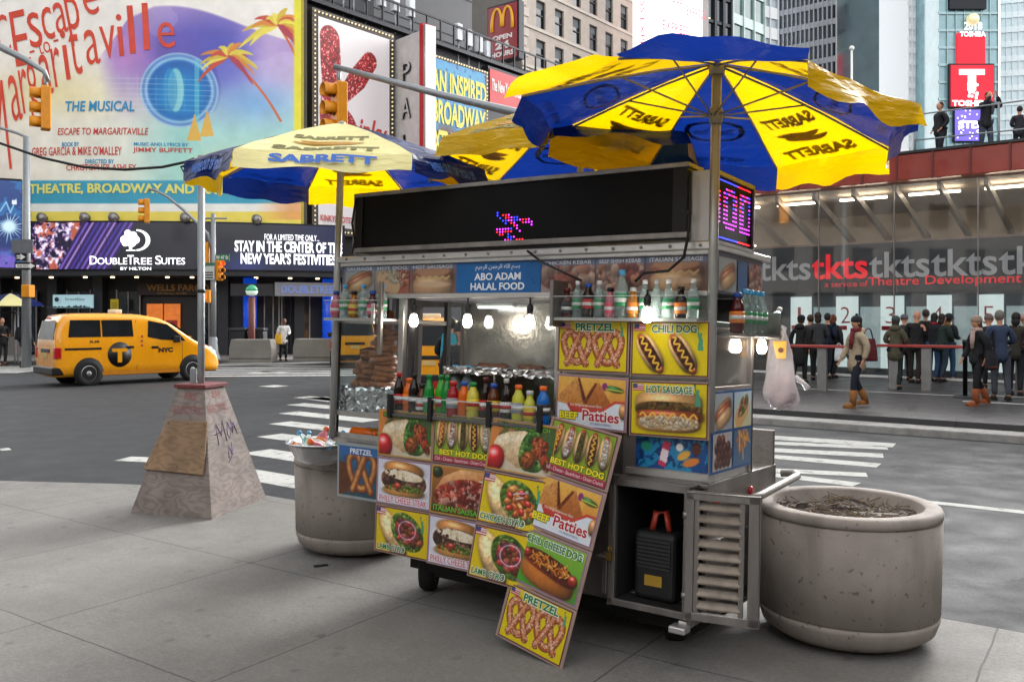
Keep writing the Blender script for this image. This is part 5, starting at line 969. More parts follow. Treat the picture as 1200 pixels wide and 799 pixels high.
        wr = P.pm([(.05, A * .52), (.1, A * .68), (.28, A * .8), (.52, A * .86), (.66, A * .78), (.58, A * .1), (.48, A * .08), (.24, A * .26), (.09, A * .38)]); P.mix(np.clip(wr + 0, 0, 1), 'e4cca4'); P.mix(wr * np.clip(.9 - (P.Y / A) * 1.6 + (P.X - .3) * .3, 0, 1), '9a7448', .75); P.mix(wr * np.exp(-((P.Y - A * .66 - (P.X - .3) * .15) / .05) ** 2), 'f8ecd4', .7); P.mott(wr, 16, 3, .12); P.mott(wr, 34, 8, .15)
        m = np.maximum(P.em(.64, A * .48, .16, .27, -8), P.em(.7, A * .17, .17, .08)); P.mix(m, '2f5a18'); P.crumbs(m, ['5a9a34', '2c5a18', '78b04a', '94c860', '3f7a24'], 170, .04, 7)
        for x, y, rx, ry, c, r_ in ((.75, .66, .09, .08, 'c8582c', 0), (.76, .5, .09, .13, 'b85a28', -30), (.88, .33, .07, .16, 'b03820', 30), (.63, .27, .11, .115, 'a0501c', 0), (.86, .58, .06, .08, 'c03a24', 0)): q_ = P.sh(x, A * y, rx, ry, c, r_, tex=.3, seed=int(x * 99)); P.crumbs(q_, ['7a3410', 'c87838', '8a4018'], 18, .02, 9)
        P.sh(.1, A * .2, .16, .18, 'c01c20', gl=.7); P.rect(.06, .95, A * .87, A * .98, '4a5a20', .85)
    elif kind == 'philly':
        P.fill('d6d6e4'); P.ell(.5, A * .53, .48, .3, 'e4e2ea', soft=.05); P.ell(.5, A * .53, .42, .25, 'f2f0f4', soft=.1); P.sh(.5, A * .8, .38, .12, 'd08a48', -3, pw=2.4, gl=.35); m = P.em(.5, A * .54, .43, .17, -3, pw=2.4); P.mix(m, '3a2418'); P.crumbs(m, ['6a4030', '8a5a44', '4a2c1e', 'c8a880', '7a4a3a', 'a87860', '5a3426'], 300, .042, seed); m2 = P.em(.5, A * .68, .37, .075, -4); P.mix(m2 * (P.noise(10, 4) > .42), 'f0e4cc'); P.mix(m2 * (P.noise(18, 9) > .6), 'd8bc90', .7); P.sh(.5, A * .3, .4, .075, 'c8904c', pw=2.4, gl=.2); P.crumbs(P.em(.5, A * .37, .39, .05), ['6a9a34', '4a7a28', '98b850', 'c83a28'], 90, .024, 9); P.sh(.4, A * .43, .065, .04, 'c84030', gl=.4)
    elif kind in ('lamb', 'chickeng'):
        P.fill('dcc010'); P.sh(.33, A * .4, .17, .4, 'e4bc84', 33, pw=2.3, tex=.25); P.mott(P.em(.33, A * .4, .17, .4, 33), 18, 4, .22); m = P.em(.6, A * .52, .34, .24, -32); P.mix(m, '4a6a20'); P.crumbs(m, ['5a8a28', '3a6a1c', '90b848', 'b8d070'], 110, .045, seed + 1)
        cs = ['7a3a20', '9a4a2c', '5a2a18', 'a85c3c'] if kind == 'lamb' else ['d8803a', 'c86a2c', 'e89a50', 'b85a24']; g_ = random.Random(seed)
        for i in range(16): a_ = i * 2.4; r_ = (i / 16) ** .5; x, y = .62 + .26 * r_ * math.cos(a_), A * .5 + .15 * r_ * math.sin(a_) - .1 * (r_ * math.cos(a_)); P.sh(x, y, .075, .05, cs[i % 4], g_.uniform(-60, 60), tex=.3, seed=i)
        for i in range(5): a_ = i * 1.3; P.sh(.58 + .16 * math.cos(a_), A * .52 + .13 * math.sin(a_), .06, .04, 'd03422', g_.uniform(-40, 40), gl=.5)
        if kind == 'lamb': [P.mix(np.clip(1 - np.abs(np.hypot((P.X - .6) / 1.25, P.Y - A * .56) - r_) / .011, 0, 1) * (P.X + P.Y > .5), c) for r_, c in ((.13, 'e8d8e8'), (.152, '8a3a78'), (.108, '7a2a60'))]
        else: [P.line([(x, y), (x + .1, y + .03)], .018, c) for x, y, c in ((.5, A * .66, 'e0c8e0'), (.62, A * .7, 'c8a0c8'), (.55, A * .58, 'f0e0f0'))]
        p_flag(P, .0, A * .83, .17); p_statue(P, .89, A * .56, .22)
    elif kind == 'italian':
        P.grad('4a3a20', 'b8743a'); P.sh(.08, A * .88, .1, .08, '2a3a1c'); pts = [(.06, A * .5), (.2, A * .8), (.5, A * 1.0), (.95, A * 1.0), (1, A * .8), (.5, A * .66), (.1, A * .44)]; m = P.pm(pts); P.mix(m, 'd89058'); P.mix(m * np.clip((P.Y - A * .62 - (P.X - .3) * .25) * 6, 0, 1), 'f0bc84', .9); P.mott(m, 20, 3, .12); P.poly([(.14, A * .52), (.3, A * .66), (.98, A * .84), (1, A * .76), (.5, A * .62)], 'f0e0cc'); m = P.em(.55, A * .42, .52, .23, 8); P.mix(m, '6a1a10'); P.crumbs(m, ['b83a28', 'd86a50', '6a1a10', 'e8a890', 'c04a38', 'a82c20', 'e88470'], 190, .075, 4, 2.4); P.mix(m * (P.noise(22, 4) > .68), 'f4d0c0', .6)
    P.mott(np.ones(P.X.shape), 60, 3, .06); P.C *= .95; return P
LET = dict(
    pretzel=[('PRETZEL', .53, .89, .58, .155, 'green', .035)], chili=[('CHILI DOG', .56, .89, .6, .155, 'green', .03)], hotsausage=[('HOT SAUSAGE', .51, .88, .62, .145, 'green', .025)],
    best=[('BEST HOT DOG', .53, .215, .86, .125, 'yellow', .035), ('Chili - Cheese - Sauerkraut - Onion Crunch', .5, .065, .95, .075, 'pale', .0)],
    patties=[('Patties', .66, .23, .54, .22, 'red', .02), ('BEEF', .18, .2, .28, .15, 'yellow', .04), ('The Original Jamaican Style', .43, .42, .48, .06, 'white', 0), ('(TURNOVERS)', .66, .06, .3, .06, 'blue', .0)],
    chilicheese=[('CHILI CHEESE DOG', .5, .88, .9, .145, 'green', .03)], falafel=[('FALAFEL SANDWICH', .5, .925, .82, .085, 'lime', .01)], philly=[('PHILLY CHEESE STEAK', .5, .1, .92, .145, 'magenta', .005)],
    lamb=[('LAMB GYRO', .3, .1, .54, .13, 'green', .025)], chickeng=[('CHICKEN GYRO', .38, .11, .72, .13, 'green', .025)], italian=[('ITALIAN SAUSAGE', .5, .1, .92, .13, 'lime', .02)])
EDGE = dict(pretzel='8a5a50', chili='8a5a40')
PIC = {}
def poster(kind, label, Mx, group='menu boards on the cart', w=.455, h=.297, edge=None):
    """Mx puts the middle of the board's top edge"""
    g = MB(); g.box(-w / 2, w / 2, .0, .006, -h, 0); o = tag(g.build('menu_board', M_LAM, None, bevel=.002), label, 'menu board', group); o.matrix_world = Mx
    P = art(kind, rnd.randint(1, 99)); pic = P.build('picture', o, -.2125, -h / 2 - .135, -.0015, picmat('laminate_print'))
    fr = MB(); t = .006
    for a in ((-.2185, .2185, -h / 2 - .141, -h / 2 - .135), (-.2185, .2185, -h / 2 + .135, -h / 2 + .141), (-.2185, -.2125, -h / 2 - .135, -h / 2 + .135), (.2125, .2185, -h / 2 - .135, -h / 2 + .135)): fr.box(a[0], a[1], -.002, .0005, a[2], a[3])
    fr.build('border', M('border_' + (edge or 'maroon'), {'maroon': '5a2a34', 'gold': 'b88a20', 'mauve': '8a6a88'}[edge or 'maroon'], .4), o)
    g = MB(); mats = []
    for s, cx, cz, tw, th_, c, b in LET[kind]:
        if TXT[c] not in mats: mats.append(TXT[c])
        X0, Z0 = -.2125 + cx * .425, -h / 2 - .135 + cz * .27
        if c in ('green', 'red', 'magenta', 'lime') and kind != 'patties' or kind == 'patties' and c in ('red', 'yellow') or (kind == 'best' and c == 'yellow'):
            oc = TXT['white'] if c != 'yellow' and c != 'lime' else M('ink_dark', '3a3a10', .4)
            if oc not in mats: mats.append(oc)
            put_text(g, s, X0, Z0, tw * .425 * 1.03, th_ * .27 * 1.2, -.0028, mats.index(oc), bold=b + .05)
        put_text(g, s, X0, Z0, tw * .425, th_ * .27, -.0038, mats.index(TXT[c]), bold=b)
    g.build('lettering', mats, o)
    return o
def cp(x, z, y=-.2, lean=0., yaw=0., roll=0.): return CART @ T(x, y, z) @ RZ(yaw) @ RX(lean) @ RY(roll)
# (three hanging columns) every board has its own rectangle in the cart's frame
cols = [(-1.93, -.165, -.0, .005, [('falafel', 'falafel wrap board at the left end of the bottle rail, topmost of the left column', 'gold'), ('philly', 'cheese steak board under the leftmost falafel board', 'mauve'), ('lamb', 'yellow lamb gyro board nearest the cart wheel, bottom of the left column', 'maroon')]),
        (-1.468, -.17, -.03, .01, [('best', 'green five hot dogs board between the two falafel boards', 'maroon'), ('italian', 'red italian sausage board in the middle of the hanging columns', 'gold'), ('philly', 'cheese steak board under the italian sausage board', 'mauve')]),
        (-1.02, -.185, -.17, .05, [('falafel', 'falafel wrap board partly hidden by the leaning strip of boards', 'gold'), ('chickeng', 'yellow chicken gyro board overlapped by the leaning strip', 'maroon'), ('lamb', 'yellow lamb gyro board beside the green chili cheese dog board', 'maroon')])]
for x, y, lean, roll, lst in cols:
    for k, (kind, lab, e) in enumerate(lst):
        d = k * .302; poster(kind, lab, cp(x - math.sin(roll) * d, 1.19 - math.cos(lean) * d, y + math.sin(lean) * d, lean=lean, roll=roll), edge=e)
SL = CART @ T(-.62, -.20, 1.20) @ RX(R(-11)) @ RZ(R(-6)) @ RY(R(9.5))
for k, (kind, lab, e) in enumerate((('best', 'green five hot dogs board at the top of the strip leaning to the ground', 'maroon'), ('patties', 'orange beef patties board in the strip leaning to the ground', 'mauve'), ('chilicheese', 'green chili cheese dog board in the leaning strip', 'mauve'), ('pretzel', 'yellow twin pretzel board resting on the ground at the foot of the strip', 'maroon'))):
    poster(kind, lab, SL @ T(0, 0, -.308 * k - (.0)) , w=.475, h=.304, edge=e)
for kind, lab, x, z, lean, roll, e in (('pretzel', 'yellow twin pretzel board high on the cart beside the chili dog board', -.672, 1.775, R(-1), 0, 'maroon'), ('chili', 'yellow chili dog board by the umbrella pole', -.21, 1.772, R(-1.5), R(-.6), 'maroon'), ('patties', 'orange beef patties board on the cart wall above the leaning strip', -.672, 1.463, R(-1), R(1), 'mauve'), ('hotsausage', 'yellow hot sausage board above the iced drinks picture', -.21, 1.455, R(-1.5), R(-1), 'maroon')):
    poster(kind, lab, cp(x, z, -.055, lean=lean, roll=roll), edge=e)
bp = thing('menu_board', 'blue framed pretzel board under the pretzel glass case', 'menu board', CART @ T(-2.43, -.05, .93) @ RX(R(2)), group='menu boards on the cart')
g = MB(); g.box(-.205, .205, 0, .012, -.37, 0); g.build('board', M('board_pale', '9aa0a4', .4, .3), bp, bevel=.003)
P = Paint(.37, .33, 90); P.grad('2a4a5a', '2a5a8a'); P.ell(.05, .3, .25, .3, '5a3018'); p_pretzel(P, .56, .4, .36, '8a4a20', 'c89458', '4a2410', 0, 1, .24); P.mott(np.ones(P.X.shape), 14, 5, .2); P.rect(0, 1, P.a * .83, P.a, '2a5f9a'); P.build('picture', bp, -.185, -.35, -.002, picmat('laminate_print')); g = MB(); put_text(g, 'PRETZEL', .02, -.05, .2, .035, -.004); g.build('lettering', M('panel_white', 'dfe4ec'), bp)

# ------------------------------------------------------------------ bottles
M_CAPS = {k: M('cap_' + k, c, .4, 0, .05) for k, c in dict(red='b01c1c', orange='d8601c', black='141416', green='1c7a3c', blue='1c4a9c', white='d8d8d8', sky='4aa0d0', maroon='5a1c20', yellow='c8b020', silver='b0b0b0').items()}
def liq(k, c, t=.25): return M('drink_' + k, c, .08, 0, .06, 20, trans=t, ior=1.33, spec=.6)
M_LIQ = dict(cola=liq('cola', '1a0c08', .1), orange=liq('orange', 'e06a14'), green=liq('green', '1f8a3a'), lime=liq('lime', '3aa02a'), red=liq('red', '9a1420'), lemon=liq('lemon', 'd8cc50'), tea=liq('tea', '5a2c10', .15), yellow=liq('yellow', 'c8c840'), blue=liq('blue', '0c6ac0'), pink=liq('pink', 'c87a88'), water=M('water_bottle', 'cfe2e2', .06, 0, .05, 20, trans=.8, ior=1.2), amber=liq('amber', 'a86a1c'), wine=liq('wine', '4a1018', .1))
M_LAB = {k: M('wrap_' + k, c, .4, 0, .12, 60) for k, c in dict(red='b01820', orange='e07a28', black='1c1c20', green='2a8a5a', blue='2a5aa8', white='d8d8d8', yellow='d8b830', dark='2a2a30', pink='d0506a', grey='8a8c94').items()}
PROF = dict(soda=[(.0, 0), (.028, .002), (.031, .012), (.028, .05), (.031, .09), (.03, .13), (.024, .155), (.014, .185), (.0115, .2), (.0115, .205)], wide=[(.0, 0), (.032, .002), (.034, .015), (.033, .06), (.034, .11), (.031, .135), (.02, .155), (.0165, .17), (.0165, .176)],
            water=[(.0, 0), (.029, .002), (.031, .012), (.029, .03), (.031, .05), (.029, .07), (.031, .1), (.028, .13), (.02, .155), (.012, .175), (.0115, .19)], glass=[(.0, 0), (.03, .002), (.031, .01), (.031, .09), (.028, .11), (.017, .13), (.016, .15)])
def bottle(lab, x, y, z, shape, liquid, cap, wrap, group, sc_=1.0, X=None):
    pr = PROF[shape]; top = pr[-1][1]; g = MB(); g.lathe([(r, z_) for r, z_ in pr], 14); o = tag(g.build('bottle', M_LIQ[liquid]), lab, 'bottle', group)
    g = MB(); cr = pr[-1][0] + .003; g.lathe([(cr, top - .004), (cr, top + .016), (cr * .8, top + .019), (0, top + .019)], 12); g.build('cap', M_CAPS[cap], o)
    if wrap: r = pr[3][0] + .0032; zz = (.05, .105) if shape != 'glass' else (.025, .085); g = MB(); g.lathe([(r - .001, zz[0]), (r, zz[0] + .004), (r, zz[1] - .004), (r - .001, zz[1])], 16); l_ = g.build('label', M_LAB[wrap], o); g = MB(); g.lathe([(r + .0006, zz[0] + .018), (r + .0006, zz[0] + .036)], 16); g.build('label_band', M_LAB['white' if wrap not in ('white', 'yellow') else 'red'], l_)
    o.matrix_world = (X if X is not None else CART @ T(x, y, z)) @ Matrix.Scale(sc_, 4) @ RZ(rnd.uniform(-1, 1)); return o
row = [('cola', 'red', 'red', 'soda', 'dark cola bottle with red cap at the left end of the counter row', 2.03), ('orange', 'orange', 'orange', 'wide', 'first orange soda bottle from the left on the counter', 1.965), ('cola', 'black', 'black', 'soda', 'black capped cola bottle with dark wrapper beside the first orange soda', 1.895), ('tea', 'black', 'white', 'glass', 'short glass tea bottle with a white wrapper before the red carton', 1.84), ('green', 'green', 'green', 'soda', 'first green soda bottle from the left on the counter', 1.775), ('lime', 'green', 'red', 'soda', 'green soda bottle with a red wrapper between two plain green ones', 1.70), ('green', 'green', None, 'soda', 'unlabelled bright green soda bottle on the counter', 1.645), ('red', 'red', 'grey', 'wide', 'deep red drink bottle with grey wrapper and red cap on the counter', 1.58), ('orange', 'blue', None, 'wide', 'orange drink bottle with a blue cap on the counter', 1.515), ('lemon', 'green', 'yellow', 'wide', 'pale lemonade bottle with a green cap on the counter', 1.43), ('cola', 'maroon', 'red', 'soda', 'dark cola bottle with maroon cap in mid counter', 1.36), ('tea', 'blue', 'yellow', 'wide', 'brown tea bottle with blue cap and yellow wrapper', 1.28), ('cola', 'silver', 'white', 'soda', 'silver capped diet cola bottle with a white wrapper', 1.19), ('yellow', 'orange', 'grey', 'wide', 'yellow sports drink bottle with an orange cap', 1.11), ('yellow', 'silver', 'yellow', 'glass', 'short yellow juice bottle with a silver cap', 1.035), ('blue', 'orange', 'dark', 'wide', 'bright blue sports drink bottle at the right end of the counter row', .955)]
for liquid, cap, wrap, shp, lab, a in row: bottle(lab, -a, -.12 + rnd.uniform(-.02, .02), 1.173, shp, liquid, cap, wrap, 'drinks along the counter', 1.12)
up = [('wine', 'maroon', 'dark', 'glass', 'dark red glass bottle at the left end of the upper right shelf'), ('water', 'white', 'green', 'water', 'water bottle second from the left on the upper right shelf'), ('cola', 'blue', 'red', 'wide', 'dark bottle with a big blue cap and red wrapper on the upper right shelf'), ('water', 'white', 'green', 'water', 'water bottle between the blue capped bottle and the pink one'), ('pink', 'black', 'pink', 'glass', 'pink drink bottle on the upper right shelf'), ('water', 'sky', 'green', 'water', 'tallest water bottle with a blue cap on the upper right shelf'), ('amber', 'silver', 'orange', 'glass', 'amber juice bottle with an orange wrapper on the upper shelf'), ('water', 'white', 'green', 'water', 'water bottle just left of the hanging bulb on the upper right shelf'), ('water', 'silver', None, 'water', 'clear bottle behind the hanging bulb on the upper right shelf'), ('water', 'white', 'green', 'water', 'water bottle just right of the hanging bulb on the upper right shelf'), ('cola', 'black', 'orange', 'glass', 'dark bottle with an orange wrapper near the umbrella pole'), ('water', 'white', 'green', 'water', 'water bottle at the right end of the upper right shelf')]
for i, (liquid, cap, wrap, shp, lab) in enumerate(up): bottle(lab, -.83 + i * .069, -.08, 1.783, shp, liquid, cap, wrap, 'drinks on the upper right shelf', 1.25 if i == 5 else .98)
lf = [('pink', 'blue', 'pink', 'glass', 'pink juice bottle at the left end of the upper left shelf'), ('water', 'sky', 'green', 'water', 'first water bottle from the left on the upper left shelf'), ('amber', 'black', 'yellow', 'glass', 'dark bottle with yellow wrapper on the upper left shelf'), ('water', 'sky', 'green', 'water', 'middle water bottle on the upper left shelf'), ('wine', 'blue', 'pink', 'glass', 'red wrapped bottle with a blue cap on the upper left shelf'), ('water', 'sky', 'green', 'water', 'water bottle at the right end of the upper left shelf')]
for i, (liquid, cap, wrap, shp, lab) in enumerate(lf): bottle(lab, -2.66 + i * .085, -.08, 1.766, shp, liquid, cap, wrap, 'drinks on the upper left shelf', 1.08)
for i, x in enumerate((-1.80, -1.70)): bottle('large blue capped water bottle standing behind the %s soda' % ('first green' if i == 0 else 'red wrapped green'), x, .16, 1.152, 'water', 'water', 'sky', 'green', 'large water bottles behind the counter', 1.55)
for k in range(4): bottle('water bottle with a blue cap in the tray on the cart end', .09 + .0 * k, .24 + .085 * k, 1.713, 'water', 'water', 'sky', 'green', 'water bottles in the end tray', 1.15)
bottle('dark bottle with a blue cap in the tray on the cart end', .09, .12, 1.713, 'wide', 'wine', 'blue', 'orange', 'water bottles in the end tray', 1.1)
bottle('clear water bottle lying tilted over the end of the cart tray', 0, 0, 0, 'water', 'water', 'white', 'green', 'water bottles in the end tray', 1.1, CART @ T(.1, .6, 1.74) @ RX(R(-55)))
ct = thing('carton', 'red and yellow carton standing behind the short tea bottle', 'carton', CART @ T(-1.93, .2, 1.152)); g = MB(); g.box(-.06, .06, -.04, .04, 0, .21); g.build('box', M('carton_red', 'a81c1c', .5, 0, .2, 20), ct, bevel=.004); g = MB(); g.box(-.061, .061, -.042, -.038, .03, .08); g.box(-.04, .04, -.042, -.038, .13, .16); g.build('print', M('carton_yellow', 'd8b030', .5), ct)
for i, (c, x) in enumerate((('orange', -2.6), ('amber', -2.5), ('wine', -2.36), ('tea', -2.25))): bottle('%s bottle lying in the low bin under the pretzel case' % ('orange', 'amber', 'dark red', 'brown')[i], 0, 0, 0, 'wide', c, ('orange', 'sky', 'black', 'maroon')[i], None, 'drinks in the low bin', 1.15, CART @ T(x, .06 + .02 * i, .99) @ RY(R(90)))
# ------------------------------------------------------------------ soft pretzels on the foil bed
def pretzel_mb(s=.085):
    g = MB(); ring = [(.0, .35), (-.18, .82), (-.55, .98), (-.86, .65), (-.8, .1), (-.5, -.45), (0, -.72), (.5, -.45), (.8, .1), (.86, .65), (.55, .98), (.18, .82), (.0, .35)]
    g.tube([(x * s, y * s, 0) for x, y in ring], .02, 8); g.tube([(-.1 * s, .6 * s, .012), (.2 * s, 0, .02), (.55 * s, -.6 * s, .012)], .017, 8); g.tube([(.1 * s, .6 * s, .014), (-.2 * s, 0, .024), (-.55 * s, -.6 * s, .014)], .017, 8); return g
M_PRZ = M('baked_pretzel', '945a30', .5, 0, .35, 25, .15, 60)
pz = pretzel_mb().build('soft_pretzel', M_PRZ)
i = 0
for cx, cy, n in ((-2.45, .2, 11), (-2.64, .24, 7)):
    for k in range(n):
        o = pz if i == 0 else pz.copy()
        if i: COL.objects.link(o)
        i += 1; o.matrix_world = CART @ T(cx + rnd.uniform(-.02, .02), cy + rnd.uniform(-.02, .02), 1.325 + k * .035) @ RZ(rnd.uniform(0, 6)) @ RX(rnd.uniform(-.12, .12)) @ RY(rnd.uniform(-.12, .12)); tag(o, 'brown soft pretzel in the %s stack on the foil bed' % ('taller' if n == 11 else 'lower'), 'pretzel', 'pretzels in the %s stack' % ('taller' if n == 11 else 'lower'))
for k, (x, z, lab) in enumerate(((-2.47, 1.70, 'soft pretzel propped upright on top of the taller stack'),)):
    o = pz.copy(); COL.objects.link(o); o.matrix_world = CART @ T(x, .2, z + .03) @ RX(R(70)) @ RZ(.5); tag(o, lab, 'pretzel', 'pretzels in the taller stack')
# ------------------------------------------------------------------ bulbs
M_BULB = M('bulb_glow', 'fff2e0', .4, 0, 0, emit=40.)
def bulb(lab, Mx, drop=.13):
    o = thing('light_bulb', lab, 'light bulb', Mx, group='lit bulbs hanging round the cart'); g = MB(); g.lathe([(0, -drop - .075), (.018, -drop - .07), (.029, -drop - .048), (.027, -drop - .026), (.02, -drop + .0), (.014, -drop + .008)], 14); g.build('bulb', M_BULB, o); g = MB(); g.lathe([(.016, -drop + .008), (.02, -drop + .03), (.02, -drop + .06), (.008, -drop + .075)], 12); g.tube([(0, 0, 0), (0, 0, -drop + .07)], .006, 6); g.build('socket', BLACK, o)
for x, lab in ((-2.02, 'lit bulb hanging over the left end of the serving window'), (-1.585, 'lit bulb hanging in the middle of the serving window'), (-1.124, 'lit bulb hanging over the steel shelf at the right of the window')): bulb(lab, CART @ T(x, -.01, 1.92))
bulb('lit bulb hanging before the upper right bottle shelf', CART @ T(-.285, -.175, 1.93), .1); bulb('lit bulb hanging at the far corner of the cart end', CART @ T(.06, .6, 1.78), .1); bulb('lit bulb by the side window next to the umbrella pole', CART @ T(-.06, .1, 1.72), .05)
tb = thing('tube_light', 'white tube light glowing under the cart roof', 'light', CART @ T(-1.78, .5, 1.87)); g = MB(); g.box(-.1, .18, -.01, .01, -.012, .0); g.build('tube', M('tube_glow', 'f4f8ff', .4, 0, 0, emit=5.), tb); g = MB(); g.box(-.11, .19, -.015, .015, .0, .02); g.build('fitting', WHITE, tb)
# ------------------------------------------------------------------ umbrellas
def cloth(name, c, tl, thru=.62):
    m = bpy.data.materials.new(name); m.use_nodes = True; t = m.node_tree; b = t.nodes['Principled BSDF']; o = t.nodes['Material Output']; b.inputs['Base Color'].default_value = (*lin(c), 1); b.inputs['Roughness'].default_value = .32; b.inputs['Specular IOR Level'].default_value = .6
    tr = t.nodes.new('ShaderNodeBsdfTranslucent'); tr.inputs[0].default_value = (*lin(tl), 1); mx = t.nodes.new('ShaderNodeMixShader'); mx.inputs[0].default_value = thru; t.links.new(b.outputs[0], mx.inputs[1]); t.links.new(tr.outputs[0], mx.inputs[2]); t.links.new(mx.outputs[0], o.inputs[0])
    n = t.nodes.new('ShaderNodeTexNoise'); n.inputs['Scale'].default_value = 5; n.inputs['Detail'].default_value = 4; bp_ = t.nodes.new('ShaderNodeBump'); bp_.inputs['Strength'].default_value = .7; bp_.inputs['Distance'].default_value = .09; t.links.new(n.outputs['Fac'], bp_.inputs['Height']); t.links.new(bp_.outputs[0], b.inputs['Normal']); MATS[name] = m; return m
CY, CB = cloth('canopy_yellow', 'efc410', 'e8ba00'), cloth('canopy_blue', '0c2c7c', '08246c'); CSHEEN = cloth('canopy_yellow_sheen', 'fff6ae', 'ffee9a', .3)  # the paler yellow has sheen and daylight put into its colour
M_INK1 = M('canopy_print_dark', '5f5a10', .6, 0, 0); M_INK2 = M('canopy_print_navy', '0a2258', .6, 0, 0); M_INK3 = M('canopy_print_amber', 'a87808', .6, 0, 0); M_INK4 = M('canopy_print_blue', '3a6ac0', .5, 0, 0)
def umbrella(lab, base, zap, rise, Rr, rot, tilt, flips, poleR=.022, zpole=0., first_blue=True, sag=.03, val=.13, nearprint=(), pale=(), span0=45., taper=1.2):
    tip = base ; o = thing('umbrella', lab, 'umbrella', tip, group='striped umbrellas over the cart')
    g = MB(); g.tube([(0, 0, zpole), (0, 0, zap - .02)], poleR, 12); g.build('pole', M('umbrella_pole', 'a5a6a4', .4, .6, .1), o)
    TL = T(0, 0, zap) @ RX(tilt[0]) @ RY(tilt[1])
    angs = [rot + (0 if k == 0 else R(span0) + (k - 1) * (2 * math.pi - R(span0)) / 7) for k in range(8)]
    def rib(i, r): a = angs[i % 8]; return Vector((Rr * r * math.cos(a), Rr * r * math.sin(a), -rise * r ** taper))
    def surf(i, t, r, off=0.):
        p = rib(i, r).lerp(rib(i + 1, r), t); k = 4 * t * (1 - t); p.z -= sag * k * r * (1 - r) * 2.5; p *= 1.0
        w_ = .045 * k * max(0, r - .5) / .5; p.x *= 1 - w_; p.y *= 1 - w_; p.z += .006 * r * math.sin(t * 12.6 + i * 2.1) * k + .004 * r * math.sin(r * 17 + t * 7 + i)
        if off: n = (rib(i + 1, 1) - rib(i, 1)).cross(rib(i, 1)); n = n.normalized() * (-1 if n.z > 0 else 1); p = p + n * off
        return p
    cn = MB()
    for i in range(8):
        mi = (i % 2) if first_blue else 1 - i % 2                  # 0 blue, 1 yellow
        cn.grid(lambda u, v: TL @ surf(i, u, .03 + .97 * v), 10, 12, 2 if i in pale else mi)
        fl = flips.get(i, 0.)
        am = (angs[i] + (angs[i + 1] if i < 7 else angs[0] + 2 * math.pi)) / 2; out = Vector((math.cos(am), math.sin(am), 0)); rr = random.Random(i * 7 + int(zap * 100)); ph = rr.random() * 6
        def va(u, v):
            e = surf(i, u, 1.0); f_ = fl * (.75 + .25 * math.sin(3.1416 * u)) + (.12 if fl else .05) * math.sin(u * 9 + ph) * v
            d = Vector((0, 0, -1)) * math.cos(f_) + out * math.sin(f_); w_ = val * (1 + .10 * math.sin(u * 14 + ph) + .16 * math.sin(3.1416 * u)) ; return TL @ (e + d * w_ * v + out * .012 * math.sin(u * 12 + ph) * v)
        cn.grid(va, 14, 3, 2 if i in pale else mi)
    can = cn.build('canopy', [CB, CY, CSHEEN], o)
    hemg = MB()
    lt = MB()
    for i in range(8):
        yel = (i % 2 == 1) if first_blue else (i % 2 == 0)
        def wp(off):
            def f(p):                                              # p.x along the rim, p.z from rim (0) to apex (1); read from outside
                r = 1 - p[2]; t = .5 + p[0] / max(.2, r); return TL @ surf(i, max(.02, min(.98, t)), max(.04, min(.995, r)), off)
            return f
        if yel:
            put_text(lt, 'SABRETT', 0, .40, .44, .10, 0, 0, bold=.06, warp=wp(-.004))
            for dx, dz in ((-.02, .215), (.02, .26)): f_ = wp(-.004); lt.add([f_((dx + .19 * (abs(math.cos(a_)) ** .6) * (1 if math.cos(a_) > 0 else -1), 0, dz + .026 * math.sin(a_) + .02 * math.cos(a_) ** 2)) for a_ in [k * math.pi / 12 for k in range(24)]], [tuple(range(24))], 2)
            put_text(lt, 'SABRETT', 0, .085, .62, .10, 0, 0, bold=.06, warp=wp(-.004))
        else:
            put_text(lt, 'O', 0, .36, .46, .22, 0, 1, bold=-.02, warp=wp(-.004)); put_text(lt, 'Thank You', 0, .36, .3, .06, 0, 1, bold=.02, warp=wp(-.004)); put_text(lt, 'WE\'RE OUT!', 0, .06, .5, .05, 0, 1, bold=.02, warp=wp(-.004))
        if i in nearprint and yel:
            put_text(lt, 'SABRETT', 0, .22, .48, .05, 0, 3, bold=.06, warp=wp(.006))
        if i in nearprint:                                          # outer face of the hanging valance
            am = (angs[i] + (angs[i + 1] if i < 7 else angs[0] + 2 * math.pi)) / 2; out = Vector((math.cos(am), math.sin(am), 0))
            def vf(p): e = surf(i, .5 + p[0], 1.0); f_ = flips.get(i, 0); d = Vector((0, 0, -1)) * math.cos(f_) + out * math.sin(f_); return TL @ (e + d * val * p[2] + out * .02)
            vs_, fs_ = None, None; put_text(lt, 'SABRETT' if yel else 'WE\'RE OUT OF YOU !!!', 0, -.5, .62, .55, 0, 3, bold=.05, warp=lambda p: vf((p[0], 0, -p[2])))
    lt.build('lettering', [M_INK1, M_INK2, M_INK3, M_INK4], can)
    for i in range(8):
        g = MB(); g.tube([TL @ (rib(i, r) - Vector((0, 0, .012))) for r in (.03, .3, .6, .85, 1.0)], .006, 6); rb_ = g.build('rib', M('rib_steel', '8d8a80', .4, .6), o); g = MB(); g.tube([TL @ Vector((.02 * math.cos(angs[i]), .02 * math.sin(angs[i]), -rise * .25 - .2)), TL @ (rib(i, .5) - Vector((0, 0, .015)))], .005, 6); g.build('strut', M('rib_steel'), rb_)
    g = MB(); g.lathe([(.03, zap - rise * .25 - .24), (.036, zap - rise * .25 - .22), (.036, zap - rise * .25 - .17), (.028, zap - rise * .25 - .15)], 12); g.lathe([(.04, zap - .06), (.045, zap - .02), (.02, zap + .01), (.0, zap + .02)], 12); g.build('hub', M('hub_plastic', '8a887e', .5), o)
    return o
PB = CART @ Vector((-.02, -.03, .02)); PBz = PB.copy()
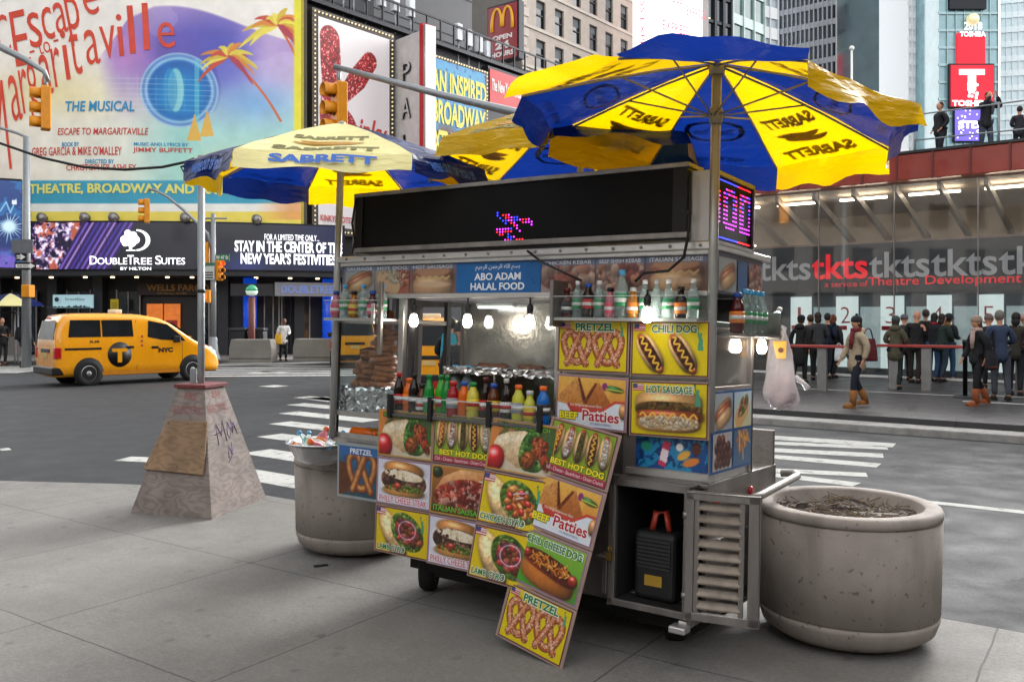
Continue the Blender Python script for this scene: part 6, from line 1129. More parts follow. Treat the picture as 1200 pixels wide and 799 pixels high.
umbrella('big striped umbrella with wind lifted valance at the right front corner of the cart', CART @ T(.012, -.03, 0) @ RZ(R(34.5)), 3.11, .31, 1.0, R(-90 - 22.5 - 13), (R(-2.0), R(4)), {0: R(112), 1: R(25), 7: R(98), 6: R(25)}, .026, zpole=1.2, first_blue=True)
PL = CART @ Vector((-2.735, -.0, 0))
umbrella('striped umbrella with a sheen-paled yellow front panel at the left end of the cart', CART @ T(-2.705, -.03, 0) @ RZ(R(34.5)), 3.11, .33, 1.02, R(-90 - 31 + 4), (R(2.6), R(-.5)), {0: R(38), 1: R(30), 7: R(15)}, .024, zpole=.95, first_blue=False, nearprint=(0, 1, 7), pale=(0,), span0=62.)
umbrella('rear blue and yellow umbrella partly hidden behind the two front ones', T(.47, 6.15, 0), 3.28, .42, 1.06, R(-90 - 22.5 + 10), (R(-2), R(2)), {0: R(60), 7: R(20)}, .024, zpole=.9, first_blue=True)
# ------------------------------------------------------------------ carrier bag, ice bowl
bag = thing('carrier_bag', 'white plastic carrier bag with a yellow patch hanging at the cart end', 'bag', CART @ T(.05, .93, 1.71))
g = MB()
def bagf(u, v):
    a = u * 2 * math.pi; w = .035 + .065 * min(1, v * 1.2) ** .9 - (.05 * max(0, (v - .85) / .15) ** 2); w *= 1 + .16 * math.sin(a * 4 + v * 6) * (1 - v * .6) + .07 * math.sin(a * 9 + v * 5) + .03 * math.sin(a * 17 - v * 9); return (w * 1.05 * math.cos(a) + .02 * v, w * .75 * math.sin(a), .03 - .45 * v - .02 * math.sin(a * 3))
g.grid(bagf, 40, 22); g.ball((.02, 0, -.405), (.075, .055, .03), 14, 8)
for s in (-1, 1): g.tube([(s * .03, 0, .0), (s * .035, 0, .05), (-s * .01, .0, .075)], .012, 6)
g.tube([(.1, 0, -.24), (.15, 0, -.27), (.18, -.01, -.3)], [.02, .014, .02], 6)
mb_ = M('carrier_plastic', 'e4e0e4', .22, 0, .04, 10, .7, 22, trans=.5, ior=1.06, alpha=.85); g.build('bag', mb_, bag); g = MB(); g.ball((.025, 0, -.33), (.085, .06, .1), 14, 10); g.build('contents', M('bag_contents', 'a88a90', .6, 0, .2, 12), bag)
g = MB(); X_ = T(.02, -.075, -.08) @ RZ(R(12)); g.add([(-.03, 0, .05), (.05, -.005, .055), (.045, -.012, -.05), (-.005, -.01, -.05)], [(3, 2, 1, 0)], 0, False, X_); g.build('yellow_patch', M('patch_yellow', 'f0a81c', .4), bag, solid=.002); g = MB(); g.lathe([(.016, 0), (.016, .003)], 12, X=X_ @ T(.018, -.014, .0) @ RX(R(90))); g.build('patch_print', M('patch_ink', '6a3a10', .5), bag)
# ------------------------------------------------------------------ concrete planters
M_CONC = M('planter_concrete', '8f857c', .8, 0, .16, 3.5, .3, 60); M_SOIL = M('planter_soil', '3a2f28', .95, 0, .4, 14, .8, 40)
def stained(name, base):
    m = M(name, base, .82, 0, .12, 4, .12, 90); t = m.node_tree; b = t.nodes['Principled BSDF']; src = b.inputs['Base Color'].links[0].from_socket
    tc = t.nodes.new('ShaderNodeTexCoord'); mp = t.nodes.new('ShaderNodeMapping'); mp.inputs['Scale'].default_value = (3.2, 3.2, .8); n = t.nodes.new('ShaderNodeTexNoise'); n.inputs['Detail'].default_value = 6; n.inputs['Scale'].default_value = 1.4
    t.links.new(tc.outputs['Object'], mp.inputs[0]); t.links.new(mp.outputs[0], n.inputs['Vector']); r = t.nodes.new('ShaderNodeMapRange'); r.inputs[1].default_value = .52; r.inputs[2].default_value = .78; r.inputs[4].default_value = .5; t.links.new(n.outputs['Fac'], r.inputs[0])
    x = t.nodes.new('ShaderNodeMix'); x.data_type = 'RGBA'; x.inputs[7].default_value = (*lin('4a4440'), 1); n3 = t.nodes.new('ShaderNodeTexNoise'); n3.inputs['Scale'].default_value = 26; n3.inputs['Detail'].default_value = 3; t.links.new(tc.outputs['Object'], n3.inputs['Vector']); r3 = t.nodes.new('ShaderNodeMapRange'); r3.inputs[1].default_value = .64; r3.inputs[2].default_value = .7; r3.inputs[4].default_value = .65; t.links.new(n3.outputs['Fac'], r3.inputs[0]); mxx = t.nodes.new('ShaderNodeMath'); mxx.operation = 'MAXIMUM'; t.links.new(r.outputs[0], mxx.inputs[0]); t.links.new(r3.outputs[0], mxx.inputs[1]); t.links.new(mxx.outputs[0], x.inputs[0]); t.links.new(src, x.inputs[6]); t.links.new(x.outputs[2], b.inputs['Base Color']); return m
M_PLT = stained('planter_stained', '8f8780')
def planter(lab, p, D=1.0):
    o = thing('planter', lab, 'planter', T(*p) @ Matrix.Scale(D, 4)); g = MB()
    g.lathe([(0, .02), (.33, .02), (.40, .032), (.462, .075), (.485, .14), (.487, .164), (.474, .167), (.474, .171), (.487, .174), (.498, .682), (.485, .686), (.485, .690), (.50, .695), (.502, .72), (.493, .738), (.475, .745), (.415, .745), (.40, .735), (.395, .62)], 64); g.build('pot', M_PLT, o)
    g = MB(); g.grid(lambda u, v: (.40 * v * math.cos(u * 6.2832), .40 * v * math.sin(u * 6.2832), .70 - .03 * v + .012 * math.sin(u * 40) * v + rnd.uniform(-.008, .012)), 40, 10, smooth=False); g.build('soil', M_SOIL, o)
    g = MB()
    for i in range(160): a, r_ = rnd.random() * 6.28, .38 * rnd.random() ** .5; x, y = r_ * math.cos(a), r_ * math.sin(a); b_ = rnd.random() * 6.28; l_ = .03 + .09 * rnd.random(); g.tube([(x, y, .69), (x + l_ * math.cos(b_), y + l_ * math.sin(b_), .70 + rnd.random() * .03)], .003, 4)
    tag(g.build('dead_twigs', M('dry_twig', '6a5a48', .9, 0, .3, 30), o), kind='stuff')
    g = MB(); g.tube([(-.02, -.1, .705), (.2, -.22, .72)], .004, 5); [g.ball((rnd.uniform(-.3, .3), rnd.uniform(-.3, .1), .70), (.014, .01, .006), 6, 4) for i in range(7)]; g.build('litter', M('litter_white', 'd8d4cc', .7), o)
    return o
planter('weathered round concrete planter with dry twigs at the right of the cart', (1.905, 5.10, 0), 1.0)
planter('round concrete planter behind the blue pretzel board carrying an ice bowl', (-1.205, 7.0, 0), .97)
# bowl of iced drinks on the left planter
bw = thing('ice_bowl', 'foil bowl of iced drink bottles on the left planter rim', 'bowl', T(-1.36, 6.45, .74) @ Matrix.Scale(1.25, 4)); g = MB(); g.lathe([(.0, .0), (.1, .0), (.16, .04), (.2, .12), (.215, .125), (.21, .13), (.15, .05), (.0, .02)], 28); g.build('bowl', M('crumpled_foil', 'd6d6d8'), bw)
g = MB(); [g.ball((.13 * math.cos(i * 2.4) * (i % 5) / 4, .13 * math.sin(i * 2.4) * (i % 5) / 4, .09), rnd.uniform(.02, .035), 6, 4) for i in range(30)]; g.build('ice', M('ice_cube', 'dfe8ec', .1, 0, .05, 20, trans=.5, ior=1.2), bw)
for k in range(9):
    a = -2.9 + k * .36; c = [('water', 'sky', 'green'), ('orange', 'white', 'orange'), ('water', 'sky', 'green'), ('pink', 'orange', 'orange')][k % 4]
    bottle('drink bottle sticking out of the foil ice bowl', 0, 0, 0, 'water' if c[0] == 'water' else 'wide', c[0], c[1], c[2], 'bottles in the ice bowl', 1.15, T(-1.36 + .1 * math.cos(a * 2.1), 6.45 + .1 * math.sin(a * 2.1), .8) @ RZ(a * 2) @ RX(R(40 + 14 * (k % 3))))

# ------------------------------------------------------------------ plywood pyramid round the pole
def wood_mat(name, base, dark):
    m = bpy.data.materials.new(name); m.use_nodes = True; t = m.node_tree; b = t.nodes['Principled BSDF']; L = t.links.new; tc = t.nodes.new('ShaderNodeTexCoord'); mp = t.nodes.new('ShaderNodeMapping'); mp.inputs['Scale'].default_value = (1.6, 1.6, 4.5); L(tc.outputs['Object'], mp.inputs[0])
    n0 = t.nodes.new('ShaderNodeTexNoise'); n0.inputs['Scale'].default_value = 1.3; n0.inputs['Detail'].default_value = 2; L(mp.outputs[0], n0.inputs['Vector'])
    w = t.nodes.new('ShaderNodeMath'); w.operation = 'MULTIPLY'; w.inputs[1].default_value = 11; L(n0.outputs['Fac'], w.inputs[0]); f = t.nodes.new('ShaderNodeMath'); f.operation = 'PINGPONG'; f.inputs[1].default_value = .5; L(w.outputs[0], f.inputs[0])
    r = t.nodes.new('ShaderNodeValToRGB'); r.color_ramp.elements[0].color = (*lin(dark), 1); r.color_ramp.elements[1].color = (*lin(base), 1); r.color_ramp.elements[0].position = .0; r.color_ramp.elements[1].position = .35; L(f.outputs[0], r.inputs[0])
    n1 = t.nodes.new('ShaderNodeTexNoise'); n1.inputs['Scale'].default_value = 5; n1.inputs['Detail'].default_value = 7; L(tc.outputs['Object'], n1.inputs['Vector']); x = t.nodes.new('ShaderNodeMix'); x.data_type = 'RGBA'; x.blend_type = 'MULTIPLY'; x.inputs[0].default_value = .6; r2 = t.nodes.new('ShaderNodeMapRange'); r2.inputs[1].default_value = .3; r2.inputs[2].default_value = .7; r2.inputs[3].default_value = .45; r2.inputs[4].default_value = 1.1; L(n1.outputs['Fac'], r2.inputs[0]); L(r.outputs[0], x.inputs[6]); L(r2.outputs[0], x.inputs[7]); L(x.outputs[2], b.inputs['Base Color']); b.inputs['Roughness'].default_value = .85
    bp_ = t.nodes.new('ShaderNodeBump'); bp_.inputs['Strength'].default_value = .2; bp_.inputs['Distance'].default_value = .004; L(f.outputs[0], bp_.inputs['Height']); L(bp_.outputs[0], b.inputs['Normal']); return m
M_PLY = wood_mat('grey_plywood', '8a7f79', '766c67'); M_PLY2 = wood_mat('bare_plywood', '957a60', '846a52')
b0, b1, b2 = gp(248, 609).xy, gp(153, 601).xy, gp(312, 583).xy; b3 = b1 + b2 - b0; ctr = (b1 + b2) / 2
pyr = thing('plywood_pyramid', 'weathered plywood pyramid box with red stencils and purple graffiti round the pole', 'box', T(ctr.x, ctr.y, 0)); HP = 1.13; kt = .34
base4 = [p - ctr for p in (b0, b2, b3, b1)]; top4 = [p * kt for p in base4]
g = MB()
for i in range(4):
    a, b, c, d = base4[i], base4[(i + 1) % 4], top4[(i + 1) % 4], top4[i]; n = Vector(((b - a).y, -(b - a).x)).normalized() * .018
    g.add([(*a, 0), (*b, 0), (*c, HP), (*d, HP), (*(a - n), 0), (*(b - n), 0), (*(c - n), HP), (*(d - n), HP)], [(0, 1, 2, 3), (7, 6, 5, 4), (0, 4, 5, 1), (3, 2, 6, 7), (0, 3, 7, 4), (1, 5, 6, 2)])
g.build('side_panel', M_PLY, pyr)
g = MB(); q4 = [p * (kt + .06) for p in base4]; g.prism([tuple(p) for p in q4], HP - .005, HP + .03, 'z'); g.build('cap_trim', M('dull_red_paint', '6a2f30', .7, 0, .25, 12), pyr, bevel=.006)
def face(i):                                        # frame of one sloping face: x along its base, y up the slope
    a, b, c, d = [Vector((*p, z)) for p, z in ((base4[i], 0), (base4[(i + 1) % 4], 0), (top4[(i + 1) % 4], HP), (top4[i], HP))]; x = (b - a).normalized(); up = ((c + d) - (a + b)) / 2; n = x.cross(up).normalized(); up = n.cross(x).normalized(); m = Matrix((x, n * -1, up)).transposed().to_4x4(); m.translation = (a + b) / 2; return m
# face 3 runs from b1 to b0 (towards the viewer's left); face 0 from b0 to b2 (right)
g = MB(); g.prism([(-.37, .40), (.29, .38), (.235, .86), (-.20, .86)], -.034, -.014, 'y', X=face(3)); o = g.build('patch_board', M_PLY2, pyr, bevel=.004)
g = MB()
for z, xx in ((.44, (-.33, 0, .25)), (.63, (-.26, .23)), (.83, (-.18, .03, .21))): [g.lathe([(.006, 0), (.006, .003)], 6, X=face(3) @ T(x, -.034, z) @ RX(R(90))) for x in xx]
g.build('nail', DARK, o)
g = MB(); put_text(g, 'BJ', -.02, 1.09, .13, .08, -.003, bold=.01, X=face(3)); put_text(g, 'ELECTRIC', -.01, .965, .33, .075, -.003, bold=.01, X=face(3)); put_text(g, 'BJ', .02, 1.09, .13, .08, -.003, bold=.01, X=face(0)); put_text(g, 'ELECTRIC', .0, .965, .33, .075, -.003, bold=.01, X=face(0)); g.build('stencil', M('stencil_red', '8a5a58', .85, 0, .3, 30), pyr)
g = MB(); f0 = face(0)
for pts in ([(-.12, .62), (-.1, .82), (-.04, .7), (.02, .84), (.03, .64)], [(.06, .7), (.1, .82), (.14, .72), (.09, .66), (.06, .7)], [(.17, .84), (.16, .7), (.2, .8), (.24, .68)], [(.0, .48), (.03, .6), (.07, .5), (.1, .62)], [(-.16, .72), (.26, .78)], [(-.02, .44), (.14, .55)]): g.tube([f0 @ Vector((x, -.001, z)) for x, z in pts], .0045, 5)
g.build('graffiti', M('graffiti_purple', '6a5a80', .8), pyr)
pole = thing('utility_pole', 'straight galvanised pole rising out of the plywood pyramid', 'pole', T(-2.955, 8.52, 0)); g = MB(); g.tube([(0, 0, 0), (0, 0, 3.32)], .033, 14); g.build('shaft', GALV, pole); g = MB(); g.lathe([(.036, 2.02), (.04, 2.02), (.04, 2.05), (.036, 2.05)], 14); [g.tube([(.05 * math.cos(i), .05 * math.sin(i), 3.18 + .02 * i), (.06 * math.cos(i + 2), .06 * math.sin(i + 2), 3.2 + .02 * i), (.05 * math.cos(i + 4), .05 * math.sin(i + 4), 3.19 + .02 * i)], .012, 5) for i in range(6)]; g.build('cable_coil', WIRE, pole); g = MB(); g.box(-.1, -.045, -.02, .02, 1.0, 1.3); g.build('splice_box', GALV, pole)
g = MB(); pts = [at(px, py, 8.5 + k * .02) for k, (px, py) in enumerate(((-160, 120), (-60, 150), (0, 168), (49, 185), (98, 196), (146, 199), (190, 196), (218, 190), (228, 186)))]; g.tube(pts, .014, 6); g.tube([at(228, 190, 8.5), at(212, 196, 8.5), at(218, 206, 8.48), at(230, 214, 8.47)], .012, 6); tag(g.build('overhead_cable', WIRE), 'black cable sagging from the pole top to the left', 'cable')

# ------------------------------------------------------------------ vehicles
def car(name, label, Mx, top, width, zb, wheels, wr, paint, group=None, tum=.17, x0=-.85, x1=3.85, belt=1.05):
    """top: roof line points (x, z); tumblehome above the belt"""
    o = thing(name, label, 'taxi' if 'taxi' in name else 'car', Mx, group=group)
    def zt(x):
        for (xa, za), (xb, zb_) in zip(top, top[1:]):
            if xa <= x <= xb: t = (x - xa) / max(1e-6, xb - xa); return za + (zb_ - za) * t
        return top[-1][1]
    def hw(x, z):
        w = width / 2; w -= max(0, z - belt) * tum; e = max(0, x - (x1 - .7)) / .7; w -= .2 * e * e; e = max(0, (x0 + .22) - x) / .22; w -= .05 * e * e; return w
    xs = sorted(set([x0, x0 + .03, x0 + .1] + [x0 + .25 + (x1 - x0 - .45) * i / 26 for i in range(27)] + [x1 - .12, x1 - .05, x1])); ring = []
    for x in xs:
        z1 = zt(x); e0 = .12 if x in (x0, x1) else 0; b = zb + e0; r_ = [(0, b), (hw(x, b) - .1, b), (hw(x, .4) - .01, b + .1)]
        for k in range(1, 8): z = b + .1 + (z1 - .13 - b - .1) * k / 7; r_.append((hw(x, z), z))
        r_ += [(hw(x, z1 - .05) - .03, z1 - .05), (hw(x, z1) - .13, z1 - .008), (hw(x, z1) * .45, z1 + .01), (0, z1 + .014)]; ring.append(r_)
    g = MB(); m = len(ring[0])
    for sgn in (1, -1):
        vs = [(x, sgn * y, z) for x, r_ in zip(xs, ring) for y, z in r_]; g.add(vs, [(i * m + j, i * m + j + 1, (i + 1) * m + j + 1, (i + 1) * m + j) for i in range(len(xs) - 1) for j in range(m - 1)], 0, True)
        for i in (0, len(xs) - 1): g.add([(xs[i], sgn * y, z) for y, z in ring[i]], [tuple(range(m))], 0, False)
    body = g.build('body', paint, o)
    for s in (-1, 1):
        for wx in wheels:
            g = MB(); g.lathe([(0.001, 0), (wr + .07, 0), (wr + .07, .012), (0.001, .012)], 28, X=T(wx, s * (hw(wx, .4) - .006), wr + .02) @ RX(R(-90 * s))); g.build('wheel_arch', M('arch_black', '131313', .7), o)
            X_ = T(wx, s * (hw(wx, .4) + .012), wr) @ RX(R(-90 * s)); g = MB(); g.lathe([(wr * .62, .015), (wr * .7, .03), (wr * .92, .03), (wr, .01), (wr, -.2), (wr * .6, -.2)], 28, X=X_); w = g.build('wheel', RUBBER, o); g = MB(); g.lathe([(0.001, .03), (.05, .03), (.07, .012), (wr * .5, .006), (wr * .64, .02), (wr * .66, .0)], 24, X=X_); g.build('rim', M('rim_silver', 'a8a8a8', .35, .8, .1), w)
    return o, hw, zt
def sidepoly(o, name, hw, pts, mat, s=-1, off=.006):
    g = MB(); g.add([(x, s * (hw(x, z) + off), z) for x, z in pts], [tuple(range(len(pts)))]); return g.build(name, mat, o, solid=.004)
M_TAXI = M('taxi_yellow', 'e89a0c', .25, 0, .05, 2, coat=.6); M_CARGL = M('car_glass', '14191d', .05, 0, .5, 1.5, spec=.6)
A, B = gp(104, 452, -.12), gp(221, 446, -.12); d = B - A; hd = math.atan2(d.y, d.x); side = Vector((-math.sin(hd), math.cos(hd), 0)); org = A + side * .86
TMX = T(org.x, org.y, -.12) @ RZ(hd) @ Matrix.Diagonal((1, 1, 1.06, 1))
PTOP = [(-.85, 1.0), (-.82, 1.35), (-.72, 1.72), (-.6, 1.82), (-.3, 1.86), (.6, 1.87), (1.5, 1.84), (2.0, 1.76), (2.35, 1.6), (3.0, 1.16), (3.2, 1.06), (3.55, .95), (3.75, .8), (3.85, .55)]
taxi, hw, zt = car('taxi_van', 'yellow taxi van with black T roundel turning past the pyramid', TMX, PTOP, 1.73, .24, (0, 2.925), .32, M_TAXI)
def dress_taxi(o):
    for s in (-1, 1):
        sidepoly(o, 'side_window', hw, [(-.52, 1.26), (.33, 1.26), (.33, 1.7), (-.45, 1.7)], M_CARGL, s); sidepoly(o, 'side_window', hw, [(.37, 1.26), (1.22, 1.26), (1.2, 1.7), (.37, 1.7)], M_CARGL, s); sidepoly(o, 'door_window', hw, [(1.62, 1.24), (2.0, 1.16), (2.72, 1.12), (2.6, 1.26), (2.2, 1.58), (1.66, 1.68)], M_CARGL, s)
        sidepoly(o, 'rub_strip', hw, [(-.62, .93), (.34, .93), (.34, .985), (-.62, .985)], BLACK, s); sidepoly(o, 'sill', hw, [(.36, .26), (2.55, .26), (2.55, .36), (.36, .36)], M('sill_amber', 'b87408', .5), s)
        for x in (.355, 1.3, 2.62): sidepoly(o, 'door_seam', hw, [(x, .38), (x + .012, .38), (x + .012, 1.7 if x < 2 else 1.1), (x, 1.7 if x < 2 else 1.1)], M('seam_dark', '6a4408', .6), s)
        for x, z in ((1.12, .98), (1.82, .96)): g = MB(); g.box(x - .1, x + .1, s * .872 - .012, s * .872 + .012, z - .03, z + .03); g.build('door_handle', BLACK, o, bevel=.008)
        g = MB(); g.box(2.32, 2.5, s * .98 - .09, s * .98 + .09, 1.08, 1.26); g.build('side_mirror', BLACK, o, bevel=.03)
        if s == -1:
            g = MB(); g.lathe([(0.001, .005), (.33, .005), (.33, .0)], 32, X=T(.83, -.866, .79) @ RX(R(90))); lg = g.build('roundel', M('roundel_black', '15120c', .4), o); g = MB(); g.box(.62, 1.04, -.876, -.8735, .86, .95); g.box(.77, .89, -.876, -.8735, .58, .86); g.build('roundel_letter', M_TAXI, lg)
            g = MB(); put_text(g, 'NYC', 2.13, .88, .42, .13, -.874, bold=.06); put_text(g, '3L68', .15, 1.14, .26, .07, -.858, bold=.03); g.build('lettering', BLACK, o); g = MB(); [g.ball((1.45, -.867, 1.02 + i * .12), (.035, .006, .035), 10, 6) for i in range(3)]; g.build('fare_mark', M('fare_mark_red', 'a8402a', .5), o)
    g = MB(); g.add([(-.835, -.68, 1.2), (-.835, .68, 1.2), (-.745, .6, 1.68), (-.745, -.6, 1.68)], [(0, 1, 2, 3)], X=T(-.012, 0, 0)); g.build('rear_window', M('rear_glass_dark', '15191c', .25, 0, .3, 3, spec=.15), o, solid=.01)
    for s in (-1, 1): g = MB(); g.box(-.87, -.7, s * .80 - .07, s * .80 + .075, .72, 1.0); g.build('tail_light', M('tail_light_red', 'a01414', .2, 0, .1, emit=.1), o, bevel=.015)
    g = MB(); g.box(-.87, -.84, -.36, .36, .86, .96); g.build('tailgate_handle', BLACK, o, bevel=.01); g = MB(); g.box(-.875, -.85, -.16, .16, .72, .84); g.build('number_plate', M('plate_cream', 'c8a868', .5), o); g = MB(); g.box(-.93, -.62, -.85, .85, .30, .50); g.build('rear_bumper', BLACK, o, bevel=.03); g = MB(); g.box(-.79, -.72, -.1, .1, 1.72, 1.76); g.build('brake_light', M('tail_light_red', 'a01414'), o)
    g = MB(); g.add([(2.36, -.6, 1.61), (2.36, .6, 1.61), (2.98, .7, 1.19), (2.98, -.7, 1.19)], [(0, 1, 2, 3)], X=T(.03, 0, .02)); g.build('windscreen', M_CARGL, o, solid=.01)
    g = MB(); g.box(.9, 1.1, -.3, .3, 1.87, 1.98); g.build('roof_sign', M('roof_sign_cream', 'd8d0b8', .5), o, bevel=.03)
    for s in (-1, 1): g = MB(); g.ball((3.62, s * .6, .78), (.14, .14, .09), 12, 8); g.build('headlight', M('headlight_glass', 'd8dce0', .1, .2), o)
dress_taxi(taxi)
VH = math.atan2(VD.y, VD.x)
for px, Y, lab, dr in ((416, 33.5, 'yellow taxi van seen through the pretzel case', 0), (503, 22.5, 'yellow taxi van seen through the serving window', .3)):
    c = copy_tree(taxi); c.matrix_world = T((px - 600) / F * Y, Y, -.12) @ RZ(R(100) if dr == 0 else R(95)); c['label'] = lab
cw, hw2, zt2 = car('parked_car', 'dark grey car half hidden behind the taxi nose and the pole', T(*at(130, 370, 33).xy, -.12) @ RZ(R(20)), [(-.85, .7), (-.8, .95), (-.3, 1.02), (.2, 1.38), (.6, 1.45), (1.6, 1.44), (2.3, 1.0), (3.2, .88), (3.5, .7), (3.6, .5)], 1.75, .2, (0, 2.7), .31, M('car_grey', '3a3e44', .3, .3, .05, coat=.5), x1=3.6, belt=.95, tum=.4)
for s in (-1, 1): sidepoly(cw, 'side_window', hw2, [(.0, 1.0), (2.1, 1.0), (1.6, 1.32), (.5, 1.34), (.2, 1.25)], M_CARGL, s)
for s in (-1, 1): g = MB(); g.ball((3.42, s * .6, .68), (.14, .16, .08), 12, 8); g.build('headlight', M('headlight_glass', 'd8dce0'), cw)

# ------------------------------------------------------------------ traffic signals, lamps and signs
M_SIG = M('signal_yellow', 'd88a0c', .45, 0, .12, 5); M_LENS = [M('lens_red', '3a0808', .2), M('lens_amber', '4a2c06', .2), M('lens_green', '06281c', .2)]; M_LRED = M('lens_red_lit', 'ff3a20', .3, 0, 0, emit=4.)
def signal_head(o, X, lit=None, s=1.):
    g = MB(); g.box(-.17 * s, .17 * s, -.1 * s, .12 * s, -1.05 * s, 0, X=X); hd_ = g.build('housing', M_SIG, o, bevel=.03)
    for k in range(3):
        zc = (-.18 - .35 * k) * s; g = MB(); vs = [(.14 * s * math.cos(R(a_)), y, zc + .14 * s * math.sin(R(a_))) for y in (-.1 * s, -.34 * s) for a_ in range(-40, 221, 20)]; n_ = 14; g.add(vs, [(i, i + 1, n_ + i + 1, n_ + i) for i in range(n_ - 1)], 0, True, X); g.build('visor', M_SIG, hd_, solid=.012)
        g = MB(); g.lathe([(.125 * s, 0), (.09 * s, .03), (.0, .04)], 16, X=X @ T(0, -.1 * s, zc) @ RX(R(90))); g.build('lens', M_LRED if lit == k else M_LENS[k], hd_)
def arm(name, label, pts, r0, r1, heads, base=None, Y=None):
    o = thing(name, label, 'traffic light', T(0, 0, 0)); g = MB(); n = len(pts); g.tube(pts, [r0 + (r1 - r0) * i / (n - 1) for i in range(n)], 10); g.build('mast_arm', GALV, o)
    for p, rz, s in heads: g = MB(); g.tube([(p[0], p[1], p[2] + .25), (p[0], p[1], p[2])], .05, 8); g.build('hanger', GALV, o); signal_head(o, T(*p) @ RZ(rz), None, s)
    if base is not None: g = MB(); g.tube([(base[0], base[1], -.1), (base[0], base[1], base[2])], [.14, .09], 12); g.build('pole', GALV, o)
    return o
L0 = at(-75, 15, 21.8); arm('traffic_light', 'yellow traffic signal on a mast arm before the red musical title', [L0, at(0, 55, 21.8), at(30, 70, 21.8), at(52, 84, 21.8), at(57, 96, 21.8)], .11, .05, [(tuple(at(53, 102, 21.8)), R(-60), 1.)], (L0.x, L0.y, L0.z))
R0 = at(688, 152, 20.5); arm('traffic_light', 'yellow traffic signal hanging before the red boots billboard', [R0, at(600, 131, 20.3), at(520, 112, 20.1), at(391, 78, 20.)], .12, .06, [(tuple(at(397, 97, 20)), R(-55), 1.15)], (R0.x, R0.y, R0.z))
Pm = at(250, 370, 36); Pm.z = 0
sp = thing('traffic_light', 'grey street corner pole with a curved arm, amber signals and street signs', 'traffic light', T(Pm.x, Pm.y, 0))
g = MB(); g.tube([(0, 0, 0), (0, 0, 5.9)], [.13, .09], 12); g.lathe([(.3, 0), (.3, .1), (.2, .35), (.15, .9), (.13, .95)], 14); g.build('pole', GALV, sp)
def rel(px, py, Y=36.): return at(px, py, Y) - Pm
g = MB(); g.tube([rel(250, 300), rel(244, 275), rel(232, 262), rel(215, 246), rel(197, 231), rel(182, 223), rel(174, 222)], [.07, .07, .06, .06, .05, .05, .05], 8); g.tube([rel(240, 256), rel(266, 256)], .04, 6); g.build('curved_arm', GALV, sp)
signal_head(sp, T(*rel(172, 233)) @ RZ(R(-70)), None, .93); signal_head(sp, T(*rel(257, 305)) @ RZ(R(50)), 0, .78); signal_head(sp, T(*rel(242, 284)) @ RZ(R(-90)), None, .85)
g = MB(); g.box(*[rel(236, 0).x, rel(249, 0).x], -.35, -.1, rel(0, 355).z, rel(0, 340).z); ph = g.build('walk_signal', M_SIG, sp, bevel=.03); g = MB(); g.ball((rel(242, 0).x, -.36, rel(0, 348).z), (.14, .02, .16), 10, 6); g.build('hand_symbol', M('hand_orange', 'e86a28', .4, 0, 0, emit=1.2), ph)
g = MB(); g.box(rel(239.5, 0).x, rel(253, 0).x, -.2, -.17, rel(0, 328).z, rel(0, 312).z); s_ = g.build('notice_sign', M('sign_offwhite', 'b8beb8', .5), sp); g = MB(); [g.box(rel(241, 0).x, rel(251.5, 0).x, -.215, -.2, rel(0, y + 1.3).z, rel(0, y).z) for y in (319, 322, 325)]; g.build('print', DARK, s_); g = MB(); g.box(rel(240, 0).x, rel(253, 0).x, -.2, -.17, rel(0, 311.5).z, rel(0, 310.2 - 2).z); g.build('green_header', M('sign_green', '2a6a50', .5), sp)
g = MB(); g.box(rel(252, 0).x, rel(269, 0).x, -.02, .02, rel(0, 305.5).z, rel(0, 298).z); s_ = g.build('street_sign', M('sign_green', '2a6a50'), sp); g = MB(); put_text(g, 'W 47 St', rel(260.5, 0).x, rel(0, 301.8).z, .5, .14, -.025, bold=.02); g.build('lettering', WHITE, s_)
# lamp column with one way signs at the far left
Pl = at(31, 370, 31.5); Pl.z = 0; lp = thing('street_lamp', 'grey street lamp column with one way arrow signs at the far left', 'street lamp', T(Pl.x, Pl.y, 0))
def rl(px, py): return at(px, py, 31.5) - Pl
g = MB(); g.tube([(0, 0, 0), (0, 0, rl(31, 160).z)], [.16, .11], 12); g.tube([rl(31, 165), rl(29, 160), rl(20, 156), rl(0, 150), rl(-40, 144)], .05, 8); g.build('column', GALV, lp); g = MB(); g.ball(rl(-45, 146), (.4, .15, .1), 12, 8); g.build('lamp_head', GALV, lp)
for y0, y1, x0_, x1_ in ((297, 306, 21, 34), (307.5, 316.5, 20, 45)):
    g = MB(); g.box(rl(x0_, 0).x, rl(x1_, 0).x, -.16, -.13, rl(0, y1).z, rl(0, y0).z); s_ = g.build('one_way_sign', DARK, lp); zc = rl(0, (y0 + y1) / 2).z; xa_, xb_ = rl(x0_ + 1.5, 0).x, rl(x1_ - 1, 0).x; g = MB(); g.prism([(xa_, zc - .06), (xb_ - .18, zc - .06), (xb_ - .18, zc - .11), (xb_, zc), (xb_ - .18, zc + .11), (xb_ - .18, zc + .06), (xa_, zc + .06)], -.172, -.162); g.build('arrow', WHITE, s_)
    g = MB(); put_text(g, 'ONE WAY', (xa_ + xb_ - .18) / 2, zc, (xb_ - xa_) * .6, .08, -.176); g.build('lettering', BLACK, s_)
g = MB(); g.box(rl(16, 0).x, rl(41, 0).x, -.14, -.12, rl(0, 297).z, rl(0, 281).z); g.build('sign_back', M('sign_back_grey', '6a6e74', .5, .4), lp); g = MB(); g.box(rl(30, 0).x, rl(39.5, 0).x, -.3, .1, rl(0, 348.5).z, rl(0, 334).z); g.build('walk_signal', M_SIG, lp, bevel=.03)
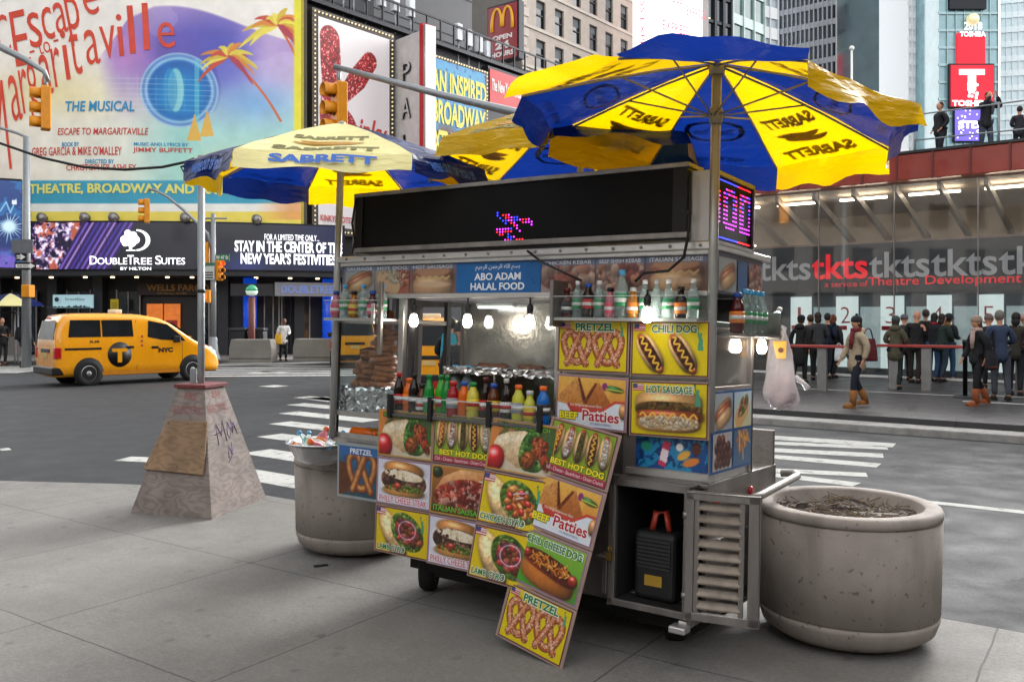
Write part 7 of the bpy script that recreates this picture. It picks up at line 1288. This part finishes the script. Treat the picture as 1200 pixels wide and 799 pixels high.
# barriers, bins, subway lamp
M_BAR = M('barrier_concrete', '77756f', .85, 0, .2, 1.5, .2, 20)
for px0, px1, yb, lab in ((268, 318, 425.5, 'concrete security block left of the woman in white'), (343, 389, 424, 'concrete security block right of the woman in white')):
    a, b = gp(px0, yb), gp(px1, yb); L_ = b.x - a.x; o = thing('security_block', lab, 'barrier', T(a.x, a.y, 0)); g = MB(); g.prism([(0, 0), (L_, 0), (L_, .55), (L_ - .05, .9), (.08, .9), (0, .55)], 0, .75); g.build('block', M_BAR, o, bevel=.03); g = MB(); g.box(.03, L_ - .03, -.01, .0, .16, .19); g.build('groove', M('groove_dark', '4a4844', .9), o)
for px, lab in ((280, 'black litter bin behind the left concrete block'), (302, 'second black litter bin behind the left concrete block')):
    a = at(px, 370, 37.5); o = thing('litter_bin', lab, 'bin', T(a.x, a.y, 0)); g = MB(); g.box(-.33, .33, -.3, .3, 0, 1.15); g.build('bin', M('bin_black', '1c1e20', .5), o, bevel=.05); g = MB(); g.box(-.36, .36, -.33, .33, 1.15, 1.3); g.build('lid', M('bin_lid', '2c2e32', .4), o, bevel=.05)
a = at(295, 370, 36.8); o = thing('subway_lamp', 'green globe subway lamp on a red brown post', 'street lamp', T(a.x, a.y, 0)); zg_ = CH + (370 - 341) / F * 36.8; g = MB(); g.tube([(0, 0, 0), (0, 0, zg_ - .25)], .14, 12); g.lathe([(.22, 0), (.22, .3), (.15, .4)], 12); g.build('post', M('post_red_brown', '6a3a34', .5), o); g = MB(); g.lathe([(.06, -.2), (.2, -.15), (.26, 0)], 16, (0, 0, zg_)); g.build('globe_base', M('globe_white', 'c8d8cc', .3, 0, 0, emit=.3), o); g = MB(); g.lathe([(.26, 0), (.22, .14), (.12, .23), (0, .26)], 16, (0, 0, zg_)); g.build('globe', M('globe_green', '3f9a72', .25, 0, 0, emit=.25), o)
# distant snack cart with its own umbrella
a = at(12, 370, 34); o = thing('umbrella', 'small yellow and blue umbrella over the distant snack cart at the left edge', 'umbrella', T(a.x, a.y, 0)); g = MB(); g.tube([(.3, 0, 0), (.3, 0, 2.6)], .03, 8); g.build('pole', GALV, o); g = MB()
for i in range(8):
    def f_(u, v, i=i): an = (i + u) * math.pi / 4 + .2; r_ = v * 1.2 * (1 - .06 * 4 * u * (1 - u)); return (.0 + r_ * math.cos(an), r_ * math.sin(an), 2.65 - .38 * v ** 1.3 - (.1 if v > .95 else 0))
    g.grid(f_, 4, 8, i % 2)
g.build('canopy', [CSHEEN, CB], o)
a = at(4, 370, 34.4); o = thing('snack_cart', 'distant dim snack cart stacked with goods at the left edge', 'food cart', T(a.x - .4, a.y, 0)); g = MB(); g.box(-1.2, 1.0, -.3, .6, .3, 1.0); g.build('body', STEELD, o); g = MB(); [g.box(-1.15 + .15 * i, -1.05 + .15 * i, -.28, -.1, 1.0, 1.1 + .12 * (i % 3)) for i in range(14)]; g.build('goods', M('goods_brown', '5a4438', .6, 0, .5, 12), o); g = MB(); [g.tube([(x, -.2, 0), (x, -.2, 2.0)], .03, 6) for x in (-1.1, .95)]; g.build('posts', GALV, o); g = MB(); g.box(-1.2, 1.0, -.3, .6, 1.9, 1.95); g.build('shelf', DARK, o)
a = at(640, 275, 34); 
# litter on the pavement
for px, py, lab in ((376, 663, 'dark flattened scrap lying on the pavement before the left planter'),):
    p = gp(px, py); g = MB(); g.box(-.05, .05, -.02, .02, .001, .008, X=RZ(.4)); tag(g.build('litter', DARK, loc=p), lab, 'litter')
# ------------------------------------------------------------------ people
M_SKIN = M('skin', 'b98468', .55, 0, .06, 12); M_SKIN2 = M('skin_dark', '6a4232', .55, 0, .06, 12)
def clothm(c): return M('cloth_' + c, c, .85, 0, .25, 9, .9, 16)
JOBS = []
def skin_obj(name, V, E, mat, parent, root=0, sub=1):
    me = bpy.data.meshes.new(name); me.from_pydata([v[0] for v in V], E, []); o = bpy.data.objects.new(name, me); COL.objects.link(o); o.parent = parent
    sm = o.modifiers.new('skin', 'SKIN'); sm.use_smooth_shade = True; sm.branch_smoothing = .6
    for i, v in enumerate(V): r = v[1]; d = me.skin_vertices[0].data[i]; d.radius = r if isinstance(r, tuple) else (r, r); d.use_root = (i == root)
    q = o.modifiers.new('sub', 'SUBSURF'); q.levels = sub; q.render_levels = sub; JOBS.append((o, mat)); return o
def person(label, p, rz, h=1.72, coat='222226', hem=.85, pants='1c1e26', shoes='1a1512', hat=None, hair='2a1c14', pose='stand', stride=0., lean=0., skin=None, boots=None, scarf=None, hood=None, bulk=1.17, sidebend=0.):
    rr_ = random.Random(label); long_ = rr_.random() < .35
    if stride == 0: stride = rr_.uniform(-.28, .28); sidebend = rr_.uniform(-.06, .06); lean += rr_.uniform(-.02, .1)
    hem = hem - .1 if hem < .9 else hem
    k = h / 1.72; o = thing('person', label, 'person', T(*p) @ RZ(rz) @ Matrix.Scale(k, 4)); sk = skin or M_SKIN
    lx = lambda z: -math.sin(lean) * max(0, z - .93)            # forward lean (towards -y)
    def J(x, y, z): return Vector((x + sidebend * max(0, z - .93), y + lx(z), z))
    s = stride
    L = {}
    for sd, sg in ((1, 1), (-1, -1)):
        f = s * sg; L[sd] = [J(.09 * sg, 0, .92), Vector((.10 * sg, -.16 * f - .02 - .05 * abs(s), .50)), Vector((.10 * sg, -.34 * f + .03 + (.06 if f < 0 else 0), .09 + (.06 * abs(s) if f < 0 else 0))), Vector((.11 * sg, -.34 * f - .12, .035 + (.0 if f >= 0 else .01)))]
    Am = {}
    for sg in (1, -1):
        if pose == 'stand': A_ = [J(.185 * sg, 0, 1.41), J(.235 * sg, .03, 1.13), J(.225 * sg, -.05, .88)]
        elif pose == 'front': A_ = [J(.185 * sg, 0, 1.41), J(.235 * sg, -.02, 1.14), J(.13 * sg, -.24, 1.12)]
        elif pose == 'phone': A_ = [J(.185 * sg, 0, 1.42), J(.27 * sg, -.18, 1.32), J(.09 * sg, -.24, 1.58)]
        elif pose == 'pocket': A_ = [J(.185 * sg, 0, 1.41), J(.25 * sg, .06, 1.15), J(.19 * sg, -.1, .98)]
        elif pose == 'swing': A_ = [J(.185 * sg, 0, 1.41), J(.225 * sg, .1 * s * sg + .02, 1.13), J(.22 * sg, .16 * s * sg - .1, .92)]
        else: A_ = [J(.185 * sg, 0, 1.41), J(.235 * sg, .03, 1.13), J(.225 * sg, -.05, .88)] if sg == -1 else [J(.185, 0, 1.41), J(.235, -.02, 1.14), J(.13, -.24, 1.12)]
        Am[sg] = A_
    V = [(J(0, 0, .95), .1), (J(0, 0, 1.12), .095), (J(0, 0, 1.32), .11), (J(0, .01, 1.46), .055), (J(0, 0, 1.53), .05), (J(0, -.015, 1.60), .078), (J(0, -.01, 1.66), .082), (J(0, .0, 1.70), .055)]; E = [(i, i + 1) for i in range(7)]
    for sg in (1, -1):
        b = len(V); a, e, w = Am[sg]; V += [(a - Vector((.02 * sg, 0, .02)), .035), (e, .034), (w, .025)]; E += [(2, b), (b, b + 1), (b + 1, b + 2)]
        dr = (w - e).normalized(); pm_ = w + dr * .05; V.append((pm_, .022)); E.append((b + 2, b + 3)); sidev = dr.cross(Vector((sg, .3, 0))).normalized()
        for q_ in range(4): t0 = pm_ + dr * (.055 + .012 * (1.5 - abs(q_ - 1.5))) + sidev * (.012 * (q_ - 1.5)); n_ = len(V); V += [(t0, .008), (t0 + dr * .03 + Vector((0, -.012, -.004)), .0065)]; E += [(b + 3, n_), (n_, n_ + 1)]
        n_ = len(V); th_ = w + dr * .03 - sidev * .03; V += [(th_, .009), (th_ + dr * .03, .007)]; E += [(b + 2, n_), (n_, n_ + 1)]
        l = L[sg]; b = len(V); V += [(l[0], .085), (l[1], .052), (l[2], .036), (l[3], .03)]; E += [(0, b), (b, b + 1), (b + 1, b + 2), (b + 2, b + 3)]
    skin_obj('body', V, E, sk, o)
    # face: nose, eyes, mouth, ears
    hc = J(0, -.012, 1.635); g = MB(); g.ball(hc + Vector((0, -.085, -.012)), (.012, .016, .02), 8, 6); [g.ball(hc + Vector((sg * .08, .005, -.01)), (.012, .02, .03), 8, 6) for sg in (1, -1)]; g.ball(hc + Vector((0, -.01, -.005)), (.078, .088, .108), 18, 12); g.build('face', sk, o)
    g = MB(); [g.ball(hc + Vector((sg * .03, -.084, .012)), (.011, .007, .007), 8, 5) for sg in (1, -1)]; g.build('eyes', BLACK, o); g = MB(); g.ball(hc + Vector((0, -.084, -.052)), (.024, .008, .007), 8, 5); g.build('mouth', M('lips', '8a4a40', .5), o)
    if hat:
        g = MB(); cM = T(*(hc + Vector((0, .008, .03)))); g.lathe([(.092, -.03), (.098, -.01), (.098, .02), (.088, .06), (.055, .095), (0, .108)], 18, X=cM, sy=1.12); 
        if hat[0] == 'cap': g.prism([(-.07, 0), (.07, 0), (.06, -.1), (0, -.125), (-.06, -.1)], -.02, -.01, 'z', X=cM @ T(0, -.06, 0))
        if hat[0] == 'bobble': g.ball(hc + Vector((0, .01, .145)), .03, 8, 6)
        if hat[0] == 'brim': g.lathe([(.095, -.025), (.15, -.035), (.15, -.028), (.095, -.015)], 18, X=cM)
        hto = g.build('hat', clothm(hat[1]), o)
        if hat[0] == 'cap' and len(hat) > 2: g = MB(); put_text(g, hat[2], 0, 0, .06, .06, -.114, bold=.03, X=cM @ T(0, 0, .035)); g.build('emblem', WHITE, hto)
    if hair:
        g = MB(); g.ball(hc + Vector((0, .022, .018 if not hat else -.012)), (.09, .088, .108 if not hat else .085), 16, 10); 
        if boots or long_: g.ball(hc + Vector((0, .06, -.08)), (.085, .05, .1), 12, 8)
        g.build('hair', M('hair_' + hair, hair, .7, 0, .25, 40), o)
    # clothes
    cm = clothm(coat); b_ = bulk
    V = [(J(0, .005, 1.45), .075), (J(0, 0, 1.33), (.168 * b_, .125 * b_)), (J(0, 0, 1.12), (.155 * b_, .125 * b_)), (J(0, 0, .95), (.175 * b_, .14 * b_))]; E = [(0, 1), (1, 2), (2, 3)]
    if hem < .9: V.append((J(0, .0, hem), (.2 * b_ + (.02 if hem < .6 else 0), .165 * b_))); E.append((3, 4))
    for sg in (1, -1): a, e, w = Am[sg]; n_ = len(V); V += [(a, .082 * b_), (e, .06 * b_), (w, .045 * b_)]; E += [(1, n_), (n_, n_ + 1), (n_ + 1, n_ + 2)]
    co = skin_obj('coat', V, E, cm, o, root=2)
    if hood: g = MB(); g.ball(J(0, .075, 1.46), (.13, .08, .085), 14, 8); g.build('hood', clothm(hood), o)
    if scarf: g = MB(); g.lathe([(.075, -.05), (.105, -.03), (.11, .0), (.1, .035), (.07, .045)], 16, X=T(*J(0, -.01, 1.485))); g.tube([J(.05, -.13, 1.46), J(.06, -.16, 1.3), J(.05, -.17, 1.12)], [.04, .045, .03], 8); g.build('scarf', clothm(scarf), o)
    V = [(J(0, 0, .97), .12)]; E = []
    for sg in (1, -1): l = L[sg]; n_ = len(V); V += [(l[0], .105), (l[1], .072), (l[2], .055)]; E += [(0, n_), (n_, n_ + 1), (n_ + 1, n_ + 2)]
    skin_obj('trousers', V, E, clothm(pants), o)
    for sg in (1, -1):
        l = L[sg]; a = l[2]; g = MB(); g.ball((a.x, a.y - .075, a.z - .045), (.052, .135, .05), 12, 8); g.box(a.x - .045, a.x + .045, a.y - .19, a.y + .045, a.z - .088, a.z - .06)
        if boots: u_ = (l[1] - a).normalized(); g.tube([a + Vector((0, 0, -.05)), a + u_ * .12, a + u_ * .25], [.06, .066, .072], 10)
        g.build('shoe', clothm(boots or shoes), o)
    return o
PE = {}
def pp(px, py, z=.1): return gp(px, py, z)
toT = TA                                              # people facing the booth look along +normal of the front
FB = TA + math.pi                                     # local -y turned into the booth
person('person in a long black padded coat and beanie leftmost in the ticket queue', pp(937, 449), FB, 1.68, '141416', .5, '18181c', hat=('beanie', '0e0e10'), hood='141416', bulk=1.05)
person('person in a grey coat leaning towards the ticket window', pp(959, 446), FB + .5, 1.76, '2c2d30', .78, '17181c', hair='241a14', pose='front', lean=.12, stride=.5)
person('red haired person in a dark coat with a pale bag strap at the ticket windows', pp(977, 443), FB - .2, 1.7, '1a1b20', .8, '16181e', hair='5a2e1c')
person('walking woman in a beige coat, black hat and tan boots on the plaza', pp(1004, 477), R(-90) + .25, 1.66, 'a08f78', .72, '161c2a', hat=('bobble', '1c1c22'), hair='3a2418', scarf='6a1e28', hood='b09a7c', pose='swing', stride=.55, boots='8a5a2c')
person('person in an olive green parka standing at the queue rail', pp(1049, 456), FB + .1, 1.66, '4a4636', .72, '16241f', shoes='131316', hat=('beanie', '3a4440'), hair='2a1c14', hood='4a4636', pose='front')
person('bald man in a black jacket and brown trousers at the queue rail', pp(1072, 449), FB, 1.8, '121214', .82, '241b16', hair=None, pose='front', bulk=1.12)
person('person in a black jacket with a red collar and blue jeans at the ticket windows', pp(1094, 447), FB - .15, 1.74, '14151c', .86, '1e3a5c', hair='181414', scarf='7a1c28', pose='front', bulk=1.08)
person('person in a fur trimmed black coat and dark hat at the fourth ticket window', pp(1111, 446.5), FB - .5, 1.72, '15161c', .84, '21405e', hat=('brim', '1c1e26'), hair='2a1c14', hood='7a5430', pose='front')
person('walking person in a dark jacket with a woolly beige hat and rust boots', pp(1147, 475), R(-90) + .15, 1.66, '18191c', .86, '141418', hat=('beanie', '8a7668'), hair='4a3424', scarf='a89088', pose='swing', stride=.5, boots='8a4a28', lean=.06)
person('grey haired man in a navy jacket and grey trousers right of the walking person', pp(1173, 469), FB + .4, 1.78, '2c3850', .8, '3c4048', hair='6a6660', bulk=1.12, pose='front')
person('person in an olive coat at the right edge of the ticket queue', pp(1190, 463), FB, 1.74, '2e2a24', .8, '16181e', hair='181414', pose='front'); person('dark coated person with a pink hood half out of the picture at the right edge', pp(1203, 461), FB, 1.7, '1c2434', .8, '16181e', hat=('beanie', 'a8807c'), hair=None)
for lab, px, py, rz_, h_, c_, hm, pn, hr, ps, ht in (('person in a brown coat half hidden behind the black padded coat', 948, 444.5, .3, 1.7, '3a2c26', .8, '1a1a20', '3a2418', 'stand', None), ('person in a dark blue jacket behind the grey coat at the ticket windows', 968, 443.5, -.2, 1.74, '1a2236', .84, '20242c', '181414', 'front', None), ('person in a charcoal coat and grey beanie behind the olive parka', 1060, 446, .3, 1.7, '2a2a2e', .75, '16181e', None, 'stand', ('beanie', '55565c')), ('tall person in a black coat between the bald man and the red collar', 1084, 445, .1, 1.84, '101114', .8, '1c1c22', '2a1c14', 'stand', None), ('person in a dark green jacket behind the fur trimmed black coat', 1104, 447.5, -.4, 1.72, '1c2a24', .84, '22303e', '241a14', 'front', None), ('person in a black hooded coat behind the navy jacket', 1160, 455, .2, 1.7, '17171b', .8, '16181e', None, 'stand', ('beanie', '6a5a54'))):
    person(lab, pp(px, py), FB + rz_, h_, c_, hm, pn, hair=hr, pose=ps, hat=ht)
zt_ = 6.06
def up_at(px, ph_, Y): v = at(px, ph_, Y); return Vector((v.x, v.y, zt_))
person('man in a dark jacket looking left on top of the red steps', up_at(1102, 170, 25.2), R(-80), 1.72, '1c1e24', .84, '1c2028', hair='2a1e18', pose='pocket')
person('person photographing with raised hands on top of the red steps', up_at(1155, 170, 24.2), R(8), 1.74, '1e1e24', .84, '3a4250', hair='2a1a14', pose='phone', scarf='4a4650')
person('dark haired person at the right edge on top of the red steps', up_at(1194, 170, 24.4), FB, 1.42, '26242c', .8, '1c2028', hair='241a18', pose='front')
bpk = person('pedestrian with a black backpack walking behind the taxi', gp(29, 431, -.12), R(165), 1.74, '24262c', .84, '1e2a44', hair=None, hat=('beanie', '1a1c20'), pose='swing', stride=.5)
person('woman in a white coat standing between the concrete blocks', gp(332, 423), R(25), 1.66, 'd0d0d0', .74, '16161c', hair='181210', skin=M_SKIN2, pose='one')
person('dark dressed person standing by the distant snack cart', gp(3, 428), R(60), 1.7, '16171a', .8, '15161a', hair='181210', pose='front')
person('pedestrian in a black cap with white initials seen through the serving window', Vector((at(541, 370, 12.2).x, 12.2, -.12)), R(12), 1.80, '15161a', .84, '1a1c24', hat=('cap', '14151c', 'NY'), hair='1a1410', skin=M_SKIN, pose='stand')
person('pedestrian with a teal drawstring bag seen from behind through the serving window', Vector((at(527, 370, 16.5).x, 16.5, -.12)), R(170), 1.86, '14151a', .84, '1c2a3c', hair='141010', pose='front')
dg = bpy.context.evaluated_depsgraph_get()
for o, m in JOBS:
    me = bpy.data.meshes.new_from_object(o.evaluated_get(dg)); old = o.data; o.modifiers.clear(); o.data = me; me.name = o.name; bpy.data.meshes.remove(old); me.materials.clear(); me.materials.append(m); me.polygons.foreach_set('use_smooth', [True] * len(me.polygons))
# what they carry
def bagm(name, label, p, rz, w, d, h, c, strap=.35, c2=None):
    o = thing(name, label, 'bag', T(*p) @ RZ(rz)); g = MB(); g.grid(lambda u, v: ((w / 2) * math.cos(u * 6.2832) * (1 - .25 * v ** 2), (d / 2) * math.sin(u * 6.2832) * (1 - .6 * v ** 2), h * v), 20, 8); g.add([((w / 2) * math.cos(i * .31416), (d / 2) * math.sin(i * .31416), 0) for i in range(20)], [tuple(range(20))]); g.build('pouch', clothm(c), o)
    if c2: g = MB(); g.ball((0, 0, h * .12), (w * .5, d * .52, h * .2), 14, 8); g.build('base', clothm(c2), o)
    if strap: g = MB(); g.tube([(-w * .3, 0, h * .9), (-w * .15, 0, h + strap * .8), (0, 0, h + strap), (w * .15, 0, h + strap * .8), (w * .3, 0, h * .9)], .012, 6); g.build('strap', clothm(c), o)
    return o
q_ = pp(1004, 477); bagm('shoulder_bag', 'large burgundy shoulder bag carried by the woman in the beige coat', (q_.x + .26, q_.y + .12, .95), R(20), .42, .18, .42, '5a1a22', .2)
q_ = pp(1147, 475); bagm('handbag', 'black patterned handbag with rust base on the walking person in rust boots', (q_.x + .1, q_.y - .26, .8), R(30), .34, .16, .36, '1c1c22', .35, '6a2c1c')
q_ = pp(964, 445); bagm('carrier_bag', 'white carrier bag held by the person in the grey coat', (q_.x + .32, q_.y - .3, .62), 0, .24, .14, .36, 'c8ccd0', .1)
q_ = gp(29, 431, -.12); bagm('backpack', 'black backpack on the pedestrian behind the taxi', (q_.x - .08, q_.y - .24, .93), R(-15), .34, .22, .46, '141519', 0)
q_ = gp(332, 423); bagm('handbag', 'yellow handbag held by the woman in the white coat', (q_.x - .12, q_.y - .3, .68), 0, .3, .16, .4, 'c89a2c', .12)
o = thing('suitcase', 'dark red suitcase beside the woman in the white coat', 'suitcase', T(q_.x - .42, q_.y - .05, 0)); g = MB(); g.box(-.18, .18, -.12, .12, .06, .66); g.build('shell', M('case_wine', '4a2428', .4), o, bevel=.03); g = MB(); g.tube([(-.1, 0, .66), (-.1, 0, .98), (.1, 0, .98), (.1, 0, .66)], .012, 6); g.build('handle', DARK, o)
for s in (-1, 1): g = MB(); g.lathe([(.04, -.02), (.04, .02)], 10, X=T(s * .13, 0, .04) @ RY(R(90))); g.build('wheel', RUBBER, o)
q_ = at(527, 370, 16.5); bagm('drawstring_bag', 'teal drawstring bag on the back of the pedestrian behind the window', (q_.x, 16.32, 1.02), 0, .32, .16, .46, '1f8a9c', 0, 'c8ccc8')
